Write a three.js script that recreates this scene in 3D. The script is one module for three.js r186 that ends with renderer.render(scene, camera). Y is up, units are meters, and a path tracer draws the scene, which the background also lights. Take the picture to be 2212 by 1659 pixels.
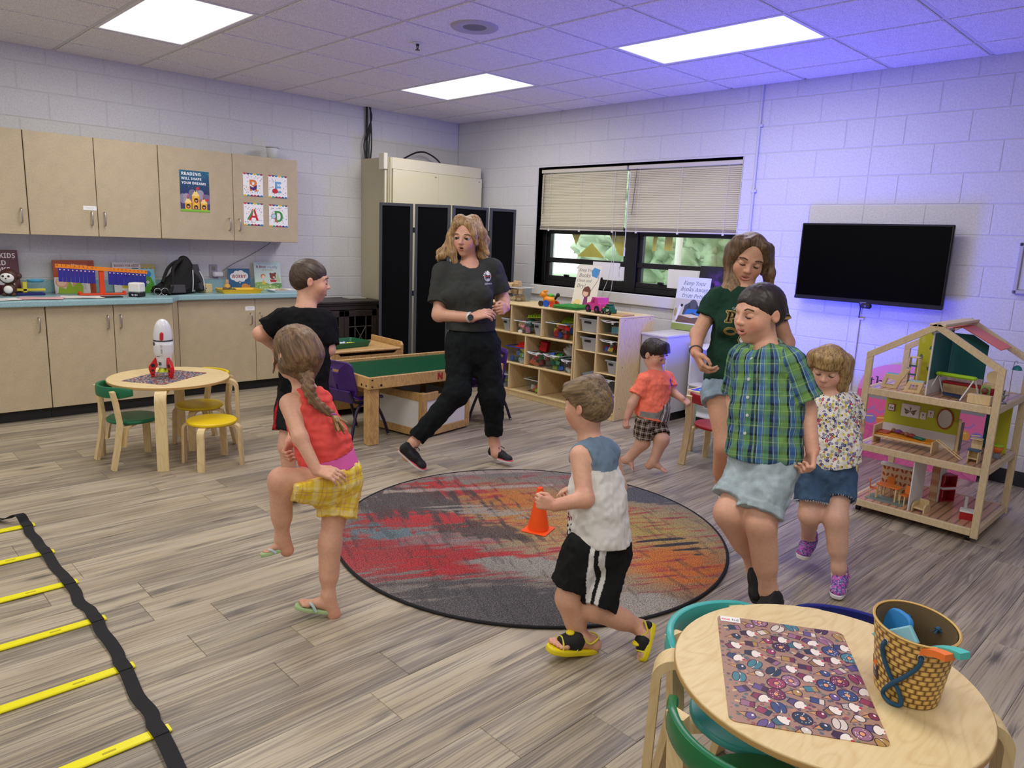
import*as THREE from 'three';
import{RectAreaLightUniformsLib}from 'three/addons/lights/RectAreaLightUniformsLib.js';
import{mergeGeometries,toCreasedNormals}from 'three/addons/utils/BufferGeometryUtils.js';
import{createNoise2D,createNoise3D}from 'simplex-noise';
// ---------- camera, light, exposure ----------
const scene=new THREE.Scene();
const camera=new THREE.PerspectiveCamera(55.31,2212/1659,0.05,200);
camera.rotation.order='YXZ';
camera.rotation.set(THREE.MathUtils.degToRad(-11.077),THREE.MathUtils.degToRad(45.554),THREE.MathUtils.degToRad(2.395));
camera.position.set(6.75167,1.44213,5.60431);
camera.updateMatrixWorld(true);
const renderer=new THREE.WebGLRenderer({antialias:true});
renderer.toneMapping=THREE.LinearToneMapping;
renderer.toneMappingExposure=1.0;
renderer.shadowMap.enabled=true;
RectAreaLightUniformsLib.init();
scene.background=new THREE.Color().setRGB(2.7,2.8,2.9);
const LIGHT=9.9,LIGHTCOL=[1.0,0.965,0.9];
const H=2.72,T=0.6096,RX=8.2,RZ=7.2;
const PANELS=[];
for(const z of[0.971,3.41,5.848])for(const x of[1.0,3.439,5.878])if(x<5||z>1)PANELS.push([x+T,z+T/2]);
for(const[x,z]of PANELS){
const l=new THREE.RectAreaLight(new THREE.Color().setRGB(...LIGHTCOL),LIGHT,1.16,0.55);
l.position.set(x,H-0.02,z);l.rotation.x=-Math.PI/2;scene.add(l);
}
const TABLE={x:4.27,z:0.80,w:0.62,d:0.60,h:0.45};
{
const l=new THREE.RectAreaLight(new THREE.Color().setRGB(0.05,0.05,1.0),76,0.46,0.46);
l.position.set(TABLE.x,TABLE.h+0.012,TABLE.z);l.rotation.x=Math.PI/2;scene.add(l);
}
// ---------- helpers ----------
let seed_=12345;
const rng=()=>{seed_=(seed_+0x6d2b79f5)|0;let t=Math.imul(seed_ ^(seed_>>>15),1|seed_);t=(t+Math.imul(t ^(t>>>7),61|t))^ t;return((t ^(t>>>14))>>>0)/4294967296;};
const rr=(a,b)=>a +(b-a)*rng();
const n2=createNoise2D(rng),n3=createNoise3D(rng);
const V=(x,y,z)=>new THREE.Vector3(x,y,z);
const clamp=(x,a=0,b=1)=>Math.min(b,Math.max(a,x));
const mix=(a,b,t)=>a +(b-a)*t;
const sm=(a,b,x)=>{const t=clamp((x-a)/(b-a));return t*t*(3-2*t);};
const D2R=Math.PI/180;
const used=new Map();
function numbered(n){const k=used.get(n)||0;used.set(n,k+1);return k?n+'_'+String(k).padStart(3,'0'):n;}
function tag(o,label,category,group,kind){
if(label)o.userData.label=label;
if(category)o.userData.category=category;
if(group)o.userData.group=group;
if(kind)o.userData.kind=kind;
return o;
}
function thing(name,label,category,p=[0,0,0],turn=0,group){
const o=new THREE.Group();o.name=numbered(name);o.position.set(...p);o.rotation.y=turn;scene.add(o);
return tag(o,label,category,group);
}
function obj(name,geo,m,parent,label){
const g=Array.isArray(geo)?merge(geo):geo;
const o=new THREE.Mesh(g,m);o.castShadow=o.receiveShadow=true;o.name=parent?name:numbered(name);
(parent||scene).add(o);
if(label)o.userData.label=label;
return o;
}
function struct(name,geo,m){const o=obj(name,geo,m);o.userData.kind='structure';return o;}
function structGroup(name){const o=new THREE.Group();o.name=name;o.userData.kind='structure';scene.add(o);return o;}
function copy(src,p,turn,label,group){
const c=src.clone();c.name=numbered(src.name.replace(/_\d\d\d$/,''));c.userData={...src.userData};scene.add(c);
c.position.set(...p);c.rotation.y=turn;if(label)c.userData.label=label;if(group)c.userData.group=group;
return c;
}
function merge(list){
const keep=['position','normal','uv'];
if(list.every(g=>g.attributes.color))keep.push('color');
const l=list.map(g=>{
let h=g.index?g.toNonIndexed():g.clone();
for(const k of Object.keys(h.attributes))if(!keep.includes(k))h.deleteAttribute(k);
if(!h.attributes.normal)h.computeVertexNormals();
if(!h.attributes.uv)h.setAttribute('uv',new THREE.BufferAttribute(new Float32Array(h.attributes.position.count*2),2));
return h;
});
return l.length===1?l[0]:mergeGeometries(l);
}
const MX=new THREE.Matrix4(),EU=new THREE.Euler(),QU=new THREE.Quaternion();
function mv(g,p=[0,0,0],r=[0,0,0],s=[1,1,1]){
EU.set(...r);QU.setFromEuler(EU);
return g.clone().applyMatrix4(MX.compose(V(...p),QU,V(...s)));
}
function boxuv(g,s=1){
const P=g.attributes.position,N=g.attributes.normal,u=new Float32Array(P.count*2);
for(let i=0;i<P.count;i++){
const a=Math.abs(N.getX(i)),b=Math.abs(N.getY(i)),c=Math.abs(N.getZ(i));
let U,W;
if(a>=b&&a>=c){U=P.getZ(i);W=P.getY(i);}else if(b>=c){U=P.getX(i);W=P.getZ(i);}else{U=P.getX(i);W=P.getY(i);}
u[2*i]=U*s;u[2*i+1]=W*s;
}
g.setAttribute('uv',new THREE.BufferAttribute(u,2));
return g;
}
function bb(w,h,d,c=0.004,p=[0,0,0],r){
c=Math.min(c,w*0.45,h*0.45,d*0.45);
const X=w/2,Y=h/2,Z=d/2,pos=[];
const quad=(a,b,e,f)=>{pos.push(...a,...b,...e,...a,...e,...f);};
const at3=(ax,s,u,v)=>{const q=[0,0,0];q[ax]=s;q[(ax+1)% 3]=u;q[(ax+2)% 3]=v;return q;};
const dim=[X,Y,Z];
for(let ax=0;ax<3;ax++)for(const s of[-1,1]){
const A=dim[ax],B=dim[(ax+1)% 3]- c,C=dim[(ax+2)% 3]- c;
const q=[at3(ax,s*A,-B,-C),at3(ax,s*A,B,-C),at3(ax,s*A,B,C),at3(ax,s*A,-B,C)];
s>0?quad(...q):quad(q[3],q[2],q[1],q[0]);
}
for(let ax=0;ax<3;ax++)for(const s of[-1,1])for(const t of[-1,1]){
const A=dim[ax]- c,B=dim[(ax+1)% 3],C=dim[(ax+2)% 3];
const q=[at3(ax,-A,s*B,t*(C-c)),at3(ax,A,s*B,t*(C-c)),at3(ax,A,s*(B-c),t*C),at3(ax,-A,s*(B-c),t*C)];
s*t>0?quad(...q):quad(q[3],q[2],q[1],q[0]);
}
for(const a of[-1,1])for(const b of[-1,1])for(const e of[-1,1]){
const q=[[a*X,b*(Y-c),e*(Z-c)],[a*(X-c),b*Y,e*(Z-c)],[a*(X-c),b*(Y-c),e*Z]];
a*b*e>0?pos.push(...q[0],...q[1],...q[2]):pos.push(...q[2],...q[1],...q[0]);
}
const g=new THREE.BufferGeometry();g.setAttribute('position',new THREE.Float32BufferAttribute(pos,3));g.computeVertexNormals();
boxuv(g);
return p||r?mv(g,p,r):g;
}
const bx3=(x0,x1,y0,y1,z0,z1,c=0.004)=>bb(x1-x0,y1-y0,z1-z0,c,[(x0+x1)/2,(y0+y1)/2,(z0+z1)/2]);
const cyl=(r0,r1,h,p,r,n=24,open=false)=>mv(new THREE.CylinderGeometry(r1,r0,h,n,1,open),p,r);
const sph=(r,p,s=[1,1,1],n=20)=>mv(new THREE.SphereGeometry(r,n,Math.round(n*0.7)),p,[0,0,0],s);
const lathe=(pts,n=40,p,r)=>mv(new THREE.LatheGeometry(pts.map(q=>new THREE.Vector2(q[0],q[1])),n),p,r);
const tube=(pts,r,n=32,k=8,closed=false)=>new THREE.TubeGeometry(new THREE.CatmullRomCurve3(pts.map(q=>V(...q)),closed),n,r,k,closed);
function bar(a,b,w,d,c=0.003){
const A=V(...a),B=V(...b),dir=B.clone().sub(A),L=dir.length();
const q=new THREE.Quaternion().setFromUnitVectors(V(0,1,0),dir.normalize());
return bb(w,L,d,c,null).applyMatrix4(new THREE.Matrix4().compose(A.add(B).multiplyScalar(0.5),q,V(1,1,1)));
}
const rod=(a,b,r0,r1=r0,n=12)=>{
const A=V(...a),B=V(...b),dir=B.clone().sub(A),L=dir.length();
const q=new THREE.Quaternion().setFromUnitVectors(V(0,1,0),dir.normalize());
return new THREE.CylinderGeometry(r1,r0,L,n).applyMatrix4(new THREE.Matrix4().compose(A.add(B).multiplyScalar(0.5),q,V(1,1,1)));
};
function ext(pts,depth,bevel=0,holes=[],seg=2){
const s=pts instanceof THREE.Shape?pts:new THREE.Shape(pts.map(q=>new THREE.Vector2(q[0],q[1])));
for(const h of holes)s.holes.push(h instanceof THREE.Path?h:new THREE.Path(h.map(q=>new THREE.Vector2(q[0],q[1]))));
const g=new THREE.ExtrudeGeometry(s,{depth:Math.max(1e-4,depth-2*bevel),bevelEnabled:bevel>0,bevelSize:bevel,bevelThickness:bevel,bevelOffset:-bevel,bevelSegments:seg,curveSegments:24});
g.translate(0,0,-(depth-2*bevel)/2);
return g;
}
function rrect(w,h,r){
const s=new THREE.Shape(),X=w/2,Y=h/2;
s.moveTo(-X+r,-Y);s.lineTo(X-r,-Y);s.quadraticCurveTo(X,-Y,X,-Y+r);s.lineTo(X,Y-r);s.quadraticCurveTo(X,Y,X-r,Y);
s.lineTo(-X+r,Y);s.quadraticCurveTo(-X,Y,-X,Y-r);s.lineTo(-X,-Y+r);s.quadraticCurveTo(-X,-Y,-X+r,-Y);return s;
}
const circPath=(r,x=0,y=0,ry=r)=>{const q=new THREE.Path();q.absellipse(x,y,r,ry,0,Math.PI*2,true);return q;};
function ribbon(path,w,t,side){
const n=path.length,pos=[],S=V(...side).normalize(),ring=[];
for(let i=0;i<n;i++){
const a=V(...path[Math.max(0,i-1)]),b=V(...path[Math.min(n-1,i+1)]),tg=b.sub(a).normalize();
const nn=tg.clone().cross(S).normalize(),p=V(...path[i]);
ring.push([[1,1],[-1,1],[-1,-1],[1,-1]].map(([u,v])=>p.clone().addScaledVector(S,u*w/2).addScaledVector(nn,v*t/2)));
}
const q=(a,b,c,d)=>{for(const v of[a,b,c,a,c,d])pos.push(v.x,v.y,v.z);};
for(let i=0;i<n-1;i++)for(let k=0;k<4;k++)q(ring[i][k],ring[i][(k+1)% 4],ring[i+1][(k+1)% 4],ring[i+1][k]);
q(ring[0][3],ring[0][2],ring[0][1],ring[0][0]);q(...ring[n-1]);
let g=new THREE.BufferGeometry();g.setAttribute('position',new THREE.Float32BufferAttribute(pos,3));
g.computeVertexNormals();boxuv(g);
const uvs=g.attributes.uv;
return toCreasedNormals(g,0.6);
}
// ---------- textures and materials ----------
function dtex(w,h,fn,srgb=true){
const d=new Uint8Array(w*h*4);
for(let j=0;j<h;j++)for(let i=0;i<w;i++){const c=fn((i+0.5)/w,(j+0.5)/h,i,j),k=4*(j*w+i);d[k]=255*clamp(c[0]);d[k+1]=255*clamp(c[1]);d[k+2]=255*clamp(c[2]);d[k+3]=255;}
const t=new THREE.DataTexture(d,w,h);t.magFilter=THREE.LinearFilter;t.minFilter=THREE.LinearMipmapLinearFilter;t.generateMipmaps=true;t.wrapS=t.wrapT=THREE.RepeatWrapping;
if(srgb)t.colorSpace=THREE.SRGBColorSpace;t.needsUpdate=true;return t;
}
function print(w,h,draw){
const c=document.createElement('canvas');c.width=w;c.height=h;draw(c.getContext('2d'),w,h);
const t=new THREE.CanvasTexture(c);t.colorSpace=THREE.SRGBColorSpace;t.anisotropy=8;return t;
}
const std=(color,roughness=0.6,o={})=>new THREE.MeshStandardMaterial({color,roughness,...o});
const fbm=(x,y,o=3)=>{let s=0,a=0.5;for(let i=0;i<o;i++){s +=a*n2(x,y);x*=2.03;y*=2.03;a*=0.5;}return s;};
const hex=s=>[parseInt(s.slice(1,3),16)/255,parseInt(s.slice(3,5),16)/255,parseInt(s.slice(5,7),16)/255];
const mix3=(a,b,t)=>[mix(a[0],b[0],t),mix(a[1],b[1],t),mix(a[2],b[2],t)];
function woodTex(a,b,{w=512,h=512,along=5,across=60,ring=6,amt=1,sz=1}={}){
const A=hex(a),B=hex(b);
const t=dtex(w,h,(u,v)=>{
const U=Math.sin(u*2*Math.PI),U2=Math.cos(u*2*Math.PI),W=Math.sin(v*2*Math.PI),W2=Math.cos(v*2*Math.PI);
const big=n2(U*0.8+W*0.35,U2*0.8+W2*0.35+7);
const rings=0.5+0.5*Math.sin((u*ring+big*1.4)*2*Math.PI);
const fine=0.5+0.5*n2(u*across,v*along)*0.8+0.2*n2(u*across*2.7,v*along*2);
return mix3(A,B,clamp(0.5*amt*(Math.pow(rings,3)*0.6+fine*0.7)- 0.08));
});
t.repeat.set(1/sz,1/sz);return t;
}
const birchT=woodTex('#e6cf9c','#c9a469',{ring:4,along:3,across:40,amt:0.8,sz:0.5});
const oakT=woodTex('#cfa86c','#94673a',{ring:7,along:3,across:70,sz:0.4});
const pineT=woodTex('#dcc9a0','#b99c6e',{ring:5,along:3,across:50,amt:0.9,sz:0.25});
const darkT=woodTex('#3b322c','#17120f',{ring:6,along:3,across:60,sz:0.4});
const M={
birch:std('#ffffff',0.45,{map:birchT}),oak:std('#ffffff',0.45,{map:oakT}),pine:std('#ffffff',0.55,{map:pineT}),dark:std('#ffffff',0.45,{map:darkT}),
ply:std('#d8b67c',0.6),white:std('#e9e8e4',0.5),paper:std('#f3f1ec',0.85),black:std('#121214',0.5),blackmat:std('#0e0e10',0.9),
steel:std('#b9b6b0',0.3,{metalness:1}),red:std('#c5161b',0.4),green:std('#1d7a48',0.42),teal:std('#4fb5b0',0.35),navy:std('#16206e',0.25),yellow:std('#f0cd12',0.4),
grey:std('#8d8d8d',0.6),blue:std('#2450b8',0.45),orange:std('#f2671c',0.45),pink:std('#e0559a',0.4),lime:std('#9fc41c',0.45),
};
const FPX=829.5/Math.tan(55.31/2*D2R);
const at=(px,py,d)=>{const v=V((px-1106)/FPX*d,-(py-829.5)/FPX*d,-d).applyMatrix4(camera.matrixWorld);return[v.x,v.y,v.z];};
const vis=(x,y,z)=>{const v=V(x,y,z).applyMatrix4(camera.matrixWorldInverse);return v.z<-0.2&&Math.abs(v.x/v.z)*FPX<1150&&Math.abs(v.y/v.z)*FPX<880;};
// ================= ROOM =================
{
const floor=structGroup('floor');
const light=hex('#c0b49c'),midc=hex('#968c7e'),darkc=hex('#5f5850'),warm=hex('#a29175');
const mats=[];
for(let k=0;k<8;k++){
const ox=k*17.3,tone=[0.1,-0.08,0.32,-0.3,0.02,-0.18,0.2,-0.02][k];
const kn=[...Array(3)].map(()=>[rng(),rng(),rr(0.5,1)]);
const t=dtex(1024,160,(u,v)=>{
const x=u*1.22,y=v*0.178;
let wob=n2(x*1.1+ox,y*4+ox)*0.0045+n2(x*4+ox,y*10)*0.0012;
let kd=0;
for(const[a,b,s]of kn){const dx=(x-a*1.22)/0.06,dy=(y-b*0.178)/0.016,q=Math.exp(-(dx*dx+dy*dy));kd +=q*s;wob +=q*0.007*Math.sign(y-b*0.178);}
const yy=y+wob;
const cloud=fbm(x*1.1+ox,yy*14+ox,3);
const streak=fbm(x*1.5-ox,yy*90,3);
const fine=n2(x*7+ox,yy*420);
const cath=Math.pow(0.5+0.5*Math.sin((yy*190+n2(x*0.9+ox,3)*7)),4);
let c=mix3(midc,light,clamp(0.45+tone*1.6+cloud*0.75+streak*0.5));
c=mix3(c,warm,clamp(0.25+n2(x*0.7+ox,9+yy*8)*0.35));
c=mix3(c,darkc,clamp(-streak*0.75-cloud*0.35+0.04+cath*0.16+Math.max(0,fine-0.35)*0.45+kd*0.55-tone*0.5));
return c;
});
const rough=std('#ffffff',0.42,{map:t,bumpMap:t,bumpScale:0.0006});
mats.push(rough);
}
const W=0.178,L=1.22,mk=flip=>{
const g=bx3(0,W-0.0012,-0.008,0,0,L-0.0012,0.0012);
const P=g.attributes.position,u=g.attributes.uv;
for(let i=0;i<P.count;i++){let a=P.getZ(i)/L,b=P.getX(i)/W;if(flip){a=1-a;b=1-b;}u.setXY(i,a,b);}
return g;
};
const G=[mk(0),mk(1)],rest=[];
let idx=0;
for(let c=-22;c<26;c++){
const x=3.885+c*W;if(x+W<0||x>RX)continue;
let off=((c*0.437 +(c&1?0.31:0))% 1+1)% 1;
if(c===0)off=((4.778/L)% 1);if(c===7)off=((3.65/L)% 1);
for(let r=-1;r<7;r++){
const z=(r+off)*L;if(z+L<0||z>RZ)continue;
const k=Math.floor(rng()*8),f=rng()<0.5?1:0;idx++;
let inView=false;
for(const a of[0,0.5,1])for(const b of[0,1])if(vis(x+b*W,0,z+a*L))inView=true;
if(inView){const m=obj('plank',G[f],mats[k],floor);m.position.set(x,(rng()- 0.5)*0.0004,z);}
else rest.push(mv(G[f],[x,0,z]));
}
}
const far=obj('plank_field',rest,mats[1],floor);far.userData.kind='stuff';
obj('subfloor',bx3(-0.3,RX+0.3,-0.12,-0.008,-0.3,RZ+0.3),std('#6b645a',0.9),floor);
}
{
const ceil=structGroup('ceiling');
const tileT=dtex(512,512,(u,v)=>{
let s=1-0.05*n2(u*40,v*40);
const a=n2(u*95,v*95),b=n2(u*60+30,v*150),m=n2(u*9,v*9);
if(a>0.62)s -=0.22;if(b>0.66)s -=0.34;s +=m*0.015;
return[0.97*s,0.955*s,0.93*s];
});
tileT.repeat.set(1.64,1.64);
const tm=std('#ffffff',0.95,{map:tileT,bumpMap:tileT,bumpScale:0.002});
const gm=std('#d9d7d2',0.6);
const X0=2.83-5*T,Z0=2.80-5*T,gx=[],gz=[];
for(let i=0;i<16;i++){gx.push(X0+i*T);gz.push(Z0+i*T);}
const isPanel=(x,z)=>PANELS.some(([a,b])=>Math.abs(x-a)<T&&Math.abs(z-b)<T/2);
const cache=new Map();
for(let i=0;i<15;i++)for(let j=0;j<15;j++){
const x0=Math.max(0,gx[i]),x1=Math.min(RX,gx[i+1]),z0=Math.max(0,gz[j]),z1=Math.min(RZ,gz[j+1]);
if(x1-x0<0.03||z1-z0<0.03||isPanel((x0+x1)/2,(z0+z1)/2))continue;
const w=x1-x0-0.03,d=z1-z0-0.03,key=w.toFixed(3)+ d.toFixed(3);
if(!cache.has(key)){const g=bb(w,0.016,d,0.004,null);cache.set(key,g);}
const m=obj('ceiling_tile',cache.get(key),tm,ceil);m.position.set((x0+x1)/2,H+0.0025,(z0+z1)/2);
m.rotation.y=(i*7+j*3)% 2?Math.PI/2*0+Math.PI:0;
}
for(const x of gx)if(x>0&&x<RX){let zs=[[0,RZ]];for(const[a,b]of PANELS)if(Math.abs(a-x)<0.01)zs=zs.flatMap(([p,q])=>b>p&&b<q?[[p,b-T/2],[b+T/2,q]]:[[p,q]]);for(const[p,q]of zs)obj("grid_bar",bx3(x-0.0115,x+0.0115,H,H+0.03,p,q,0.001),gm,ceil);}
for(const z of gz)if(z>0&&z<RZ)obj('grid_bar',bx3(0,RX,H-0.0005,H+0.03,z-0.0115,z+0.0115,0.001),gm,ceil);
obj('wall_angle',[bx3(0,RX,H,H+0.02,0,0.02,0.001),bx3(0,0.02,H,H+0.02,0,RZ,0.001)],gm,ceil);
obj('deck',bx3(-0.3,RX+0.3,H+0.03,H+0.25,-0.3,RZ+0.3),std('#3a3836',0.95),ceil);
}
const blockT=dtex(512,512,(u,v)=>{const s=1-0.03*n2(u*30,v*30)- 0.02*n2(u*90,v*90)-(n2(u*70,v*70)>0.85?0.05:0);return[0.845*s,0.845*s,0.85*s];});
blockT.repeat.set(1.6,1.6);
const blockM=std('#ffffff',0.55,{map:blockT,bumpMap:blockT,bumpScale:0.004});
const mortarM=std('#cfcfd0',0.8);
const WIN={x0:1.30,x1:3.595,y0:1.0,y1:2.185};
function blockWall(name,len,toWorld,rotY,off,holes,split,back){
const wall=structGroup(name),cache=new Map(),P=0.4035;
const put=(a,b,y0,y1)=>{
if(b-a<0.02||y1-y0<0.02)return;
const w=b-a-0.005,h=y1-y0-0.005,key=w.toFixed(3)+ '_'+h.toFixed(3);
if(!cache.has(key))cache.set(key,bb(w,h,0.05,0.0035,null));
const m=obj('block',cache.get(key),blockM,wall);const q=toWorld((a+b)/2,(y0+y1)/2);m.position.set(...q);m.rotation.y=rotY;
};
for(let r=0;r<14;r++){
const y0=r*0.2,y1=Math.min(H+0.02,y0+0.2),o=off +(r % 2?P/2:0);
let xs=[0];for(let k=-1;k<40;k++){const x=o+k*P;if(x>0.03&&x<len-0.03)xs.push(x);}xs.push(len);
if(split){xs.push(split);xs.sort((a,b)=>a-b);xs=xs.filter((x,i)=>x===split||Math.abs(x-split)>0.12);}
for(let i=0;i<xs.length-1;i++){
let segs=[[xs[i],xs[i+1]]];
for(const h of holes)if(y1>h.y0+0.05&&y0<h.y1-0.05)segs=segs.flatMap(([a,b])=>b<=h.x0||a>=h.x1?[[a,b]]:[[a,h.x0],[h.x1,b]].filter(([p,q])=>q-p>0.02));
for(const[a,b]of segs)put(a,b,y0,y1);
}
}
obj('mortar_core',back,mortarM,wall);
return wall;
}
blockWall('wall_left',RZ,(a,y)=>[-0.025,y,a],Math.PI/2,0.24,[],0,[bx3(-0.3,-0.0025,-0.1,H+0.2,-0.3,RZ+0.3,0.001)]);
blockWall('wall_back',RX,(a,y)=>[a,y,-0.025],0,0.163,[WIN],4.596,[
bx3(0,WIN.x0,-0.1,H+0.2,-0.3,-0.0025,0.001),bx3(WIN.x1,RX+0.3,-0.1,H+0.2,-0.3,-0.0025,0.001),
bx3(WIN.x0,WIN.x1,-0.1,WIN.y0,-0.3,-0.0025,0.001),bx3(WIN.x0,WIN.x1,WIN.y1,H+0.2,-0.3,-0.0025,0.001)]);
struct('wall_right',bx3(RX,RX+0.25,-0.1,H+0.2,-0.3,RZ+0.3),blockM);
struct('wall_front',bx3(-0.3,RX+0.3,-0.1,H+0.2,RZ,RZ+0.25),blockM);
struct('baseboard_back',[bx3(4.3,RX,0,0.1,0,0.008,0.003),bx3(0.6,1.2,0,0.1,0,0.008,0.003),bx3(3.4,4.3,0,0.1,0,0.008,0.003)],std('#26272a',0.6));
{
const win=structGroup('window_1'),bk=std('#141416',0.45);
const glass=new THREE.MeshPhysicalMaterial({color:'#f4faf8',transmission:1,roughness:0.02,thickness:0,ior:1.5});
const zf=-0.13,{x0,x1,y0,y1}=WIN,mid=(x0+x1)/2+0.02;
obj('jamb',[bx3(x0-0.01,x0,y0,y1,-0.28,0,0.001),bx3(x1,x1+0.01,y0,y1,-0.28,0,0.001),bx3(x0-0.01,x1+0.01,y1,y1+0.012,-0.28,0.001,0.001)],blockM,win);
obj('sill',[bx3(x0-0.02,x1+0.35,y0-0.10,y0,-0.2,0.03,0.006)],std('#dcdbd6',0.45),win);
obj('window_frame',[bx3(x0,x0+0.05,y0,y1,zf-0.06,zf+0.02),bx3(x1-0.05,x1,y0,y1,zf-0.06,zf+0.02),bx3(x0,x1,y1-0.05,y1,zf-0.06,zf+0.02),bx3(x0,x1,y0,y0+0.05,zf-0.06,zf+0.02)],bk,win);
obj('mullion',bx3(mid-0.065,mid+0.065,y0,y1,zf-0.06,zf+0.03),bk,win);
for(const[a,b]of[[x0+0.05,mid-0.065],[mid+0.065,x1-0.05]]){
const s=obj('sash',[bx3(a,a+0.045,y0+0.05,y1-0.05,zf-0.045,zf),bx3(b-0.045,b,y0+0.05,y1-0.05,zf-0.045,zf),bx3(a,b,1.235,1.285,zf-0.045,zf+0.012),bx3(a,b,y0+0.05,y0+0.1,zf-0.045,zf+0.012),bx3(a,b,1.53,1.6,zf-0.045,zf+0.01)],bk,win);
obj('latch',[bx3((a+b)/2-0.25,(a+b)/2-0.19,y0+0.1,y0+0.12,zf,zf+0.03),bx3((a+b)/2+0.2,(a+b)/2+0.26,y0+0.1,y0+0.12,zf,zf+0.03)],bk,s);
for(const[c,d]of[[y0+0.1,1.235],[1.285,y1-0.05]])obj('pane',bx3(a+0.045,b-0.045,c,d,zf-0.03,zf-0.026,0.0005),glass,win);
}
}
tag(obj('wall_conduit',[rod([3.725,1.0,0.012],[3.715,H,0.012],0.011),...[1.3,1.9,2.4].map(y=>bx3(3.70,3.745,y,y+0.02,0,0.02,0.002))],std('#cfcfd6',0.5)),'thin painted conduit running up the wall right of the window','conduit');
tag(obj('wire_raceway',[bx3(4.655,4.672,0.2,0.98,0,0.014,0.002),bx3(4.655,4.70,0.975,0.99,0,0.014,0.002)],std('#d8d4c8',0.5)),'narrow cream wire raceway on the wall below the television','raceway');
{
const t=thing('wall_frame','pale framed wall board cut off by the right picture edge','frame',[5.8,1.4,0.02]);
obj('frame',[bx3(-0.21,-0.185,-0.16,0.16,-0.02,0.015),bx3(0.185,0.21,-0.16,0.16,-0.02,0.015),bx3(-0.21,0.21,0.135,0.16,-0.02,0.015),bx3(-0.21,0.21,-0.16,-0.135,-0.02,0.015)],std('#b9b8c6',0.4),t);
obj('board',bx3(-0.185,0.185,-0.135,0.135,-0.02,0.004),std('#cfcfe0',0.5),t);
}
{
const glow=new THREE.MeshStandardMaterial({color:'#ffffff',emissive:'#ffffff',emissiveIntensity:1.3,roughness:0.6});
const where=['over the rocket table','nearest the room corner','above the window and television wall'];
const fm=std('#e6e5e2',0.5);
PANELS.forEach(([x,z],i)=>{
const lab=i===2?'leftmost bright rectangular ceiling panel, over the small rocket table':i===0?'middle bright ceiling panel, nearest the room corner':i===1?'right bright ceiling panel in the blue tinted part of the ceiling':['lit ceiling panel outside the picture, over the round rug','lit ceiling panel outside the picture, above the right side of the room','lit ceiling panel behind the camera, nearest the cabinets','lit ceiling panel behind the camera, in the middle','lit ceiling panel behind the camera, right side'][i-3];
const t=thing('ceiling_light',lab,'light',[x,H,z],0,i<3?'lit ceiling panels in view':'lit ceiling panels behind the camera');
obj('frame',[bx3(-T+0.012,T-0.012,-0.004,0.03,-T/2+0.012,-T/2+0.035,0.002),bx3(-T+0.012,T-0.012,-0.004,0.03,T/2-0.035,T/2-0.012,0.002),bx3(-T+0.012,-T+0.035,-0.004,0.03,-T/2+0.035,T/2-0.035,0.002),bx3(T-0.035,T-0.012,-0.004,0.03,-T/2+0.035,T/2-0.035,0.002)],fm,t);
obj('diffuser',bx3(-T+0.033,T-0.033,0.002,0.008,-T/2+0.033,T/2-0.033,0.001),glow,t);
});
const sp=thing('ceiling_speaker','round white loudspeaker grille set in a ceiling tile','speaker',[3.09,H-0.006,2.46]);
obj('rim',lathe([[0.068,0.0],[0.075,-0.006],[0.12,-0.012],[0.143,-0.008],[0.147,0],[0.147,0.01]],48),std('#b9b6b8',0.6),sp);
const gT=dtex(128,128,(u,v)=>{const r=Math.hypot(u-0.5,v-0.5),s=0.5+0.5*Math.sin(r*190);return[0.35+0.25*s,0.35+0.25*s,0.36+0.25*s];});
obj('grille',mv(new THREE.CylinderGeometry(0.074,0.074,0.006,40),[0,-0.001,0]),std('#ffffff',0.6,{map:gT}),sp);
const s2=thing('sprinkler_head','small metal fire sprinkler head hanging from the ceiling','sprinkler',[2.497,H-0.005,2.449]);
obj('escutcheon',lathe([[0,0],[0.034,0],[0.034,-0.004],[0.022,-0.01],[0,-0.01]],24),std('#dcdcdc',0.4),s2);
obj('deflector',[rod([0,-0.01,0],[0,-0.022,0],0.011),rod([0.009,-0.02,0],[0.004,-0.045,0],0.003),rod([-0.009,-0.02,0],[-0.004,-0.045,0],0.003),cyl(0.016,0.016,0.003,[0,-0.047,0])],std('#3a3a3c',0.4,{metalness:0.7}),s2);
}
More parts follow.
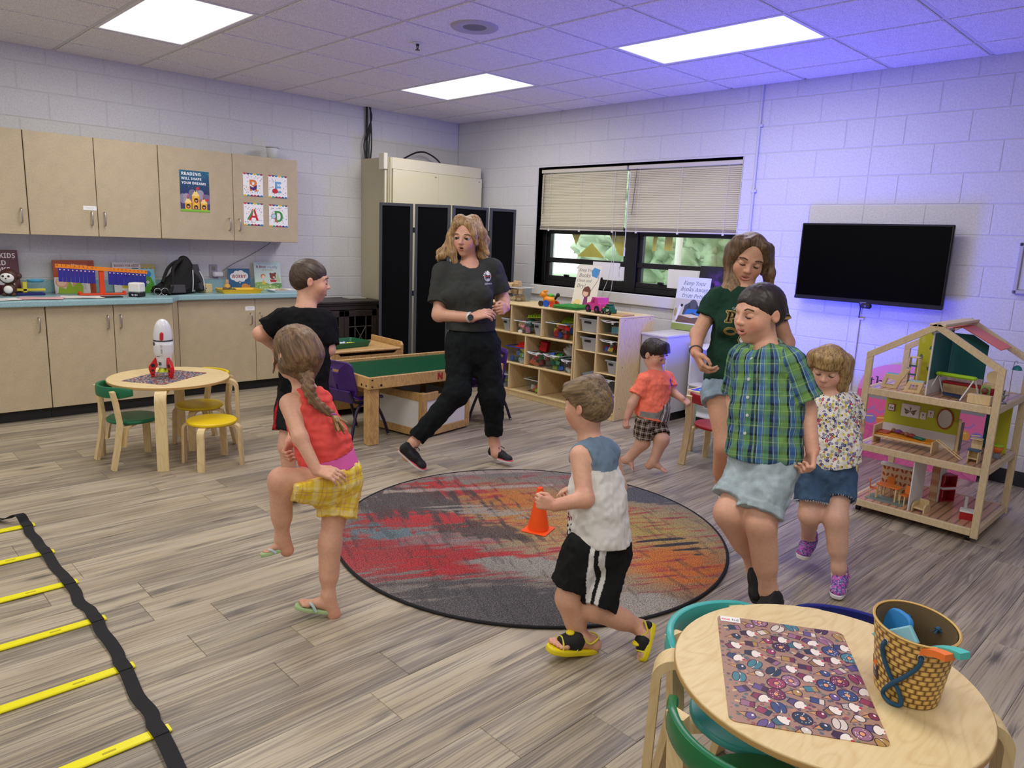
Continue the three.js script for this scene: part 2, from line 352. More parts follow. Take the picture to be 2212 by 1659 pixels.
{
const lawn=struct('ground_outside',bx3(-25,25,-0.6,-0.5,-60,-0.4),std('#93a384',0.95));
const road=struct('road_outside',bx3(-25,25,-0.5,-0.47,-17,-11),std('#b9b6b2',0.9));
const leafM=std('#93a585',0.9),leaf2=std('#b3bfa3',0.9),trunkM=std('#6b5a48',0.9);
const tree=(x,z,h,r,m,label)=>{
const t=thing('tree',label,'tree',[x,-0.5,z],0,'trees beyond the window'),parts=[];
for(let i=0;i<9;i++){const g=new THREE.SphereGeometry(r*rr(0.45,0.75),48,32),P=g.attributes.position;const ox=rr(-1,1)*r*0.6,oy=h*0.65+rr(-0.6,0.7)*r,oz=rr(-1,1)*r*0.5;for(let k=0;k<P.count;k++){const q=1+0.3*n3(P.getX(k)*2.5+i*9,P.getY(k)*2.5,P.getZ(k)*2.5)+ 0.16*n3(P.getX(k)*8,P.getY(k)*8+i,P.getZ(k)*8);P.setXYZ(k,P.getX(k)*q+ox,P.getY(k)*q+oy,P.getZ(k)*q+oz);}g.computeVertexNormals();parts.push(g);}
obj('foliage',parts,m,t);obj('trunk',rod([0,0,0],[0,h*0.6,0],0.16,0.1),trunkM,t);
};
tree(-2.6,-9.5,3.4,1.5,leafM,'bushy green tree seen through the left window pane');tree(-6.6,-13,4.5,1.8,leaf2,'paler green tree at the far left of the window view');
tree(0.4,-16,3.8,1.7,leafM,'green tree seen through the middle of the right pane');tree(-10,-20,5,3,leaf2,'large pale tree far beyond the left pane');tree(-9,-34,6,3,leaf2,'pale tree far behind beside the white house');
const hs=thing('house','white gabled house far outside seen through the right pane','house',[-3.2,-0.5,-26],0.2);
obj('wall',ext([[-2.6,0],[2.6,0],[2.6,2.8],[0,4.4],[-2.6,2.8]],6,0),std('#eceae6',0.8),hs);
obj('roof',[bar([-2.9,2.6,0],[0.05,4.6,0],0.15,6.4),bar([2.9,2.6,0],[-0.05,4.6,0],0.15,6.4)],std('#77777c',0.8),hs);
for(const[x,y]of[[-1.3,0.8],[1.3,0.8],[0,2.6]])obj('window',bx3(x-0.4,x+0.4,y,y+1.1,3.0,3.04),std('#5c6672',0.3),hs);
const bd=thing('brick_building','orange brick building edge at the right of the window view','building',[1.25,-0.5,-9]);
obj('wall',bx3(-0.6,2.5,0,4.5,-2,2),std('#c48a62',0.9),bd);obj('roof_edge',bx3(-0.7,2.6,4.5,4.7,-2.1,2.1),std('#e0ddd6',0.8),bd);
tag(obj('utility_pole',[rod([-1.55,-0.5,-7],[-1.55,6,-7],0.07)],std('#c6c2ba',0.9)),'pale utility pole outside the right window pane','pole');
const sheet=std('#e8cf6a',0.8,{side:THREE.DoubleSide});
const shp=(pts,label)=>tag(obj('window_cutout',ext(pts,0.002),sheet),label,'paper cutout','yellow paper shapes on the window').position.z=-0.165;
shp([[1.74,1.31],[2.1,1.31],[1.93,1.45]],'yellow paper triangle on the left window glass');
shp([[1.62,1.6],[1.8,1.6],[1.72,1.42]],'yellow paper wedge at the upper left of the left glass');shp([[2.1,1.6],[2.4,1.6],[2.4,1.34],[2.28,1.34]],'slanted yellow paper at the right of the left glass');
shp([[2.66,1.40],[2.70,1.40],[2.72,1.6],[2.67,1.6]],'narrow yellow paper strip on the right window glass');shp([[2.79,1.41],[2.88,1.41],[2.88,1.6],[2.80,1.6]],'wider yellow paper strip on the right window glass');
}
// ================= LEFT WALL: CABINETS =================
const lamT=dtex(256,256,(u,v)=>{const s=1+0.03*n2(u*60,v*60)+ 0.02*n2(u*8,v*8);return[0.755*s,0.692*s,0.565*s];});
const lam=std('#ffffff',0.5,{map:lamT}),lamDark=std('#8d7f6c',0.6),gapM=std('#2c2723',0.8);
const handleG=(x,y,z)=>merge([tube([[x,y-0.05,z],[x+0.022,y-0.048,z],[x+0.03,y-0.035,z],[x+0.03,y+0.035,z],[x+0.022,y+0.048,z],[x,y+0.05,z]],0.0055,24,8)]);
function cabinet(name,label,x0,xf,y0,y1,zs,handles,hy,group){
const t=thing(name,label,'cabinet',[0,y0,zs[zs.length-1]],0,group),oz=zs[zs.length-1];
const z1=zs[0]- oz;
obj('carcass',[bx3(x0,xf-0.02,0,y1-y0,0,z1,0.002)],lamDark,t);
for(let i=0;i<zs.length-1;i++){
const a=zs[i+1]- oz,b=zs[i]- oz;
const d=obj('door',bx3(xf-0.02,xf,0.002,y1-y0-0.002,a+0.0025,b-0.0025,0.0015),lam,t);
const hz=handles[i]==='r'?a+0.045:handles[i]==='l'?b-0.045:null;
if(hz !==null)obj('handle',handleG(xf,hy-y0,hz),M.steel,d);
}
obj('end_panel',[bx3(x0,xf-0.0205,-0.001,y1-y0+0.001,-0.0005,0.014,0.001)],lam,t);
return t;
}
cabinet('wall_cabinet','tan wall cabinet cut off by the left picture edge',0.002,0.33,1.338,2.08,[5.25,4.79,4.333],['l','r'],1.475,'tan wall cabinets');
cabinet('wall_cabinet','tan wall cabinet with two plain doors, the left one with a small white label',0.002,0.33,1.338,2.08,[4.331,3.873,3.409],['r','l'],1.475,'tan wall cabinets');
cabinet('wall_cabinet','tan wall cabinet whose doors carry the reading poster and the four letter cards',0.002,0.33,1.338,2.08,[3.407,2.796,2.186],['r','l'],1.478,'tan wall cabinets');
const toe=(x,z0,z1)=>bx3(0.02,x,0.0,0.085,z0,z1,0.001);
{
const a=cabinet('base_cabinet','tan base cabinet cut off by the left picture edge',0.01,0.61,0.085,0.835,[5.25,4.79,4.336],['l','r'],0.705,'tan base cabinets');
const b=cabinet('base_cabinet','deep tan base cabinet with two doors behind the rocket table',0.01,0.61,0.085,0.835,[4.334,3.885,3.445],['r','l'],0.705,'tan base cabinets');
const c=cabinet('base_cabinet','shallower tan base cabinet with a white label, behind the two children',0.01,0.40,0.085,0.835,[3.33,2.657,2.22],['r','l'],0.655,'tan base cabinets');
for(const[t,x,z0,z1]of[[a,0.555,4.336,5.25],[b,0.555,3.445,4.334],[c,0.335,2.22,3.33]]){const o=t.position;obj('toe_kick',mv(toe(x,z0,z1),[-o.x,-o.y,-o.z]),std('#1d1d1f',0.6),t);}
const f=mv(ext([[0.02,-3.445],[0.608,-3.445],[0.40,-3.332],[0.02,-3.332]],0.75,0.001),[0,0.46,0],[-Math.PI/2,0,0]);
obj('filler_panel',mv(f,[-c.position.x,-c.position.y,-c.position.z]),lam,c,'angled filler panel where the counter steps back');
}
const tealT=dtex(256,256,(u,v)=>{const s=1+0.07*n2(u*70,v*70);return[0.60*s,0.745*s,0.765*s];});
const tealM=std('#ffffff',0.32,{map:tealT});
const CT=0.882;
{
const t=thing('countertop','long teal laminate countertop stepping back in the middle with a low backsplash','countertop',[0,0.837,0]);
obj('worktop',boxuv(mv(ext([[0.003,-5.25],[0.655,-5.25],[0.655,-3.46],[0.445,-3.335],[0.445,-2.205],[0.003,-2.205]],0.045,0.008),[0,0.0225,0],[-Math.PI/2,0,0])),tealM,t);
obj('backsplash',bx3(0.002,0.02,0.045,0.148,2.205,5.25,0.004),tealM,t);
}
const flat=(name,label,cat,w,h,tex,pos,turn=Math.PI/2,tilt=0,group,thick=0.0016)=>{
const t=tag(obj(name,posterGeo(w,h,thick),tex.isMaterial?tex:std('#ffffff',0.6,{map:tex})),label,cat,group);
t.position.set(...pos);t.rotation.order='YXZ';t.rotation.set(tilt,turn,0);return t;
};
function posterGeo(w,h,th){
const g=bb(w,h,th,0.0004,null),P=g.attributes.position,u=g.attributes.uv;
for(let i=0;i<P.count;i++)u.setXY(i,clamp(P.getX(i)/w+0.5,0.004,0.996),clamp(P.getY(i)/h+0.5,0.004,0.996));
return g;
}
const txt=(g,s,x,y,px,col,font='bold',align='center',fam='sans-serif',sq=1)=>{g.save();g.fillStyle=col;g.font=font+' '+px+'px '+fam;g.textAlign=align;g.textBaseline='middle';g.translate(x,y);g.scale(sq,1);g.fillText(s,0,0);g.restore();};
const disc=(g,x,y,r,col,ry=r,rot=0)=>{g.fillStyle=col;g.beginPath();g.ellipse(x,y,r,ry,rot,0,7);g.fill();};
const poly=(g,pts,col)=>{g.fillStyle=col;g.beginPath();pts.forEach((p,i)=>i?g.lineTo(...p):g.moveTo(...p));g.closePath();g.fill();};
const lineP=(g,pts,col,w)=>{g.strokeStyle=col;g.lineWidth=w;g.lineJoin=g.lineCap='round';g.beginPath();pts.forEach((p,i)=>i?g.lineTo(...p):g.moveTo(...p));g.stroke();};
flat('reading_poster','dark blue poster READING WILL SHAPE YOUR DREAMS taped to the cabinet door','poster',0.243,0.336,print(384,540,(g,w,h)=>{
const gr=g.createLinearGradient(0,0,0,h);gr.addColorStop(0,'#1f6a86');gr.addColorStop(0.5,'#263a66');gr.addColorStop(1,'#4a3f6b');g.fillStyle=gr;g.fillRect(0,0,w,h);
for(let i=0;i<60;i++)disc(g,rr(0,w),rr(0,h*0.7),rr(0.8,3.2),'#e8eef5');
txt(g,'READING',22,46,58,'#fff','bold','left');txt(g,'WILL SHAPE',22,106,47,'#fff','bold','left','sans-serif',0.98);txt(g,'YOUR DREAMS',24,164,45,'#fff','bold','left','sans-serif',1.02);
for(let i=0;i<16;i++)disc(g,30 +(i % 8)*46+rr(-12,12),350+Math.floor(i/8)*46 -(i % 8>2&&i % 8<6?60:0),rr(34,50),['#8d88a0','#a39db0','#b56b86','#78738f'][i % 4]);
const pencil=(x,y,ww,hh)=>{g.fillStyle='#f0b52c';g.fillRect(x-ww/2,y,ww,hh);g.fillStyle='#ffd35b';g.fillRect(x-ww/6,y,ww/3,hh);poly(g,[[x-ww/2-6,y],[x,y-ww*0.9],[x+ww/2+6,y]],'#ffe08a');poly(g,[[x-10,y-ww*0.6],[x,y-ww*0.95],[x+10,y-ww*0.6]],'#333');};
pencil(200,330,96,170);pencil(100,420,84,90);pencil(305,420,84,90);
for(const[x,y]of[[205,385],[100,465],[305,470],[200,478]]){disc(g,x,y,27,'#4a2f1c',32);disc(g,x,y,15,'#e8bd95');disc(g,x,y+26,14,'#c94f4f',12);disc(g,x,y-10,15,'#2d1a10',8);}
for(const[x,y]of[[220,228],[335,372]])poly(g,[[x-14,y-10],[x+30,y-20],[x+34,y+14],[x-10,y+18]],'#d63a3c');
g.fillStyle='#7fb23c';g.fillRect(0,h-30,w,30);for(let i=0;i<14;i++)disc(g,i*30,h-26,20,'#8cc63f',10);
}),[0.3315,1.735,3.124]);
const card=(ch,col,extra)=>print(180,200,(g,w,h)=>{
g.fillStyle='#fdfdfb';g.fillRect(0,0,w,h);
const cs=['#c93a4a','#4b3b7a','#2d7fb8','#f0c62c','#3aa6a0','#8c2f55'];
for(let i=0;i<46;i++)disc(g,rr(6,w-6),rr(26,h-26),3.2,cs[i % 6]);
for(let i=0;i<6;i++){disc(g,15+i*30,0,15,cs[i]);disc(g,15+i*30,h,15,cs[(i+3)% 6]);}
txt(g,ch,w/2,h/2+6,150,'#ffffff');txt(g,ch,w/2,h/2+6,140,col);extra(g,w,h);
});
flat('letter_card','dotted letter card with an orange R','card',0.182,0.197,card('R','#e8823a',(g)=>{poly(g,[[60,100],[92,116],[126,98],[120,134],[92,150],[64,134]],'#4b2a73');poly(g,[[62,96],[92,114],[92,124],[60,110]],'#fff');}),[0.332,1.829,2.614],Math.PI/2,0,'letter cards on the cabinet door');
flat('letter_card','dotted letter card with a blue E and red apple','card',0.182,0.197,card('E','#6fb1e0',(g)=>{disc(g,58,140,22,'#cf2a2f');disc(g,70,140,20,'#cf2a2f');lineP(g,[[64,122],[70,108]],'#5b3a1c',5);}),[0.332,1.83,2.381],Math.PI/2,0,'letter cards on the cabinet door');
flat('letter_card','dotted letter card with a red A and pencil','card',0.182,0.197,card('A','#cf2f36',(g)=>{lineP(g,[[38,146],[88,62]],'#3f9a4a',13);lineP(g,[[84,68],[92,54]],'#f0d9a8',9);}),[0.332,1.576,2.616],Math.PI/2,0,'letter cards on the cabinet door');
flat('letter_card','dotted letter card with a green D and magnifier','card',0.182,0.197,card('D','#3f9a43',(g)=>{lineP(g,[[48,116],[76,158]],'#d96b5a',12);disc(g,44,104,24,'#8a8f96');disc(g,44,104,18,'#bfe3f2');}),[0.332,1.573,2.38],Math.PI/2,0,'letter cards on the cabinet door');
const tiny=print(160,60,(g,w,h)=>{g.fillStyle='#fafaf7';g.fillRect(0,0,w,h);lineP(g,[[30,26],[130,26]],'#9a9a9a',4);lineP(g,[[46,40],[114,40]],'#b5b5b5',3);});
flat('door_label','small white label on the upper cabinet door above its handle','label',0.092,0.032,tiny,[0.3312,1.552,3.925]);
flat('door_label','small white label on the base cabinet door beside the black-shirted boy','label',0.088,0.038,tiny,[0.4012,0.748,2.705]);
{const t=thing('white_cup','white plastic tumbler standing on top of the wall cabinet','cup',[0.15,2.081,2.335]);obj('body',lathe([[0,0],[0.048,0],[0.055,0.105],[0.052,0.107],[0.045,0.01],[0,0.008]],32),std('#dfe3e2',0.35),t);obj('lid',lathe([[0,0.1],[0.057,0.1],[0.057,0.112],[0,0.114]],32),std('#d5dad9',0.35),t);}
{
const t=thing('wall_outlet','wall outlet with a white plug-in adapter behind the counter','outlet',[0.003,1.055,2.86]);
obj('plate',bx3(0,0.006,-0.06,0.06,-0.037,0.037,0.003),std('#a7a3b4',0.4),t);
for(const y of[0.024,-0.024])obj('socket',[bx3(0.005,0.009,y-0.017,y+0.017,-0.017,0.017,0.003),bx3(0.0085,0.0095,y-0.002,y+0.008,-0.008,-0.005,0.0004),bx3(0.0085,0.0095,y-0.002,y+0.008,0.005,0.008,0.0004)],std('#8f8a78',0.5),t);
const a=thing('plug_adapter','white plug-in adapter sticking out of the wall outlet','adapter',[0.012,1.03,2.85]);
obj('body',bx3(0,0.05,-0.022,0.022,-0.06,0.03,0.01),std('#e6e4ec',0.35),a);
}
tag(obj('hanging_cord',tube([[0.012,1.336,2.30],[0.012,1.31,2.33],[0.012,1.25,2.43],[0.012,1.18,2.56],[0.012,1.11,2.70],[0.02,1.06,2.78]],0.0025,40,6),std('#77757a',0.6)),'thin grey cord running from the wall cabinet down to the outlet','cord');
// ---------- things on the counter ----------
const book=(label,w,h,pos,turn,tilt,front,spine='#eeeeee',th=0.012,name='picture_book',cat='book')=>{
const t=thing(name,label,cat,pos,turn);const r=new THREE.Group();t.rotation.order='YXZ';t.rotation.x=tilt;
obj('cover',mv(posterGeo(w,h,0.002),[0,h/2,th/2]),std('#ffffff',0.35,{map:front}),t);
obj('pages',bx3(-w/2+0.002,w/2-0.002,0.002,h-0.002,-th/2,th/2-0.001,0.0005),M.paper,t);
obj('back_cover',bx3(-w/2,w/2,0,h,-th/2-0.002,-th/2,0.0005),std(spine,0.4),t);
return t;
};
const HP=Math.PI/2,lean=-0.13;
book('maroon picture book cut off by the left picture edge, WHY KIDS READ BOOKS',0.30,0.335,[0.075,CT,4.52],HP,lean,print(300,336,(g,w,h)=>{
g.fillStyle='#5a2130';g.fillRect(0,0,w,h);txt(g,'WHY KIDS',284,44,52,'#f3e6e6','bold','right','sans-serif',0.9);txt(g,'READ',222,98,52,'#f3e6e6','bold','right');txt(g,'BOOKS',244,150,52,'#f3e6e6','bold','right');txt(g,'★',258,98,40,'#c98a3a');txt(g,'a little tale',200,196,22,'#d8b9b9','italic','right');
poly(g,[[0,250],[150,226],[262,250],[262,270],[150,262],[0,280]],'#d9d2d4');g.fillStyle='#3d1822';g.fillRect(0,285,w,60);
}),'#5a2130');
const orangeCover=print(256,256,(g,w,h)=>{
g.fillStyle='#b4502a';g.fillRect(0,0,w,h);g.fillStyle='#d8d3d2';g.fillRect(0,130,w,130);txt(g,'My',150,38,26,'#f4e9d8','bold');txt(g,'Big Baker',205,40,18,'#f4e9d8','italic');
for(let i=0;i<30;i++)disc(g,rr(0,w),rr(140,h),5,'#b9b5bb');disc(g,60,172,52,'#d9a381',40);disc(g,160,190,30,'#d9a381');disc(g,52,168,34,'#e9c4a8',30);
poly(g,[[20,256],[30,205],[80,220],[110,160],[130,205],[190,160],[205,215],[200,256]],'#96b52c');
});
book('orange picture book with a green creature behind the blue balance tags, the front one',0.25,0.262,[0.075,CT,4.02],HP,lean,orangeCover,'#a44a26');
book('second orange picture book hidden behind the front orange one',0.25,0.262,[0.05,CT,3.97],HP,lean,std('#b4502a').map?null:print(64,64,(g)=>{g.fillStyle='#b4502a';g.fillRect(0,0,64,64);}),'#a44a26');
book('white magazine headed BOOKS FOR KIDS! leaning on the wall',0.22,0.25,[0.06,CT,3.60],HP,-0.16,print(256,290,(g,w,h)=>{
g.fillStyle='#e6e2e0';g.fillRect(0,0,w,h);txt(g,'BOOKS FOR KIDS!',w/2,34,30,'#7c1f33','bold','center','sans-serif',0.9);for(let i=0;i<4;i++)lineP(g,[[50,58+i*9],[200,58+i*9]],'#8a8a92',3);g.fillStyle='#2b2a33';g.fillRect(176,54,60,46);disc(g,40,70,10,'#9aa0b0');
g.fillStyle='#2b2a33';g.fillRect(0,120,w,90);g.fillStyle='#d8c532';g.fillRect(70,160,60,90);
}),'#cccccc',0.006,'magazine','magazine');
book('tan book standing behind the green one beside the black bag',0.17,0.235,[0.05,CT,3.46],HP,lean,print(128,180,(g,w,h)=>{g.fillStyle='#c9b672';g.fillRect(0,0,w,h);txt(g,'ROAR',64,40,38,'#7a6330','bold');}),'#b5a360');
book('green picture book with a small round badge beside the black bag',0.20,0.20,[0.12,CT,3.50],HP,-0.2,print(160,160,(g,w,h)=>{g.fillStyle='#7fc4d6';g.fillRect(0,0,w,h);disc(g,60,120,90,'#4f9a2c',100);for(const[x,y]of[[40,50],[110,90],[60,110],[90,40]]){disc(g,x,y,9,'#f4f4ea');disc(g,x,y,4,'#222');}disc(g,116,34,20,'#2d7fc0');}),'#4f9a2c');
book('small blue book WORRY! with a white thought cloud',0.205,0.20,[0.07,CT,2.645],HP,lean,print(256,250,(g,w,h)=>{
g.fillStyle='#2b5f86';g.fillRect(0,0,w,h);for(const[x,y,r]of[[60,92,40],[100,62,38],[150,58,40],[195,84,40],[160,112,40],[100,112,40]])disc(g,x,y,r,'#f1f1ee');txt(g,'WORRY!',128,90,54,'#a02a2c','bold','center','sans-serif',0.84);disc(g,132,160,8,'#f1f1ee');
disc(g,190,205,44,'#d98a3c',34);poly(g,[[222,205],[250,180],[250,232]],'#d98a3c');for(let i=0;i<6;i++)poly(g,[[30+i*22,250],[36+i*22,228],[44+i*22,250]],'#17324a');
}),'#24527a');
book('pale picture book B.Bear and Lolly standing at the counter end',0.265,0.262,[0.075,CT,2.365],HP,lean,print(300,296,(g,w,h)=>{
const gr=g.createLinearGradient(0,0,0,h);gr.addColorStop(0,'#bcd3d8');gr.addColorStop(1,'#d9e2c8');g.fillStyle=gr;g.fillRect(0,0,w,h);txt(g,'B.Bear',80,50,36,'#7c1f3c','bold');txt(g,'and',164,52,14,'#555');txt(g,'Lolly',222,52,40,'#5a4a6a','normal');txt(g,'OFF TO SCHOOL',150,84,17,'#b39a5a','bold');lineP(g,[[40,18],[260,20]],'#9db4ba',4);
disc(g,60,300,150,'#8fae5c',90);disc(g,250,300,130,'#6f9a58',80);disc(g,150,296,120,'#a8bf6a',50);poly(g,[[230,210],[262,110],[290,210]],'#b5cc9c');
for(let i=0;i<20;i++)disc(g,rr(10,290),rr(240,290),rr(3,8),['#5f8f52','#dfe6b0','#c9d98a'][i % 3]);disc(g,95,150,26,'#c7762f');disc(g,98,158,20,'#f0d3b0');poly(g,[[72,235],[96,180],[122,235]],'#e0bf3c');disc(g,205,150,34,'#7a3a22');disc(g,180,126,13,'#7a3a22');disc(g,232,122,13,'#7a3a22');disc(g,216,162,13,'#d9b08a');poly(g,[[170,185],[245,190],[236,215],[176,212]],'#b5352c');
}),'#aebfae');
{
const t=thing('number_balance','orange number balance hung with blue tags standing on the counter','balance',[0.27,CT,3.86]),O=std('#e8481c',0.4);
obj('base',[bx3(-0.04,0.04,0,0.014,-0.17,0.17,0.004),bx3(-0.012,0.012,0.014,0.03,-0.17,-0.15,0.002),bx3(-0.012,0.012,0.014,0.03,0.15,0.17,0.002)],O,t);
obj('post',[bx3(-0.012,0.012,0.012,0.205,-0.018,0.018,0.003)],O,t);
const ang=0.075,yb=0.205;
const beamT=print(1024,40,(g,w,h)=>{g.fillStyle='#f08a1e';g.fillRect(0,0,w,h);for(let i=1;i<=10;i++)for(const s of[-1,1])txt(g,String(i),w/2+s*(30+i*46),14,22,'#3a2410');});
const bm=posterGeo(0.66,0.03,0.012);
const beam=obj('beam',bm,std('#ffffff',0.4,{map:beamT}),t);beam.position.set(0.014,yb,-0.01);beam.rotation.set(0,HP,0);beam.rotation.order='YXZ';beam.rotation.set(0,HP,-ang);
for(let i=0;i<10;i++)for(const s of[-1,1]){if(s<0&&i===0)continue;const along=s*(0.045+i*0.0285);const k=obj('tag',[bx3(-0.0135,0.0135,-0.105,0,-0.002,0.002,0.001)],std('#2b2a8e',0.4),t);k.position.set(0.026,yb-0.014-along*ang,-0.01-along);k.rotation.y=HP;obj('peg',rod([0,-0.012,0],[0,-0.012,0.006],0.005),std('#f0c9d4',0.4),k);}
}
{
const t=thing('monkey_figure','small brown toy monkey with a white face at the left counter end','toy',[0.22,CT,4.47],1.1),B=std('#4a2a1e',0.5),Wm=std('#efece6',0.4);
obj('body',[sph(0.045,[0,0.05,0],[1,1.1,0.9]),sph(0.062,[0,0.145,0],[1,0.95,0.9]),sph(0.022,[0.064,0.15,0]),sph(0.022,[-0.064,0.15,0]),sph(0.016,[0.03,0.012,0.02]),sph(0.016,[-0.03,0.012,0.02])],B,t);
obj('face',[sph(0.047,[0,0.14,0.027],[1,0.85,0.8]),sph(0.03,[0,0.05,0.028],[1,1,0.6])],Wm,t);
for(const s of[-1,1])obj('eye',sph(0.008,[s*0.018,0.15,0.062]),M.black,t);
obj('nose',sph(0.005,[0,0.133,0.065]),M.black,t);
}
{
const t=thing('bucket_scale','toy bucket scale in yellow, pale blue and navy beside the monkey','toy',[0.16,CT,4.35]);
obj('base',bx3(-0.05,0.05,0,0.02,-0.11,0.08,0.004),std('#1d1f6e',0.4),t);obj('arm',[bx3(-0.02,0.02,0.03,0.05,-0.12,0.09,0.004),bx3(-0.02,0.02,0.02,0.1,0.0,0.03,0.004)],std('#e6d64a',0.4),t);
obj('pan',lathe([[0,0.098],[0.05,0.098],[0.058,0.118],[0.053,0.118],[0.046,0.102],[0,0.102]],32,[0,0,-0.06]),std('#5fb6da',0.35),t);
}
const sheetM=(w,d,pos,turn,m,label,name,cat='paper')=>{const g=new THREE.PlaneGeometry(w,d,14,10),P=g.attributes.position;const e=[];for(let i=0;i<P.count;i++)P.setZ(i,0.003+0.004*(0.5+0.5*n2(P.getX(i)*6+pos[2]*9,P.getY(i)*6)));g.rotateX(-HP);const b=mv(g,[0,-0.0006,0]);b.index.array.reverse();const t=tag(obj(name,[g,b],m),label,cat);t.position.set(...pos);t.rotation.y=turn;return t;};
const printed=(bg,ink)=>std('#ffffff',0.8,{map:print(200,150,(g,w,h)=>{g.fillStyle=bg;g.fillRect(0,0,w,h);for(let i=0;i<9;i++)lineP(g,[[20,20+i*13],[rr(120,180),20+i*13]],ink,2);})});
sheetM(0.28,0.2,[0.50,CT,4.33],1.3,printed('#eab3b8','#c88a94'),'pink printed sheet lying on the left counter','pink_sheet');
sheetM(0.3,0.2,[0.46,CT,4.05],1.25,printed('#f2f0e8','#8a8a80'),'white printed sheet lying on the counter below the orange books','white_sheet');
sheetM(0.22,0.2,[0.53,CT,4.58],1.6,printed('#f4f2ee','#555555'),'white booklet at the left edge of the counter','white_booklet');
{const t=thing('clock_speaker','white cube speaker with a black base reading 9:51','clock',[0.50,CT,3.675],0.75);
obj('body',bx3(-0.047,0.047,0.036,0.112,-0.047,0.047,0.01),std('#e9e8e4',0.6),t);obj('base',bx3(-0.046,0.046,0,0.036,-0.046,0.046,0.006),M.black,t);
const dm=new THREE.MeshStandardMaterial({map:print(128,48,(g,w,h)=>{g.fillStyle='#060608';g.fillRect(0,0,w,h);txt(g,'9:51',76,26,34,'#dfe4ff','normal','center','monospace');}),emissiveMap:print(128,48,(g,w,h)=>{g.fillStyle='#000';g.fillRect(0,0,w,h);txt(g,'9:51',76,26,34,'#dfe4ff','normal','center','monospace');}),emissive:'#ffffff',emissiveIntensity:0.8,roughness:0.3});
obj('display',mv(posterGeo(0.08,0.028,0.001),[0,0.018,0.0465]),dm,t);}
tag(obj('phone',bx3(-0.038,0.038,0,0.009,-0.075,0.075,0.004),std('#19191c',0.25)),'black phone lying on the counter in front of the orange balance','phone').position.set(0.50,CT,3.86);
{
const t=thing('duffel_bag','black duffel bag slumped on the counter with grey panels and white piping','bag',[0.27,CT,3.27],0.35),fab=std('#0c0c0e',0.85),gm=std('#3b3b3f',0.7),wp=std('#d9d9d9',0.6);
const g=new THREE.SphereGeometry(1,64,40),P=g.attributes.position;
for(let i=0;i<P.count;i++){let x=P.getX(i),y=P.getY(i),z=P.getZ(i);const s=1+0.10*n3(x*2.2,y*2.2,z*2.2)+ 0.05*n3(x*5,y*5,z*5);const pw=v=>Math.sign(v)*Math.pow(Math.abs(v),0.62);x=pw(x)*0.12*s;z=pw(z)*0.26*s;let Y=(pw(y)*0.5+0.5);const peak=0.15+0.17*Math.exp(-Math.pow((z+0.09)/0.11,2))- 0.06*sm(0.05,0.26,z);y=Y*peak*(0.9+0.1*s);P.setXYZ(i,x*(1-0.55*Y),Math.max(0,y),z*(1-0.25*Y));}
g.computeVertexNormals();obj('body',g,fab,t);
obj('end_panel',[mv(ext([[-0.085,0.03],[0.06,0.03],[0.06,0.12],[0.02,0.25],[-0.02,0.25],[-0.07,0.12]],0.012,0.005),[0.075,0.0,-0.12],[0,HP-0.25,0],[1,1,1])],gm,t);
obj('piping',[tube([[0.11,0.02,-0.05],[0.108,0.1,-0.06],[0.08,0.2,-0.085]],0.004,20,6),tube([[0.105,0.02,-0.185],[0.1,0.12,-0.175],[0.075,0.235,-0.13]],0.004,20,6)],wp,t);
obj('strap',[tube([[0.0,0.285,-0.10],[0.02,0.29,-0.03],[0.03,0.24,0.05],[0.06,0.2,0.10],[0.09,0.08,0.13],[0.12,0.01,0.2]],0.014,40,8),tube([[-0.02,0.27,-0.08],[-0.01,0.27,0.0],[0.0,0.22,0.09],[0.05,0.1,0.2]],0.013,40,8)],fab,t);
for(const z of[-0.06,-0.17])obj('rivet',cyl(0.009,0.009,0.004,[0.118,0.028,z],[0,0,-HP],16),M.steel,t);
obj('pocket',[mv(bb(0.012,0.07,0.12,0.005),[0.115,0.05,0.10],[0,-0.3,0.2])],gm,t);
}
{const t=thing('wire_rings','pair of clear plastic rings lying at the left end of the black bag','rings',[0.42,CT,3.49]);for(const z of[0,-0.055])obj('ring',mv(new THREE.TorusGeometry(0.028,0.003,8,32),[0,0.03,z],[0,HP,0]),M.steel,t);}
{const t=thing('date_block','cream wooden calendar cube showing 5 behind the black bag','block',[0.20,CT,3.02],0.6);obj('block',bx3(-0.045,0.045,0,0.075,-0.045,0.045,0.004),std('#e0cf9a',0.5),t);obj('number_face',mv(posterGeo(0.06,0.06,0.001),[0.0,0.038,0.046]),std('#fff',0.5,{map:print(64,64,(g)=>{g.fillStyle='#e6d8a8';g.fillRect(0,0,64,64);txt(g,'5',32,34,52,'#20242a');})}),t);}
{const t=thing('lotion_bottle','small yellow bottle with a beige cap on the counter','bottle',[0.22,CT,2.83]);obj('body',lathe([[0,0],[0.026,0],[0.028,0.01],[0.027,0.06],[0.018,0.07],[0,0.07]],24),std('#e9b84e',0.35),t);obj('cap',lathe([[0.016,0.07],[0.016,0.105],[0.012,0.112],[0,0.112]],20),std('#caa07a',0.4),t);}
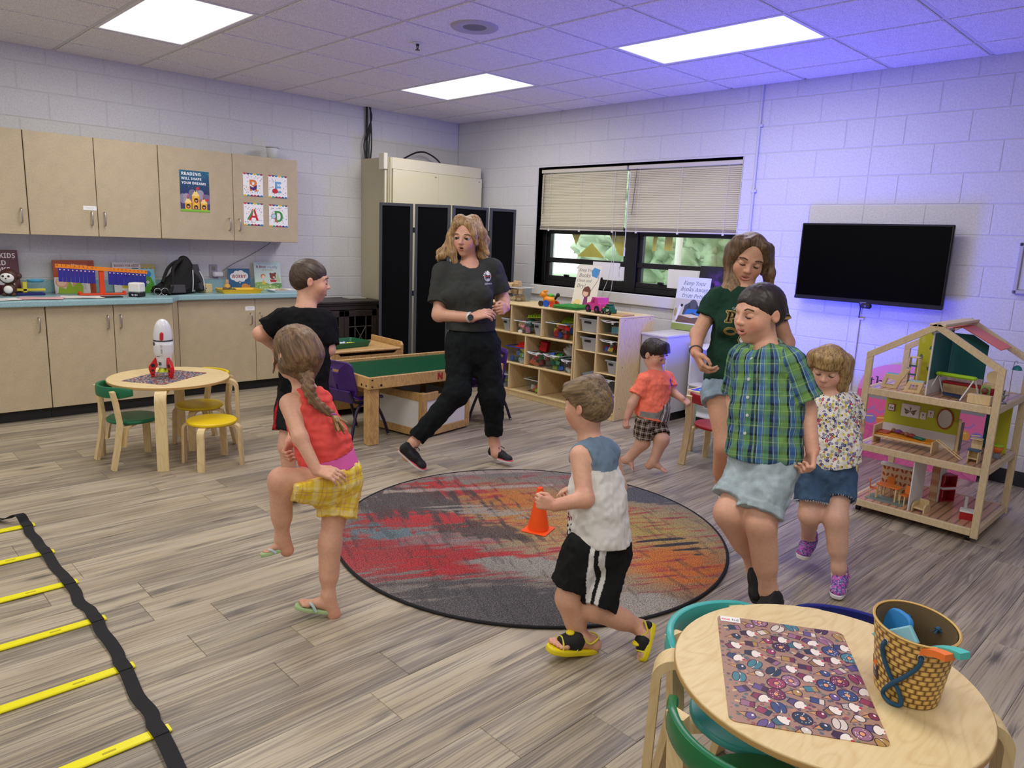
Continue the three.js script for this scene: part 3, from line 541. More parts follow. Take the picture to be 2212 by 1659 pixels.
const trayGeo=(w,d,h,f=0.02,th=0.004)=>{
const pts=[];
const o=rrect(w,d,0.02),ring=(s,y)=>o.getPoints(8).map(p=>[p.x*s,y,p.y*s]);
const A=ring(1-f/w*2,0),B=ring(1,h),C=ring(1-th/w*2,h),Dd=ring(1 -(f+th)/w*2,th),pos=[],q=(a,b,c,e)=>pos.push(...a,...c,...b,...a,...e,...c),n=A.length;
for(let i=0;i<n;i++){const j=(i+1)% n;q(A[i],A[j],B[j],B[i]);q(B[i],B[j],C[j],C[i]);q(C[i],C[j],Dd[j],Dd[i]);pos.push(0,0,0,...A[i],...A[j]);pos.push(0,th,0,...Dd[j],...Dd[i]);}
const g=new THREE.BufferGeometry();g.setAttribute('position',new THREE.Float32BufferAttribute(pos,3));g.computeVertexNormals();return boxuv(g);
};
{const t=tag(obj('yellow_tray',trayGeo(0.36,0.24,0.035),std('#f0c62c',0.4,{side:THREE.DoubleSide})),'yellow plastic tray holding a few stones on the counter','tray');t.position.set(0.30,CT,2.76);t.rotation.y=1.45;
[[0.26,2.86,'#7a6048',0.026],[0.31,2.84,'#5d5638',0.028],[0.29,2.80,'#4c4a30',0.022]].forEach(([x,z,c,r],i)=>{const g=new THREE.IcosahedronGeometry(r,2),P=g.attributes.position;for(let k=0;k<P.count;k++){const q=1+0.25*n3(P.getX(k)*40+i*5,P.getY(k)*40,P.getZ(k)*40);P.setXYZ(k,P.getX(k)*1.3*q,P.getY(k)*0.75*q,P.getZ(k)*q);}g.computeVertexNormals();const s=tag(obj('stone',g,std(c,0.7)),['brown stone lying in the yellow tray, farthest left','olive stone in the middle of the yellow tray pile','dark stone in the yellow tray, nearest the tray centre'][i],'stone','stones in the yellow tray');s.position.set(x,CT+0.006+r*0.7,z);});
}
{const t=tag(obj('white_tray',trayGeo(0.26,0.2,0.02),std('#eeeeee',0.4,{side:THREE.DoubleSide})),'white shallow tray of markers beside the boy on the counter','tray');t.position.set(0.29,CT,2.33);t.rotation.y=1.5;
['#c5302c','#d8d8d8','#3f8f4a','#e0c62c','#c5302c'].forEach((c,i)=>{const m=tag(obj('marker',[rod([0,0,-0.06],[0,0,0.05],0.007),rod([0,0,0.05],[0,0,0.065],0.004)],std(c,0.4)),['red marker in the white tray, nearest the front','white marker in the white tray','green marker in the white tray','yellow marker in the white tray','red marker in the white tray, at the back'][i],'marker','markers in the white tray');m.position.set(0.35-i*0.026,CT+0.012,2.34);m.rotation.y=0.2*(i-2);});}
// ---------- tall cabinet, cables ----------
const cream=std('#d9d2b2',0.5),cream2=std('#e3dcbd',0.5);
{
const t=thing('storage_cabinet','tall cream storage cabinet in the corner behind the black folding screen','cabinet',[0.003,0,0.08]);
obj('carcass',bx3(0,0.475,0.02,2.2,0,1.21,0.003),std('#bfb799',0.55),t);
obj('fascia',bx3(0.475,0.495,2.09,2.2,0,1.175,0.003),cream2,t);
for(const[a,b,n]of[[-0.012,0.59,0],[0.592,1.165,1]]){const d=obj('door',bx3(0.477,0.50,0.1,2.088,a,b,0.002),cream2,t);obj('door_catch',bx3(0.50,0.504,2.05,2.058,a+0.03,a+0.05,0.001),M.grey,d);}
obj('corner_post',[bx3(0.475,0.497,0.02,2.2,1.178,1.195,0.003),bx3(0.475,0.485,0.02,2.15,1.197,1.208,0.002)],cream,t);
obj('plinth',bx3(0.0,0.46,0,0.1,0.01,1.2,0.003),M.black,t);
}
{const t=thing('junction_box','cream junction box and raceway at the top corner of the tall cabinet','junction box',[0.43,2.08,1.293]);obj('box',bx3(-0.04,0.05,0,0.155,0,0.045,0.004),std('#e6e1cb',0.45),t);obj('raceway',bx3(0.012,0.034,-1.6,0,0,0.02,0.003),std('#ece6cc',0.45),t);}
tag(obj('cable_bundle',[rod([0.03,2.2,1.245],[0.03,H,1.245],0.012),...[0,1,2,3].map(i=>tube([[0.07+0.01*i,2.205,1.28-0.012*i],[0.05,2.34,1.29-0.03*i],[0.045,2.5,1.235-0.012*i],[0.045,2.62,1.195+0.005*i],[0.04,H+0.01,1.225-0.006*i]],0.007,40,8))],std('#19191b',0.5)),'bundle of black cables dropping from the ceiling onto the tall cabinet','cable');
tag(obj('cable_loop',tube([[0.2,2.21,0.94],[0.17,2.26,0.84],[0.13,2.33,0.66],[0.13,2.335,0.56],[0.15,2.28,0.43],[0.18,2.21,0.37]],0.009,48,8),std('#17171a',0.5)),'black cable looping up over the top of the tall cabinet','cable');
// ---------- folding screen ----------
{
const t=thing('folding_screen','black four-panel folding screen standing before the tall cabinet','screen',[0,0,0]);
const pts=[[0.72,1.56],[0.955,1.315],[1.235,1.085],[1.285,0.655],[1.355,0.345]],fr=std('#3e4146',0.5),fab=new THREE.MeshPhysicalMaterial({color:'#040406',roughness:0.8,specularIntensity:0.25});
for(let i=0;i<4;i++){
const[ax,az]=pts[i],[bx,bz]=pts[i+1],L=Math.hypot(bx-ax,bz-az)- 0.02,a=-Math.atan2(bz-az,bx-ax),hh=1.745;
const g=new THREE.Group();const p=obj('panel',[bx3(-L/2,-L/2+0.028,0.0,hh,-0.01,0.01,0.002),bx3(L/2-0.028,L/2,0,hh,-0.01,0.01,0.002),bx3(-L/2,L/2,hh-0.028,hh,-0.0095,0.0095,0.002),bx3(-L/2,L/2,0.06,0.1,-0.0095,0.0095,0.002)],fr,t);
p.position.set((ax+bx)/2,0,(az+bz)/2);p.rotation.y=a;obj('fabric',bx3(-L/2+0.025,L/2-0.025,0.09,hh-0.025,-0.003,0.003,0.001),fab,p);
if(i)for(const y of[1.5,0.9,0.25]){const h=obj('hinge',bx3(-0.012,0.012,y-0.025,y+0.025,-0.006,0.012,0.002),M.black,t);h.position.set(ax,0,az);}
}
}
// ---------- dark glass-door cabinet ----------
{
const t=thing('sideboard','dark wood sideboard with lattice glass doors beside the tall cabinet','sideboard',[0.01,0,1.33]),L=0.84,D=0.42;
obj('top',[bx3(-0.005,D+0.025,0.765,0.79,-0.015,L+0.015,0.006),bx3(0,D+0.012,0.745,0.766,-0.005,L+0.005,0.004)],M.dark,t);
obj('carcass',[bx3(0,D-0.02,0.06,0.745,0,0.02),bx3(0,D-0.02,0.06,0.745,L-0.02,L),bx3(0,0.015,0.06,0.745,0,L),bx3(0,D-0.02,0.06,0.085,0,L),bx3(0,D-0.06,0.36,0.375,0,L),bx3(D-0.025,D,0.70,0.745,0,L),bx3(D-0.025,D,0.06,0.10,0,L),bx3(D-0.025,D,0.06,0.745,0,0.05),bx3(D-0.025,D,0.06,0.745,L-0.03,L),bx3(D-0.05,D,0,0.06,0,0.06),bx3(D-0.05,D,0,0.06,L-0.06,L)],M.dark,t);
const gl=new THREE.MeshPhysicalMaterial({color:'#8a8d90',transmission:1,roughness:0.05,thickness:0});
for(const[a,b]of[[0.055,0.43],[0.435,0.81]]){
const m=(a+b)/2,y0=0.105,y1=0.695,i0=a+0.055,i1=b-0.055,j0=y0+0.06,j1=y1-0.06;
const d=obj('door',[bx3(D-0.012,D+0.008,y0,y1,a,a+0.055,0.003),bx3(D-0.012,D+0.008,y0,y1,b-0.055,b,0.003),bx3(D-0.012,D+0.008,y0,y0+0.06,a,b,0.003),bx3(D-0.012,D+0.008,y1-0.06,y1,a,b,0.003)],M.dark,t);
const bars=[],q=0.009;const v1=mix(i0,i1,0.26),v2=mix(i0,i1,0.74),h1=mix(j0,j1,0.78),h2=mix(j0,j1,0.36);
for(const z of[v1,v2])bars.push(bx3(D-0.004,D+0.006,j0,j1,z-q/2,z+q/2,0.002));for(const y of[h1,h2])bars.push(bx3(D-0.004,D+0.006,y-q/2,y+q/2,i0,i1,0.002));
bars.push(bar([D+0.001,h2,v1],[D+0.001,h1,v2],q,q),bar([D+0.001,h1,v1],[D+0.001,h2,v2],q,q),bar([D+0.001,j0,v1],[D+0.001,h2,v2],q,q),bar([D+0.001,h2,v1],[D+0.001,j0,v2],q,q));
obj('lattice',bars,std('#5a524b',0.4,{metalness:0.3}),d);obj('glass',bx3(D-0.008,D-0.005,j0-0.01,j1+0.01,i0-0.01,i1+0.01,0.0005),gl,d);obj('knob',sph(0.009,[D+0.016,0.4,a<0.1?b-0.02:a+0.02]),M.steel,d);
}
}
tag(obj('paper_pad',bx3(-0.07,0.07,0,0.012,-0.1,0.1,0.002),std('#b5b2ab',0.7)),'grey paper pad lying on the dark sideboard','pad').position.set(0.2,0.791,1.5);
// ================= SMALL TABLES AND CHAIRS =================
const arcPath=(r0,y0,r1,yb,rb,n=8)=>{
const p=[[r0,y0],[r1-rb,y0]];for(let i=1;i<=n;i++){const a=HP-i/n*HP;p.push([r1-rb+rb*Math.cos(a),y0-rb+rb*Math.sin(a)]);}p.push([r1+0.008,yb]);return p;
};
function bentLeg(ang,r0,y0,r1,rb,w,t){const c=Math.cos(ang),s=Math.sin(ang);return ribbon(arcPath(r0,y0-t/2,r1,0,rb).map(([r,y])=>[r*c,y,r*s]),w,t,[-s,0,c]);}
function roundTable(label,x,z,r,h,angs,rl){
const t=thing('round_table',label,'table',[x,0,z]);
const top=mv(new THREE.CylinderGeometry(r,r,0.001,72),[0,h,0]);
const edge=lathe([[0,h-0.02],[r-0.004,h-0.02],[r,h-0.016],[r,h-0.004],[r-0.004,h],[0,h]],80);
obj('tabletop',boxuv(edge),M.birch,t);
obj('edge_band',lathe([[r+0.0004,h-0.0155],[r+0.0012,h-0.015],[r+0.0012,h-0.005],[r+0.0004,h-0.0045]],80),std('#c39a5c',0.6),t);
for(const a of angs)obj('leg',bentLeg(a,r*0.55,h-0.021,rl,0.05,0.064,0.022),M.birch,t);
return t;
}
roundTable('small round birch table holding the toy rocket, by the base cabinets',1.945,3.955,0.358,0.5,[27,-63,207,117].map(a=>a*D2R),0.40);
roundTable('round birch table in the foreground with the dessert placemat',6.185,4.012,0.334,0.5,[151,61,-29,-119].map(a=>a*D2R),0.372);
const seatDisc=(r,y,t=0.022)=>lathe([[0,y-t],[r-0.006,y-t],[r,y-t+0.006],[r,y-0.006],[r-0.006,y],[0,y]],56);
function stool(label,x,z,turn,m,sc=1,group){
const t=thing('stool',label,'stool',[x,0,z],turn,group);
obj('seat',seatDisc(0.146,0.285),m,t);
for(let i=0;i<4;i++)obj('leg',bentLeg((45+90*i)*D2R,0.05,0.263,0.172,0.035,0.042,0.017),M.birch,t);
return t;
}
function chair(label,x,z,turn,m,R=0.172,A=78,by=0.463,bh=0.034){
const t=thing('child_chair',label,'chair',[x,0,z],turn);
obj('seat',seatDisc(0.148,0.282),m,t);
for(const s of[-1,1])obj('front_leg',bentLeg(-HP+s*0.78,0.05,0.26,0.165,0.035,0.042,0.017),M.birch,t);
for(const s of[-1,1]){
const xx=s*0.142,p=[[xx,0,0.175],[xx*0.99,0.14,0.145],[xx*0.98,0.28,0.125],[xx*0.96,0.40,0.140],[xx*0.94,0.475,0.155]];
obj('rear_leg',ribbon(p,0.045,0.022,[1,0,0]),M.birch,t);
obj('brace',ribbon([[s*0.07,0.252,0.02],[s*0.105,0.252,0.062],[s*0.124,0.24,0.09],[s*0.13,0.2,0.1],[s*0.13,0.13,0.112]],0.04,0.016,[0.8,0,-0.6*s]),M.birch,t);
}
const pts=[];for(let i=0;i<=20;i++){const a=(-A+2*A*i/20)*D2R;pts.push([R*Math.sin(a),by,0.018+R*0.96*Math.cos(a)]);}
const band=[],n=pts.length,wv=[];
for(let i=0;i<n;i++){const e=Math.min(i,n-1-i)/3,hh=bh*Math.sqrt(clamp(0.35+e*0.65));const a=(-A+2*A*i/20)*D2R,o=[Math.sin(a),Math.cos(a)];const ring=[];for(let k=0;k<12;k++){const b=k/12*Math.PI*2,cx=Math.sign(Math.cos(b))*Math.pow(Math.abs(Math.cos(b)),0.5)*0.012,cy=Math.sign(Math.sin(b))*Math.pow(Math.abs(Math.sin(b)),0.6)*hh;ring.push([pts[i][0]+ o[0]*cx,pts[i][1]+ cy,pts[i][2]+ o[1]*cx]);}wv.push(ring);}
for(let i=0;i<n-1;i++)for(let k=0;k<12;k++){const j=(k+1)% 12;for(const v of[wv[i][k],wv[i+1][k],wv[i+1][j],wv[i][k],wv[i+1][j],wv[i][j]])band.push(...v);}
for(const[R,f]of[[wv[0],1],[wv[n-1],0]])for(let k=1;k<11;k++){const q=f?[R[0],R[k],R[k+1]]:[R[0],R[k+1],R[k]];for(const v of q)band.push(...v);}
const g=new THREE.BufferGeometry();g.setAttribute('position',new THREE.Float32BufferAttribute(band,3));g.computeVertexNormals();
obj('backrest',toCreasedNormals(g,0.9),m,t);
return t;
}
const greenM=std('#0f6b45',0.38),yelM=std('#efcd0c',0.38),tealP=std('#3fa8a2',0.3),navyM=std('#141c66',0.22),redM=std('#a3131b',0.35),oliveY=std('#e3c70d',0.38);
chair('green child chair with its back to the left, beside the rocket table',1.98,4.195,0.05,greenM);
stool('bright yellow round stool in front of the rocket table',2.33,3.85,0.02,yelM,1);
chair('yellow child chair mostly hidden behind the rocket table',1.86,3.74,Math.PI+0.1,oliveY);
chair('red child chair at the glowing light table',4.285,1.235,0.06,redM);
chair('teal child chair tucked under the foreground table',6.0,3.97,-1.68,tealP,0.205,64,0.452,0.03);
chair('navy child chair behind the foreground table, beside the woven tub',6.16,3.805,Math.PI+0.14,navyM,0.205,64,0.452,0.03);
chair('dark green child chair at the bottom edge of the picture',6.17,4.215,-0.09,std('#0f6b38',0.25),0.205,64,0.452,0.03);
{
const t=thing('toy_rocket','white and red toy rocket standing on the small round table','toy',[1.95,0.505,3.985],0.73),W=std('#dcdde2',0.25),R=std('#c8141c',0.3);
obj('nose_cone',lathe([[0.0555,0.235],[0.056,0.25],[0.054,0.285],[0.045,0.325],[0.03,0.352],[0.012,0.364],[0,0.366]],40),W,t);
obj('hull',lathe([[0,0.055],[0.03,0.055],[0.036,0.065],[0.046,0.12],[0.049,0.135],[0.052,0.138],[0.058,0.16],[0.0585,0.2],[0.0565,0.231],[0,0.231]],40),W,t);
obj('seam_ring',lathe([[0.054,0.229],[0.0578,0.229],[0.0578,0.236],[0.054,0.236]],40),std('#2a2a2e',0.4),t);
for(let i=0;i<3;i++){
const a=(i===0?-62:i===1?62:180)*D2R;
const f=obj('fin',mv(ext([[0.036,0.14],[0.066,0.10],[0.088,0.068],[0.09,0.05],[0.076,0.0],[0.056,0.0],[0.05,0.05],[0.036,0.075]],0.022,0.004),[0,0,0],[0,0,0]),R,t);f.rotation.y=a-HP;
for(const[r,y,q]of[[0.064,0.074,0.012],[0.067,0.042,0.008],[0.067,0.018,0.005]])obj('port',[cyl(q,q,0.024,[r,y,0],[HP,0,0],20)],M.black,f);
}
obj('thrusters',[[0.022,0],[-0.022,0],[0,0.022],[0,-0.022]].map(([x,z])=>lathe([[0.01,0.056],[0.014,0.045],[0.022,0.032],[0.018,0.032],[0.008,0.05]],20,[x,0,z])),std('#c8d81e',0.35),t);
obj('red_tab',bb(0.022,0.055,0.02,0.009,[0.02,0.262,0.051],[-0.12,0.3,0]),R,t);
obj('porthole',[mv(new THREE.TorusGeometry(0.01,0.0025,8,24),[-0.034,0.212,0.046],[0,-0.62,0]),mv(new THREE.CylinderGeometry(0.009,0.009,0.004,20),[-0.034,0.212,0.046],[HP,0,0.62])],std('#4a4448',0.3),t);
const lt=print(160,40,(g,w,h)=>{g.fillStyle='#dcdde2';g.fillRect(0,0,w,h);txt(g,'AERO-127',80,22,32,'#1b1b1f','bold','center','monospace',1);});
const lg=new THREE.CylinderGeometry(0.0592,0.0592,0.055,12,1,true,0.17,0.27),u=lg.attributes.uv;for(let i=0;i<u.count;i++){const a=u.getX(i),b=u.getY(i);u.setXY(i,b,1-a);}
obj('lettering',mv(lg,[0,0.182,0]),std('#ffffff',0.3,{map:lt}),t);
obj('hatch',[mv(bb(0.018,0.03,0.004,0.001),[-0.004,0.092,0.0405],[-0.17,0,0]),mv(bb(0.022,0.006,0.004,0.001),[-0.008,0.136,0.048])],std('#3c4a38',0.4),t);
}
const sweets=print(1024,700,(g,w,h)=>{
g.fillStyle='#a5806c';g.fillRect(0,0,w,h);
const dk='#2c2030',cols=['#9a3a56','#6a5488','#45808a','#b08a4a','#4a2c40','#d9cbbc','#7c3048','#3a4c78','#9a6a80','#2a3a48'];
for(let i=0;i<700;i++)disc(g,rr(0,w),rr(0,h),rr(4,13),['#86805e','#66706a','#96564f','#c08a68','#5a666e','#6b4656'][i % 6]);
let k=0;
for(let y=30;y<h;y +=84)for(let x=(k++ % 2?24:76);x<w;x +=104){
const cx=x+rr(-10,10),cy=y+rr(-9,9),c=cols[Math.floor(rng()*10)],c2=cols[Math.floor(rng()*10)],ty=Math.floor(rng()*5);
g.save();g.translate(cx,cy);g.rotate(rr(-0.7,0.7));g.scale(1.42,1.42);
if(ty===0){disc(g,0,0,37,dk,33);disc(g,0,0,33,c,29);for(let i=0;i<16;i++)disc(g,rr(-26,26),rr(-22,22),2,'#f5e8dc');disc(g,0,0,13,dk,11);disc(g,0,0,10,'#e6a070',8);}
else if(ty===1){poly(g,[[-24,0],[24,0],[15,34],[-15,34]],dk);poly(g,[[-20,2],[20,2],[12,30],[-12,30]],c2);for(let i=-2;i<=2;i++)lineP(g,[[i*7,2],[i*5,30]],dk,1.5);disc(g,0,-6,28,dk,17);disc(g,0,-6,25,'#eee2d6',14);disc(g,0,-20,15,'#eee2d6',9);disc(g,0,-29,6,'#c02f44');}
else if(ty===2){disc(g,0,-8,32,dk,17);disc(g,0,-8,29,c,14);g.fillStyle='#f1e3d3';g.fillRect(-27,-3,54,9);disc(g,0,12,32,dk,15);disc(g,0,12,29,c,12);}
else if(ty===3){g.fillStyle=dk;g.fillRect(-18,-31,36,50);g.fillStyle=c;g.fillRect(-15,-28,30,44);g.fillStyle=c2;g.fillRect(-15,-28,30,16);g.fillStyle='#d9b98a';g.fillRect(-4,18,8,18);}
else{poly(g,[[-17,-4],[17,-4],[0,38]],dk);poly(g,[[-13,-2],[13,-2],[0,32]],'#c9935a');disc(g,0,-12,21,dk,18);disc(g,0,-12,18,c,15);disc(g,-6,-17,6,'#f5e6ea',4);}
g.restore();
}
g.fillStyle='#f5f2ee';g.fillRect(0,h-130,62,112);g.save();g.translate(32,h-76);g.rotate(-HP);txt(g,'me',-28,2,34,'#d8453c');txt(g,'hd',26,2,34,'#8a8a90');g.restore();
});
function mat(label,x,y,z,turn,w,d,tex){const g=boxuv(mv(ext(rrect(w,d,0.02),0.002,0),[0,0.001,0],[-HP,0,0])),P=g.attributes.position,u=g.attributes.uv;for(let i=0;i<P.count;i++)u.setXY(i,P.getX(i)/w+0.5,0.5-P.getZ(i)/d);const o=tag(obj('placemat',g,std('#ffffff',0.4,{map:tex})),label,'placemat');o.position.set(x,y,z);o.rotation.y=turn;return o;}
mat('dessert-print placemat of donuts and cupcakes lying on the foreground table',6.131,0.5,4.062,-0.983,0.445,0.307,sweets);
const collage=dtex(256,180,(u,v)=>{const a=n2(u*9,v*16),b=n2(u*14+9,v*26),c=n2(u*5+3,v*7);let q=mix3([0.25,0.2,0.22],[0.62,0.55,0.55],clamp(0.4+a*0.8));if(b>0.45)q=[0.82,0.8,0.8];if(c>0.5)q=mix3(q,[0.65,0.18,0.18],0.7);if(c<-0.55)q=mix3(q,[0.2,0.3,0.5],0.7);return q;});
mat('dark photo-collage placemat under the toy rocket',1.95,0.5,3.98,-0.97,0.44,0.30,collage);
// ---------- woven tub on the foreground table ----------
{
const t=thing('woven_tub','oval tub printed like a woven basket on the foreground table','basket',[6.33,0.5005,3.925],-1.0);
const wv=dtex(512,384,(u,v)=>{const X=u*24,Y=v*13,row=Math.floor(Y),fx=((X +(row % 2)*0.5)% 1+1)% 1,fy=Y-row;const e=Math.min(fx,1-fx)*2,ey=Math.min(fy,1-fy)*2;const hgt=clamp(Math.sqrt(clamp(e*1.6))*clamp(ey*2.6));let c=mix3([0.40,0.27,0.12],[0.92,0.77,0.43],hgt);if(e<0.26)c=mix3([0.36,0.24,0.1],[0.78,0.6,0.3],clamp(e*3));return c;});
const a0=0.078,b0=0.064,a1=0.103,b1=0.082,hh=0.158,N=64,pos=[],uv=[],pin=[];
const P=(k,y,o=0)=>{const th=k/N*Math.PI*2,f=y/hh;return[(mix(a0,a1,f)+ o)*Math.cos(th),y,(mix(b0,b1,f)+ o)*Math.sin(th)];};
for(let k=0;k<N;k++)for(let j=0;j<6;j++){const y0=hh*j/6,y1=hh*(j+1)/6;const q=[P(k,y0),P(k,y1),P(k+1,y1),P(k+1,y0)],U=[[k/N,y0/hh],[k/N,y1/hh],[(k+1)/N,y1/hh],[(k+1)/N,y0/hh]];for(const i of[0,1,2,0,2,3]){pos.push(...q[i]);uv.push(...U[i]);}const w=[P(k,y0,-0.005),P(k+1,y0,-0.005),P(k+1,y1,-0.005),P(k,y1,-0.005)];for(const i of[0,1,2,0,2,3])pin.push(...w[i]);}
const g=new THREE.BufferGeometry();g.setAttribute('position',new THREE.Float32BufferAttribute(pos,3));g.setAttribute('uv',new THREE.Float32BufferAttribute(uv,2));g.computeVertexNormals();
obj('wall',g,std('#ffffff',0.35,{map:wv,bumpMap:wv,bumpScale:0.002}),t);
const gi=new THREE.BufferGeometry();gi.setAttribute('position',new THREE.Float32BufferAttribute(pin,3));gi.computeVertexNormals();obj('lining',[gi,mv(new THREE.CylinderGeometry(1,1,0.003,40),[0,0.003,0],[0,0,0],[a0,1,b0])],std('#6d5a3c',0.8),t);
const rim=[];for(let k=0;k<N;k++)rim.push(P(k,hh));const rt=wv.clone();rt.repeat.set(40,0.3);obj('rim',tube(rim,0.0035,96,8,true),std('#ffffff',0.4,{map:rt}),t);
const rope=std('#24506e',0.8);const S=(th,y,o=0.006)=>P((th-0.88)/(Math.PI*2)*N,y,o);
const q0=1.93,q1=1.05;
obj('rope_handle',[tube([S(q0,0.128,-0.004),S(q0,0.128,0.006),S(q0+0.03,0.105),S(1.72,0.065),S(1.42,0.035,0.008),S(1.32,0.008,0.012),S(1.55,-0.008+0.012,0.016),S(1.8,0.012,0.012),S(1.62,0.045,0.014),S(1.3,0.08),S(q1+0.05,0.107),S(q1,0.128,0.006),S(q1,0.128,-0.004)],0.0048,140,8)],rope,t);
for(const th of[q0,q1]){const p=S(th,0.13,0.001);obj('eyelet',mv(new THREE.TorusGeometry(0.006,0.0018,8,20),p,[0,HP-th+0.88,0]),M.steel,t);}
for(const th of[q0+Math.PI,q1+Math.PI]){const p=S(th,0.13,-0.008),k=[];for(let i=0;i<14;i++)k.push(rod([p[0],p[1],p[2]],[p[0]+ rr(-0.012,0.012),p[1]- rr(-0.006,0.016),p[2]+ rr(-0.008,0.014)],0.0018,0.001,5));k.push(sph(0.006,p));obj('rope_knot',k,rope,t);}
const lt=print(220,90,(g2,w,h)=>{g2.fillStyle='#17151c';g2.fillRect(0,0,w,h);txt(g2,'WARNING',96,28,36,'#f2f2f2');for(let i=0;i<3;i++)lineP(g2,[[20,54+i*11],[rr(150,200),54+i*11]],'#b5b5b5',3);});
const lp=[],lu=[];for(let i=0;i<12;i++){const A=2.95-i*0.062,B=A-0.062;const q=[S(A,0.02,0.001),S(A,0.055,0.001),S(B,0.055,0.001),S(B,0.02,0.001)],U=[[i/12,0],[i/12,1],[(i+1)/12,1],[(i+1)/12,0]];for(const j of[0,2,1,0,3,2]){lp.push(...q[j]);lu.push(...U[j]);}}
const lg=new THREE.BufferGeometry();lg.setAttribute('position',new THREE.Float32BufferAttribute(lp,3));lg.setAttribute('uv',new THREE.Float32BufferAttribute(lu,2));lg.computeVertexNormals();obj('warning_label',lg,std('#ffffff',0.4,{map:lt,side:THREE.DoubleSide}),t);
const inTub=(name,label,g3,m)=>{const o=tag(obj(name,g3,m),label,'toy');o.position.copy(t.position);o.rotation.y=-1.0;return o;};
const strip=(off,y)=>{const p=[];for(let i=0;i<=14;i++){const f=i/14;p.push([mix(0.0,0.14,f),y+0.11*Math.sin(f*1.5)+ 0.052,mix(0.05,-0.035,f)+ off]);}return ribbon(p,0.026,0.014,[0.5,0,0.86]);};
inTub('foam_band','teal foam band sticking out of the woven tub',strip(-0.014,0.008),std('#4fbfb4',0.4));
inTub('foam_band','orange foam band sticking out of the woven tub',strip(0.012,0.0),std('#f07a2c',0.4));
inTub('foam_paddle','blue scalloped foam piece inside the woven tub',mv(ext(rrect(0.07,0.09,0.03),0.014,0.004),[-0.05,0.112,0.022],[-0.3,0.5,0.1]),std('#2f86c9',0.5));
inTub('foam_wedge','pale blue folded foam piece in the woven tub',mv(ext([[-0.04,-0.03],[0.03,-0.03],[0.035,0.03],[0,0.045]],0.02,0.004),[0.0,0.115,0.035],[-0.6,0.9,0]),std('#8cc6d6',0.5));
}
// ---------- play table, toy box, bench, purple chairs ----------
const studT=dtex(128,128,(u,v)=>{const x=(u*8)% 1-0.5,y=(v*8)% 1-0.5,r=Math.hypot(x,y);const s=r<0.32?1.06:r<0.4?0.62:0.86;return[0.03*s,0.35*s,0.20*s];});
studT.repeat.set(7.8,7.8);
{
const t=thing('play_table','low wooden play table with a green studded top and a red letter N','table',[2.24,0,2.265],-0.035),w=0.75,L=1.22,h=0.488;
const rail=(a,b,c,d)=>bx3(a,b,h-0.085,h,c,d,0.004);
obj('side_rail',rail(-w/2,w/2,L/2-0.022,L/2),M.oak,t);obj('side_rail',rail(-w/2,w/2,-L/2,-L/2+0.022),M.oak,t);
obj('side_rail',rail(w/2-0.022,w/2,-L/2+0.022,L/2-0.022),M.oak,t);obj('side_rail',rail(-w/2,-w/2+0.022,-L/2+0.022,L/2-0.022),M.oak,t);
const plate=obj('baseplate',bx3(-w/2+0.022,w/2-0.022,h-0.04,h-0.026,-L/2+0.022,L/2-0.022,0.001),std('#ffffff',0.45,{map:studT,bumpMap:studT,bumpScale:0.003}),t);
const sg=new THREE.CylinderGeometry(0.0052,0.0052,0.004,8),nx=43,nz=73,im=new THREE.InstancedMesh(sg,std('#0f5d38',0.4),nx*nz);let k=0;for(let i=0;i<nx;i++)for(let j=0;j<nz;j++)im.setMatrixAt(k++,new THREE.Matrix4().makeTranslation(-w/2+0.03+i*0.016,h-0.024,-L/2+0.03+j*0.016));im.name='studs';im.userData.kind='stuff';im.castShadow=im.receiveShadow=true;t.add(im);
for(const[x,z]of[[1,1],[1,-1],[-1,1],[-1,-1]])obj('leg',bx3(x*(w/2-0.058)- 0.036,x*(w/2-0.058)+ 0.036,0,h-0.086,z*(L/2-0.058)- 0.042,z*(L/2-0.058)+ 0.042,0.005),M.oak,t);
const bolts=[];for(const z of[L/2-0.03,-L/2+0.03])for(const y of[h-0.02,h-0.066])bolts.push(cyl(0.006,0.006,0.004,[w/2,y,z],[0,0,HP],12));for(const z of[L/2-0.1,-L/2+0.1])bolts.push(cyl(0.009,0.009,0.004,[w/2,h-0.06,z],[0,0,HP],12));for(const x of[w/2-0.03,w/2-0.09])bolts.push(cyl(0.008,0.008,0.004,[x,h-0.06,L/2],[HP,0,0],12));
obj('bolt_heads',bolts,M.black,t);
const s=new THREE.Shape([[0,0],[0.012,0],[0.012,0.032],[0.03,0],[0.044,0],[0.044,0.05],[0.032,0.05],[0.032,0.018],[0.014,0.05],[0,0.05]].map(q=>new THREE.Vector2(...q)));
obj('letter_n',mv(ext(s,0.003,0.0008),[w/2+0.0012,h-0.066,0.03],[0,HP,0]),std('#b0242a',0.4),t,'red letter N');
}
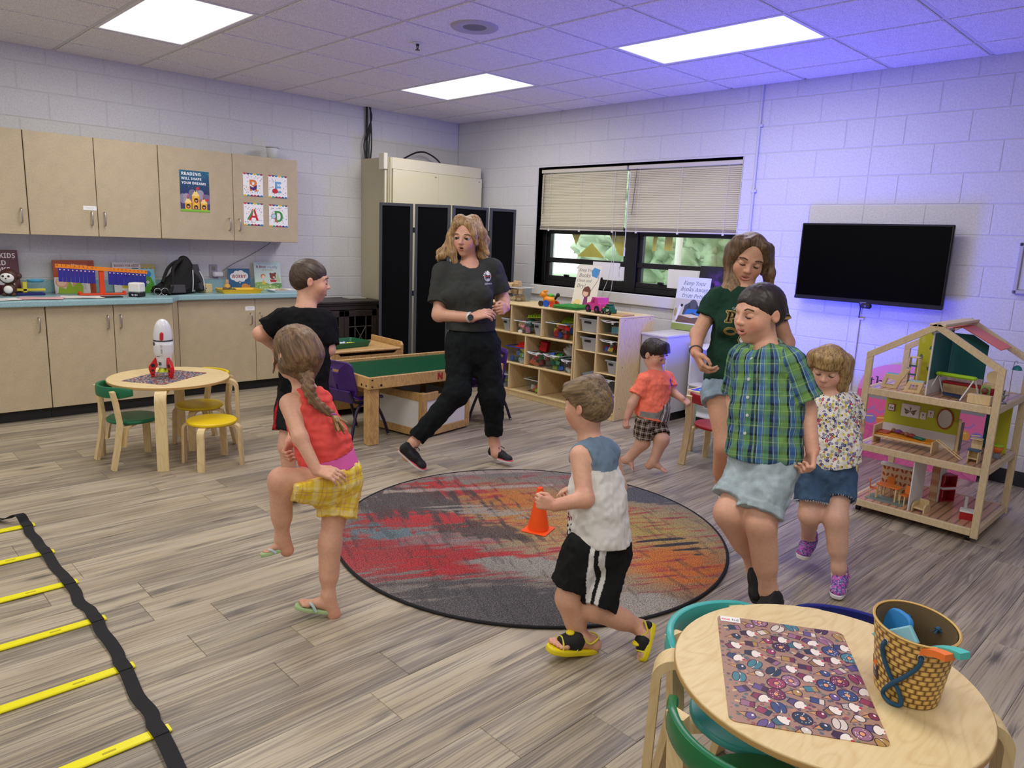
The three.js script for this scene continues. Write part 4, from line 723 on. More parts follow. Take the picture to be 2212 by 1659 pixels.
{
const t=thing('toy_box','wooden toy box with white panels pushed under the play table','box',[2.37,0.015,2.255],0.17),w=0.50,d=0.53,h=0.325;
obj('floor_board',bx3(-w/2+0.02,w/2-0.02,0.02,0.03,-d/2+0.02,d/2-0.02),M.oak,t);
for(const[x,z]of[[1,1],[1,-1],[-1,1],[-1,-1]])obj('corner_post',bx3(x*(w/2-0.024)- 0.024,x*(w/2-0.024)+ 0.024,0,h,z*(d/2-0.024)- 0.024,z*(d/2-0.024)+ 0.024,0.004),M.oak,t);
for(const s of[-1,1]){
obj('side_frame',[bx3(s*(w/2-0.012)- 0.011,s*(w/2-0.012)+ 0.011,h-0.06,h-0.001,-d/2+0.048,-0.1,0.003),bx3(s*(w/2-0.012)- 0.011,s*(w/2-0.012)+ 0.011,h-0.06,h-0.001,0.1,d/2-0.048,0.003),bx3(s*(w/2-0.012)- 0.011,s*(w/2-0.012)+ 0.011,h-0.06,h-0.025,-0.1,0.1,0.003),bx3(s*(w/2-0.012)- 0.011,s*(w/2-0.012)+ 0.011,0.0,0.055,-d/2+0.048,d/2-0.048,0.003)],M.oak,t);
obj('white_panel',bx3(s*(w/2-0.014)- 0.004,s*(w/2-0.014)+ 0.004,0.055,h-0.06,-d/2+0.048,d/2-0.048,0.001),M.white,t);
obj('rail',bx3(-w/2+0.048,w/2-0.048,h-0.06,h-0.001,s*(d/2-0.012)- 0.011,s*(d/2-0.012)+ 0.011,0.003),M.oak,t);obj('rail',bx3(-w/2+0.048,w/2-0.048,0,0.055,s*(d/2-0.012)- 0.011,s*(d/2-0.012)+ 0.011,0.003),M.oak,t);
obj('white_panel',bx3(-w/2+0.048,w/2-0.048,0.055,h-0.06,s*(d/2-0.014)- 0.004,s*(d/2-0.014)+ 0.004,0.001),M.white,t);
}
obj('feet',[[1,1],[1,-1],[-1,1],[-1,-1]].map(([x,z])=>cyl(0.015,0.015,0.015,[x*0.2,-0.0075,z*0.22])),M.black,t);
}
{
const t=thing('storage_bench','small wooden toy bench with raised ends holding the green tray','bench',[1.47,0,2.30],-0.06),w=0.5,L=0.66,h=0.525;
for(const s of[-1,1])obj('end_board',mv(ext([[-w/2,0],[w/2,0],[w/2,h+0.02],[w/2-0.02,h+0.045],[-w/2,h+0.045]],0.024,0.004),[0,0,s*(L/2-0.012)]),M.oak,t);
obj('lid',bx3(-w/2,w/2+0.006,h-0.02,h,-L/2+0.025,L/2-0.025,0.006),M.oak,t);
obj('front_panel',ext([[-L/2+0.024,0.05],[L/2-0.024,0.05],[L/2-0.024,h-0.022],[L/2-0.06,h-0.022],[L/2-0.08,h-0.045],[-L/2+0.08,h-0.045],[-L/2+0.06,h-0.022],[-L/2+0.024,h-0.022]],0.018,0.003).rotateY(HP).translate(w/2-0.012,0,0),M.oak,t);
obj('back_panel',bx3(-w/2,-w/2+0.018,0.05,h-0.02,-L/2+0.024,L/2-0.024),M.oak,t);obj('bottom_board',bx3(-w/2+0.02,w/2-0.024,0.05,0.065,-L/2+0.024,L/2-0.024),M.blackmat,t);
const tr=tag(obj('green_tray',trayGeo(0.40,0.27,0.045),std('#0d5f3c',0.4,{side:THREE.DoubleSide})),'dark green plastic tray on the wooden toy bench','tray');tr.position.set(1.47,0.526,2.41);tr.rotation.y=-1.45;
const ks=[['#e6d21e','yellow linking beads in the green tray, nearest the black-shirted boy'],['#2248b8','blue linking beads in the middle of the green tray'],['#e6d21e','yellow linking beads at the right end of the green tray'],['#cfd8e8','white linking beads lying in the green tray']];
ks.forEach(([c,l],i)=>{const b=[];for(let j=0;j<6;j++)b.push(sph(0.013,[0.02*j*(i===3?1:0.8),0.012,0.006*Math.sin(j*2)],[1,0.9,1],12));const o=tag(obj('bead_string',b,std(c,0.35)),l,'beads','beads in the green tray');o.position.set([1.50,1.52,1.47,1.46][i],0.532,[2.5,2.42,2.36,2.46][i]);o.rotation.y=[1.3,1.6,1.1,1.9][i];});
}
function schoolChair(label,x,z,turn,m){
const t=thing('school_chair',label,'chair',[x,0,z],turn),fr=std('#241a38',0.35,{metalness:0.2});
const bk=rrect(0.31,0.25,0.05);bk.holes.push(new THREE.Path([[-0.05,0.075],[0.05,0.075],[0.03,0.045],[-0.03,0.045]].map(q=>new THREE.Vector2(...q))));
const slot=new THREE.Path();slot.absellipse(0,-0.065,0.012,0.035,0,Math.PI*2,true);bk.holes.push(slot);
const g=new THREE.ExtrudeGeometry(bk,{depth:0.008,bevelEnabled:true,bevelSize:0.004,bevelThickness:0.004,bevelSegments:2,curveSegments:16}),P=g.attributes.position;
for(let i=0;i<P.count;i++){const xx=P.getX(i),y=P.getY(i);P.setX(i,xx*(1-0.12*(y+0.12)/0.25));P.setZ(i,P.getZ(i)- xx*xx*1.2);}g.computeVertexNormals();
obj('backrest',mv(g,[0,0.445,0.17],[-0.2,0,0].map(a=>-a)),m,t);
const sg=new THREE.ExtrudeGeometry(rrect(0.32,0.30,0.07),{depth:0.008,bevelEnabled:true,bevelSize:0.004,bevelThickness:0.004,bevelSegments:2,curveSegments:16});const Q=sg.attributes.position;for(let i=0;i<Q.count;i++){const y=Q.getY(i),xx=Q.getX(i);Q.setZ(i,Q.getZ(i)+ xx*xx*0.5 +(y>0.1?-(y-0.1)*0.4:0)+(y<-0.11?(-(y+0.11))*0.6:0));}sg.computeVertexNormals();
obj('seat',mv(sg,[0,0.288,-0.005],[-HP,0,0]),m,t);
obj('seat_shell',mv(bb(0.24,0.1,0.012,0.005),[0,0.32,0.145],[0.35,0,0]),m,t);
for(const s of[-1,1]){obj('rear_leg',tube([[s*0.13,0.275,-0.02],[s*0.135,0.27,0.05],[s*0.14,0.25,0.1],[s*0.155,0.13,0.16],[s*0.17,0.012,0.20]],0.011,24,8),fr,t);obj('front_leg',tube([[s*0.13,0.275,0.08],[s*0.135,0.27,0.0],[s*0.14,0.25,-0.06],[s*0.155,0.13,-0.13],[s*0.165,0.012,-0.17]],0.011,24,8),fr,t);for(const z of[0.203,-0.173])obj('glide',lathe([[0,0],[0.013,0],[0.014,0.012],[0.01,0.016],[0,0.016]],14,[s*(z>0?0.171:0.166),0,z]),M.steel,t);}
obj('back_brace',[-1,1].map(s=>tube([[s*0.13,0.275,0.06],[s*0.13,0.29,0.13],[s*0.12,0.36,0.165]],0.01,14,8)),fr,t);
return t;
}
const purp=std('#3d1a6b',0.35);
schoolChair('purple plastic school chair at the near end of the play table',2.27,2.79,0.2,purp);
schoolChair('purple school chair mostly hidden at the far end of the play table',2.36,1.66,Math.PI-0.3,purp);
// ================= BACK WALL =================
const shelfM=std('#ffffff',0.42,{map:birchT});
const SH={z0:0.385,z1:0.85,y:[0.062,0.318,0.602,0.868],t:0.016};
{
const t=thing('cubby_shelf','wide low birch cubby shelf of toy bins under the window','shelf',[1.455,0,SH.z0]),D=SH.z1-SH.z0,W=1.185,Y=SH.y,k=SH.t;
obj('top',bx3(0,W,Y[3]- k,Y[3],0,D,0.005),shelfM,t);obj('bottom',bx3(0.016,W-0.016,Y[0]- k,Y[0],0.01,D,0.003),shelfM,t);
obj('side',bx3(0,k,0.0,Y[3]- k,0,D,0.004),shelfM,t);obj('side',bx3(W-k,W,0.0,Y[3]- k,0,D,0.004),shelfM,t);
obj('back',bx3(k,W-k,Y[0],Y[3]- k,0,0.008,0.001),shelfM,t);obj('apron',bx3(k,W-k,0.0,Y[0]- k,D-0.02,D-0.004,0.003),shelfM,t);
obj('shelf_board',bx3(k,W-k,Y[1]- k,Y[1],0.008,D,0.004),shelfM,t);obj('shelf_board',bx3(k,W-k,Y[2]- k,Y[2],0.008,D,0.004),shelfM,t);
for(const[r,xs]of[[2,[0.397,0.788]],[1,[0.597]],[0,[0.397,0.788]]])for(const x of xs)obj('divider',bx3(x-k/2,x+k/2,Y[r],Y[r+1]- k,0.008,D,0.004),shelfM,t);
const u=thing('bin_shelf','tall narrow birch shelf of plastic bins at the right end of the cubbies','shelf',[2.648,0,SH.z0]),w=0.477;
obj('top',bx3(0,w,Y[3]- k,Y[3]+ 0.001,0,D,0.005),shelfM,u);obj('side',bx3(0,k,0,Y[3]- k,0,D,0.004),shelfM,u);obj('side',bx3(w-k,w,0,Y[3]- k,0,D,0.004),shelfM,u);
obj('back',bx3(k,w-k,Y[0],Y[3]- k,0,0.008,0.001),shelfM,u);obj('bottom',bx3(k,w-k,Y[0]- k,Y[0],0,D,0.003),shelfM,u);obj('divider',bx3(w/2-k/2,w/2+k/2,Y[0],Y[3]- k,0.008,D,0.004),shelfM,u);obj('apron',bx3(k,w-k,0,Y[0]- k,D-0.02,D-0.004,0.003),shelfM,u);
for(const y of[0.705,0.547])obj('shelf_board',bx3(k,w/2-k/2,y-0.008,y,0.008,D-0.003,0.002),shelfM,u);for(const y of[0.712,0.548,0.384,0.222])obj('shelf_board',bx3(w/2+k/2,w-k,y-0.008,y,0.008,D-0.003,0.002),shelfM,u);
obj('screws',[[0.84,0.06],[0.84,0.4],[0.45,0.06],[0.45,0.4],[0.1,0.06],[0.1,0.4]].map(([y,z])=>cyl(0.005,0.005,0.002,[w,y,z],[0,0,HP],10)),std('#7c6a45',0.5),u);
}
const clearM=new THREE.MeshPhysicalMaterial({color:'#f2f6f8',transmission:1,roughness:0.12,thickness:0,ior:1.45});
const rimM=std('#d9dde0',0.35),greyBin=std('#a9abae',0.5),slotM=std('#1c1c1e',0.7);
function binWalls(w,d,h,f=0.012){return trayGeo(w,d,h,f,0.0025);}
function bin(label,x,y,z,w,d,h,kind,group,turn=0){
const t=thing(kind==='grey'?'grey_bin':'clear_bin',label,'bin',[x,y,z],turn,group);
if(kind==='grey'){obj('body',binWalls(w,d,h),greyBin,t);greyBin.side=THREE.DoubleSide;obj('handle_slot',bb(w*0.4,h*0.16,0.003,0.001,[-w*0.05,h*0.72,d/2-0.0022]),slotM,t);obj('rim',[bx3(-w/2-0.004,w/2+0.004,h-0.012,h,d/2-0.002,d/2+0.005,0.002),bx3(-w/2-0.004,w/2+0.004,h-0.012,h,-d/2-0.005,-d/2+0.002,0.002),bx3(-w/2-0.005,-w/2+0.002,h-0.012,h,-d/2,d/2,0.002),bx3(w/2-0.002,w/2+0.005,h-0.012,h,-d/2,d/2,0.002)],greyBin,t);}
else{obj('body',binWalls(w,d,h),clearM,t);obj('rim',[bx3(-w/2-0.006,w/2+0.006,h-0.008,h,d/2-0.002,d/2+0.006,0.002),bx3(-w/2-0.006,w/2+0.006,h-0.008,h,-d/2-0.006,-d/2+0.002,0.002),bx3(-w/2-0.006,-w/2+0.002,h-0.008,h,-d/2,d/2,0.002),bx3(w/2-0.002,w/2+0.006,h-0.008,h,-d/2,d/2,0.002)],kind==='blue'?std('#2a3fb0',0.4):rimM,t);if(kind==='handle'||kind==='white')obj('handle',[tube([[-w*0.5,h,d/2+0.004],[-w*0.3,h-0.012,d/2+0.012],[w*0.25,h-0.012,d/2+0.012],[w*0.45,h,d/2+0.004]],0.004,20,6),bx3(w*0.12,w*0.24,h-0.03,h,d/2+0.004,d/2+0.01,0.002)],std('#e3e3e6',0.4),t);}
return t;
}
const brickG=(nx,nz,h)=>{const a=[bb(nx*0.016,h,nz*0.016,0.001,[0,h/2,0])];for(let i=0;i<nx;i++)for(let j=0;j<nz;j++)a.push(cyl(0.005,0.005,0.004,[(i -(nx-1)/2)*0.016,h+0.002,(j -(nz-1)/2)*0.016],[0,0,0],8));return merge(a);};
const BG=[brickG(2,2,0.024),brickG(4,2,0.024),brickG(2,2,0.04),brickG(3,2,0.02),bb(0.03,0.03,0.03,0.002,[0,0.015,0]),bb(0.06,0.02,0.03,0.002,[0,0.01,0]),cyl(0.016,0.016,0.03,[0,0.015,0])];
const bm={};const bmat=c=>bm[c]||(bm[c]=std(c,0.4));
function heap(where,x,y,z,w,d,h,n,cols,kinds,name='toy_block',cat='block'){
const proto={};
for(let i=0;i<n;i++){
const c=cols[i % cols.length][0],cn=cols[i % cols.length][1],k=kinds[i % kinds.length];
const m=obj(name,BG[k],bmat(c));m.name=numbered(name);used.set(name,used.get(name));tag(m,cn+' toy block heaped in '+where,cat,cn+' blocks in '+where);
const L=Math.floor(i/Math.max(1,Math.ceil(n/3))),f=L/2.2;
m.position.set(x+rr(-0.5,0.5)*(w-0.06),y+0.006+f*(h-0.03),z+rr(-0.25,0.5)*(d-0.07));m.rotation.set(rr(-0.4,0.4),rr(0,6),rr(-0.4,0.4));m.scale.setScalar(1.3);
}
}
{
const y2=SH.y[2],y1=SH.y[1],y0=SH.y[0],g='bins on the wide cubby shelf';
bin('grey bin in the top left cubby beside the woman',1.77,y2,0.72,0.10,0.24,0.12,'grey',g);
bin('clear bin of pastel blocks in the top middle cubby',1.97,y2,0.70,0.17,0.26,0.115,'clear',g);bin('grey bin at the right of the top middle cubby',2.165,y2,0.70,0.11,0.24,0.115,'grey',g);
bin('clear bin with a blue clip full of coloured blocks in the top right cubby',2.405,y2,0.69,0.24,0.28,0.14,'clear',g);
bin('clear bin with blue rim full of blocks in the left middle cubby',1.91,y1,0.69,0.26,0.28,0.15,'blue',g);
bin('clear bin of large red and orange blocks in the right middle cubby',2.16,y1,0.70,0.18,0.26,0.13,'handle',g);bin('clear bin of green blocks in the right middle cubby',2.37,y1,0.70,0.19,0.26,0.135,'handle',g);
bin('small white crate at the right end of the middle cubby',2.545,y1,0.71,0.10,0.24,0.115,'white',g);bin('shallow clear bin with a few toy foods in the bottom middle cubby',2.11,y0,0.66,0.20,0.26,0.12,'clear',g);
bin('clear bin of green and grey blocks in the bottom left cubby',1.74,y0,0.70,0.16,0.26,0.13,'clear',g);
const C={p:['#d98fa0','pink'],r:['#c8242a','red'],b:['#2f62c4','blue'],y:['#e6c22a','yellow'],g:['#2f8f4a','green'],w:['#e3e0d8','white'],a:['#8fc0c4','pale blue'],t:['#c9a878','wooden'],o:['#f07030','orange'],m:['#a52a5c','magenta'],d:['#1f5f4a','dark green'],l:['#a8cc2a','lime']};
heap('the clear bin of the top middle cubby',1.97,y2,0.72,0.17,0.24,0.1,16,[C.a,C.w,C.p,C.t,C.d],[4,5,2]);
heap('the clear bin of the top right cubby',2.405,y2,0.70,0.24,0.26,0.12,30,[C.m,C.y,C.r,C.b,C.r,C.y],[2,1,4]);
heap('the blue-rimmed bin of the left middle cubby',1.91,y1,0.70,0.26,0.26,0.14,34,[C.b,C.a,C.w,C.y,C.b,C.d,C.l],[1,0,4]);
heap('the clear bin of red and orange blocks',2.16,y1,0.71,0.18,0.24,0.1,12,[C.r,C.o,C.p,C.g,C.w],[2,1,4]);
heap('the clear bin of green blocks',2.37,y1,0.71,0.19,0.24,0.12,18,[C.d,C.g,C.l,C.b,C.d],[1,2,0]);
heap('the white crate of the middle cubby',2.545,y1,0.71,0.10,0.22,0.09,5,[C.w,C.r],[5,4]);
heap('the shallow bin of the bottom middle cubby',2.11,y0,0.70,0.20,0.22,0.05,8,[C.l,C.w,C.o,C.r,C.t],[6,4,5]);
heap('the clear bin of the bottom left cubby',1.74,y0,0.71,0.16,0.24,0.12,12,[C.d,C.l,C.g,['#7f8a94','grey']],[1,5,2]);
for(const[x,y,z,c,l,r]of[[2.03,y2+0.155,0.66,'#9fc41c','lime building plate lying on the bins of the top middle cubby',0.1],[2.45,y2+0.165,0.66,'#7c9a1e','olive building plate tilted in the top right cubby',0.35],[2.0,y1+0.19,0.64,'#6f9a2a','green building plate tilted over the blue-rimmed bin',0.3]]){const o=tag(obj('building_plate',[bb(0.17,0.006,0.15,0.001),...[...Array(30)].map((_,i)=>cyl(0.007,0.007,0.016,[-0.07 +(i % 6)*0.028,0.01,-0.056+Math.floor(i/6)*0.028],[0,0,0],8))],std(c,0.4)),l,'building plate');o.position.set(x,y,z);o.rotation.set(r,0.2,0.05);}
const rb=tag(obj('red_wedge',mv(bb(0.13,0.03,0.1,0.004),[0,0,0]),bmat('#d2231c')),'flat red block lying on the blue-rimmed bin','block');rb.position.set(1.95,y1+0.165,0.76);rb.rotation.set(0.35,0.3,0.1);
const lb=(label,c,x,y,z,r)=>{const a=[bb(0.09,0.07,0.07,0.003)];for(let i=0;i<6;i++)a.push(cyl(0.011,0.011,0.012,[-0.03 +(i % 3)*0.03,0.04,i<3?-0.017:0.017],[0,0,0],14));const o=tag(obj('large_block',a,bmat(c)),label,'block');o.position.set(x,y,z);o.rotation.set(...r);};
lb('large red studded block standing on end in the right middle cubby','#c8161c',2.13,y1+0.17,0.66,[0,0.3,1.4]);lb('white studded block leaning on the bin of green blocks','#dddddd',2.44,y1+0.17,0.66,[0.2,0.9,0.6]);
const ug='bins in the tall narrow shelf';bin('grey bin in the top left slot of the narrow shelf',2.775,0.706,0.70,0.19,0.26,0.115,'grey',ug);bin('grey bin in the second left slot of the narrow shelf',2.785,0.548,0.70,0.175,0.26,0.115,'grey',ug);
bin('clear bin with a pale blue box in the top right slot',3.0,0.713,0.69,0.185,0.27,0.115,'handle',ug);bin('clear bin of few blocks in the second right slot',3.0,0.549,0.69,0.18,0.27,0.115,'handle',ug);bin('grey bin in the third right slot of the narrow shelf',3.045,0.385,0.70,0.12,0.26,0.115,'grey',ug);bin('empty clear bin in the fourth right slot',3.0,0.223,0.69,0.18,0.27,0.115,'handle',ug);bin('empty clear bin in the lowest right slot',3.0,0.063,0.69,0.18,0.27,0.115,'handle',ug);
heap('the second right bin of the narrow shelf',3.0,0.55,0.72,0.18,0.24,0.05,8,[C.y,C.a,C.r,C.b],[4,0,2]);
const bx=thing('blue_box','pale blue box with a white four-window lid in the top right bin','box',[3.02,0.718,0.72],0.3);obj('box',bx3(-0.05,0.05,0,0.05,-0.05,0.05,0.003),std('#6fb0b8',0.5),bx);obj('lid',bx3(-0.051,0.051,0.05,0.056,-0.051,0.051,0.002),std('#dfe3e0',0.5),bx);for(const[a,b]of[[-1,-1],[1,-1],[-1,1],[1,1]])obj('window',bx3(a*0.018-0.01,a*0.018+0.01,0.0555,0.057,b*0.018-0.01,b*0.018+0.01,0.0005),slotM,bx);
tag(obj('grey_binders',[bb(0.16,0.05,0.24,0.004,[0,0.03,0],[0,0,0.25]),bb(0.16,0.03,0.22,0.004,[0.01,0.075,0],[0,0,0.3])],std('#8e949a',0.5)),'grey trays slanting in the tall lower left slot of the narrow shelf','tray').position.set(2.775,0.275,0.68);
const wb=bin('clear bin of wooden blocks on the left end of the cubby shelf',1.60,SH.y[3],0.56,0.30,0.19,0.135,'clear');heap('the clear bin on top of the cubby shelf',1.60,SH.y[3],0.56,0.30,0.17,0.17,34,[C.t,['#d6ba8c','pale wooden'],['#b08a5c','brown wooden']],[4,5,6,2]);
const gp=thing('green_plates','stack of green building plates on the shelf top between the toys','building plate',[2.44,SH.y[3],0.66],0.1);for(const[i,s]of[[0,1],[1,0.98]]){obj('plate',bb(0.26,0.012,0.24,0.001,[0,0.008+i*0.015,0]),std(i?'#2f8f2f':'#1d6a24',0.4),gp);}{const im=new THREE.InstancedMesh(new THREE.CylinderGeometry(0.005,0.005,0.005,8),std('#37a034',0.4),15*14);for(let i=0;i<210;i++)im.setMatrixAt(i,new THREE.Matrix4().makeTranslation(-0.117 +(i % 15)*0.0167,0.031,-0.108+Math.floor(i/15)*0.0167));im.name='studs';im.userData.kind='stuff';gp.add(im);}
{
const t=thing('pull_toy','orange animal pull toy with blue and red wheels on the shelf','toy',[2.21,SH.y[3],0.72],0.15),O=std('#f0971e',0.4);
obj('body',[sph(0.045,[0,0.06,0],[1.5,0.75,0.85]),sph(0.032,[-0.06,0.105,0.005],[1,1,1]),sph(0.012,[-0.045,0.135,0.018]),sph(0.012,[-0.045,0.135,-0.012]),rod([-0.04,0.06,0],[-0.055,0.1,0],0.025,0.022),sph(0.018,[-0.087,0.1,0.005])],O,t);
obj('wheel',cyl(0.03,0.03,0.018,[0.0,0.03,0.05],[HP,0,0]),std('#2458c4',0.35),t);obj('wheel',cyl(0.025,0.025,0.018,[-0.06,0.025,0.045],[HP,0,0]),std('#3a2a1c',0.4),t);obj('wheel',cyl(0.027,0.027,0.018,[0.065,0.027,0.045],[HP,0,0]),std('#cf3a1c',0.35),t);obj('wheel',cyl(0.027,0.027,0.018,[0.05,0.027,-0.045],[HP,0,0]),std('#cf3a1c',0.35),t);
obj('tail',[rod([0.06,0.07,0],[0.085,0.105,0],0.01),sph(0.018,[0.09,0.11,0])],M.black,t);obj('saddle',sph(0.028,[0.01,0.10,-0.01],[1.1,0.6,1]),std('#4fae2c',0.4),t);
for(const s of[0.016,-0.006])obj('eye',sph(0.004,[-0.088,0.113,s+0.006]),M.black,t);
}
const carShape=(L,hh)=>{const s=new THREE.Shape();s.moveTo(-L,0.02);s.lineTo(-L,0.05*hh);s.quadraticCurveTo(-L,0.075*hh,-L*0.55,0.078*hh);s.lineTo(-L*0.38,0.082*hh);s.lineTo(-L*0.2,0.122*hh);s.lineTo(L*0.55,0.122*hh);s.lineTo(L*0.68,0.082*hh);s.lineTo(L*0.95,0.078*hh);s.quadraticCurveTo(L,0.07*hh,L,0.04*hh);s.lineTo(L,0.02);s.closePath();return s;};
{const t=thing('pink_car','pink toy car with a smiling face on the shelf top','toy car',[2.78,SH.y[3]+ 0.001,0.72],-0.25),P=std('#d9479a',0.3);const sh=carShape(0.105,1.08);const hole=new THREE.Path([[-0.022,0.09],[0.018,0.09],[0.018,0.122],[-0.012,0.122]].map(q=>new THREE.Vector2(...q))),h2=new THREE.Path([[0.03,0.09],[0.06,0.09],[0.055,0.122],[0.03,0.122]].map(q=>new THREE.Vector2(...q)));sh.holes.push(hole,h2);
obj('body',ext(sh,0.115,0.008),P,t);obj('floor_pan',bb(0.2,0.06,0.1,0.01,[0,0.045,0]),P,t);for(const x of[-0.062,0.062])for(const z of[-0.055,0.055]){const w=obj('wheel',cyl(0.032,0.032,0.022,[x,0.032,z],[HP,0,0],28),M.black,t);obj('hub',cyl(0.013,0.013,0.024,[x,0.032,z],[HP,0,0],16),std('#7a2f8f',0.4),w);}
for(const s of[-1,1]){const e=obj('eye',sph(0.012,[-0.052,0.094,s*0.02],[0.5,1,1]),M.white,t);obj('pupil',sph(0.005,[-0.057,0.094,s*0.02]),M.black,e);}obj('mouth',tube([[-0.104,0.055,-0.022],[-0.108,0.046,0],[-0.104,0.055,0.022]],0.0025,16,6),std('#f6d5e6',0.4),t);obj('bumper',bb(0.02,0.022,0.12,0.008,[-0.102,0.028,0]),std('#b02f7c',0.35),t);}
{const t=thing('green_van','small green toy van with a yellow bonnet in front of the pink car','toy car',[2.93,SH.y[3]+ 0.001,0.765],-0.15),G=std('#14603a',0.35);obj('body',ext(carShape(0.07,0.62),0.06,0.006),G,t);obj('bonnet',bb(0.035,0.006,0.045,0.002,[-0.05,0.05,0]),std('#e6d81e',0.35),t);obj('roof_rack',bb(0.05,0.016,0.045,0.004,[0.012,0.082,0]),std('#0f4a2c',0.4),t);obj('windows',[bb(0.056,0.015,0.062,0.003,[0.01,0.061,0])],M.black,t);obj('side_print',mv(posterGeo(0.05,0.024,0.001),[0.022,0.038,0.0305]),std('#fff',0.4,{map:print(96,48,(g,w,h)=>{g.fillStyle='#14603a';g.fillRect(0,0,w,h);txt(g,'JV5',48,25,46,'#fff');})}),t);for(const x of[-0.042,0.042])for(const z of[-0.03,0.03]){const w=obj('wheel',cyl(0.017,0.017,0.014,[x,0.017,z],[HP,0,0],22),M.black,t);obj('hub',cyl(0.008,0.008,0.016,[x,0.017,z],[HP,0,0],14),M.steel,w);}}
tag(obj('wood_board',bb(0.17,0.012,0.16,0.002),M.oak),'small wooden board lying at the right end of the shelf top','board').position.set(3.02,SH.y[3]+ 0.008,0.72);
}
{const t=thing('white_cabinet','white laminate cabinet behind the toddler, its side tinted blue','cabinet',[3.135,0,0.01]);obj('carcass',bx3(0,0.26,0.07,0.715,0,0.545,0.003),std('#d3cfc9',0.5),t);obj('top',bx3(-0.004,0.264,0.715,0.732,0.06,0.555,0.003),std('#dad6cf',0.45),t);obj('front_panel',bx3(0.01,0.25,0.08,0.70,0.545,0.552,0.002),std('#c3beb6',0.5),t);obj('toe_kick',bx3(0.01,0.25,0,0.07,0.02,0.5,0.002),M.black,t);obj('back_rail',bx3(0,0.26,0.70,0.735,0.0,0.055,0.003),std('#3a3b3e',0.5),t);}
{const t=thing('low_white_unit','low white storage unit behind the teenager against the wall','cabinet',[3.44,0,0.012]);obj('carcass',[bx3(0,0.5,0.05,0.07,0,0.27),bx3(0,0.016,0.05,0.62,0,0.27),bx3(0.484,0.5,0.05,0.62,0,0.27),bx3(0,0.5,0.3,0.316,0,0.27),bx3(0,0.5,0.05,0.62,0,0.01)],M.white,t);obj('top',bx3(-0.01,0.51,0.62,0.64,0,0.28,0.004),M.white,t);obj('plinth',bx3(0.02,0.48,0,0.05,0.02,0.25),M.black,t);}
flat('book_care_poster','poster KEEP YOUR BOOKS CLEAN AND DRY! standing behind the toys','poster',0.275,0.40,print(330,480,(g,w,h)=>{
g.fillStyle='#e9e4d2';g.fillRect(0,0,w,h);const f=(s,x,y,p)=>txt(g,s,x,y,p,'#3e4a4c','italic','left','serif');f('Keep Your',20,60,44);f('Books',32,118,56);f('Clean and',18,176,42);f('Dry!',26,236,58);
poly(g,[[196,70],[226,26],[310,46],[288,140],[214,122]],'#4a90c4');lineP(g,[[300,50],[306,160],[226,300]],'#4a4038',5);disc(g,180,300,56,'#6f4038',62);disc(g,172,312,36,'#e6bfa6',40);poly(g,[[130,270],[186,232],[236,280],[230,360],[212,300],[150,296]],'#6f4038');poly(g,[[160,352],[206,352],[224,480],[150,480]],'#7c3f6a');
for(const[x,y]of[[80,420],[60,440],[280,420]])disc(g,x,y,46,'#ead98a',34);for(let i=0;i<26;i++)lineP(g,[[rr(0,w),h],[rr(0,w),h-rr(20,50)]],'#6f8f4a',3);
}),[2.335,1.052,0.36],0.05,-0.22,undefined,0.004);
flat('book_care_poster','poster KEEP YOUR BOOKS AWAY FROM PETS! with a grey dog','poster',0.32,0.46,print(340,490,(g,w,h)=>{
g.fillStyle='#dfe4dc';g.fillRect(0,0,w,h);const f=(s,x,y,p)=>txt(g,s,x,y,p,'#3a5a66','italic','center','serif');f('Keep Your',176,56,46);f('Books Away',178,112,48);f('from Pets!',178,170,48);
g.fillStyle='#c9c6b2';g.fillRect(0,200,w,210);g.fillStyle='#8fa05a';g.fillRect(0,430,w,60);poly(g,[[90,370],[110,260],[190,210],[270,270],[290,370]],'#4a4c52');disc(g,196,250,42,'#4f5258',48);poly(g,[[160,226],[140,290],[170,280]],'#3a3b40');poly(g,[[236,226],[256,290],[226,280]],'#3a3b40');poly(g,[[110,360],[140,290],[250,290],[290,360],[200,320]],'#2d74b5');poly(g,[[40,360],[190,345],[320,360],[320,420],[40,420]],'#6f5648');poly(g,[[60,352],[190,336],[300,352],[190,372]],'#d9cfae');poly(g,[[30,400],[52,260],[84,250],[64,340],[46,400]],'#e9e9e6');disc(g,80,262,14,'#2c2c2e');disc(g,285,378,12,'#e3e3e3');lineP(g,[[270,430],[262,470],[290,478]],'#e3e3e3',6);for(const x of[22,318]){disc(g,x,330,16,'#a89a5a',40);}
}),[3.27,0.965,0.065],0.02,-0.14,undefined,0.004);
flat('galaxy_poster','dark purple galaxy poster leaning in the window behind the teenager','poster',0.34,0.30,dtex(192,168,(u,v)=>{const a=fbm(u*3,v*3,4),b=fbm(u*5+9,v*5,3),k=Math.exp(-(((u-0.55)/0.3)**2 +((v-0.5)/0.35)**2));let c=mix3([0.06,0.05,0.12],[0.42,0.22,0.52],clamp(k*(0.6+a)));return mix3(c,[0.95,0.6,0.75],clamp(Math.exp(-(((u-0.78)/0.06)**2 +((v-0.42)/0.06)**2))+ b*0.05));}),[3.42,1.145,-0.055],0,-0.14,undefined,0.003);
for(const[x,y,w,h,l]of[[2.17,1.185,0.34,0.17,'white sheet taped over the lower left window pane'],[2.40,1.17,0.15,0.13,'small white sheet taped by the window mullion'],[3.1,1.16,0.42,0.17,'white sheet taped behind the pets poster in the window']])flat('window_sheet',l,'paper',w,h,std('#f4f4f2',0.8),[x,y,-0.115],0,0,'white sheets taped in the window',0.001);
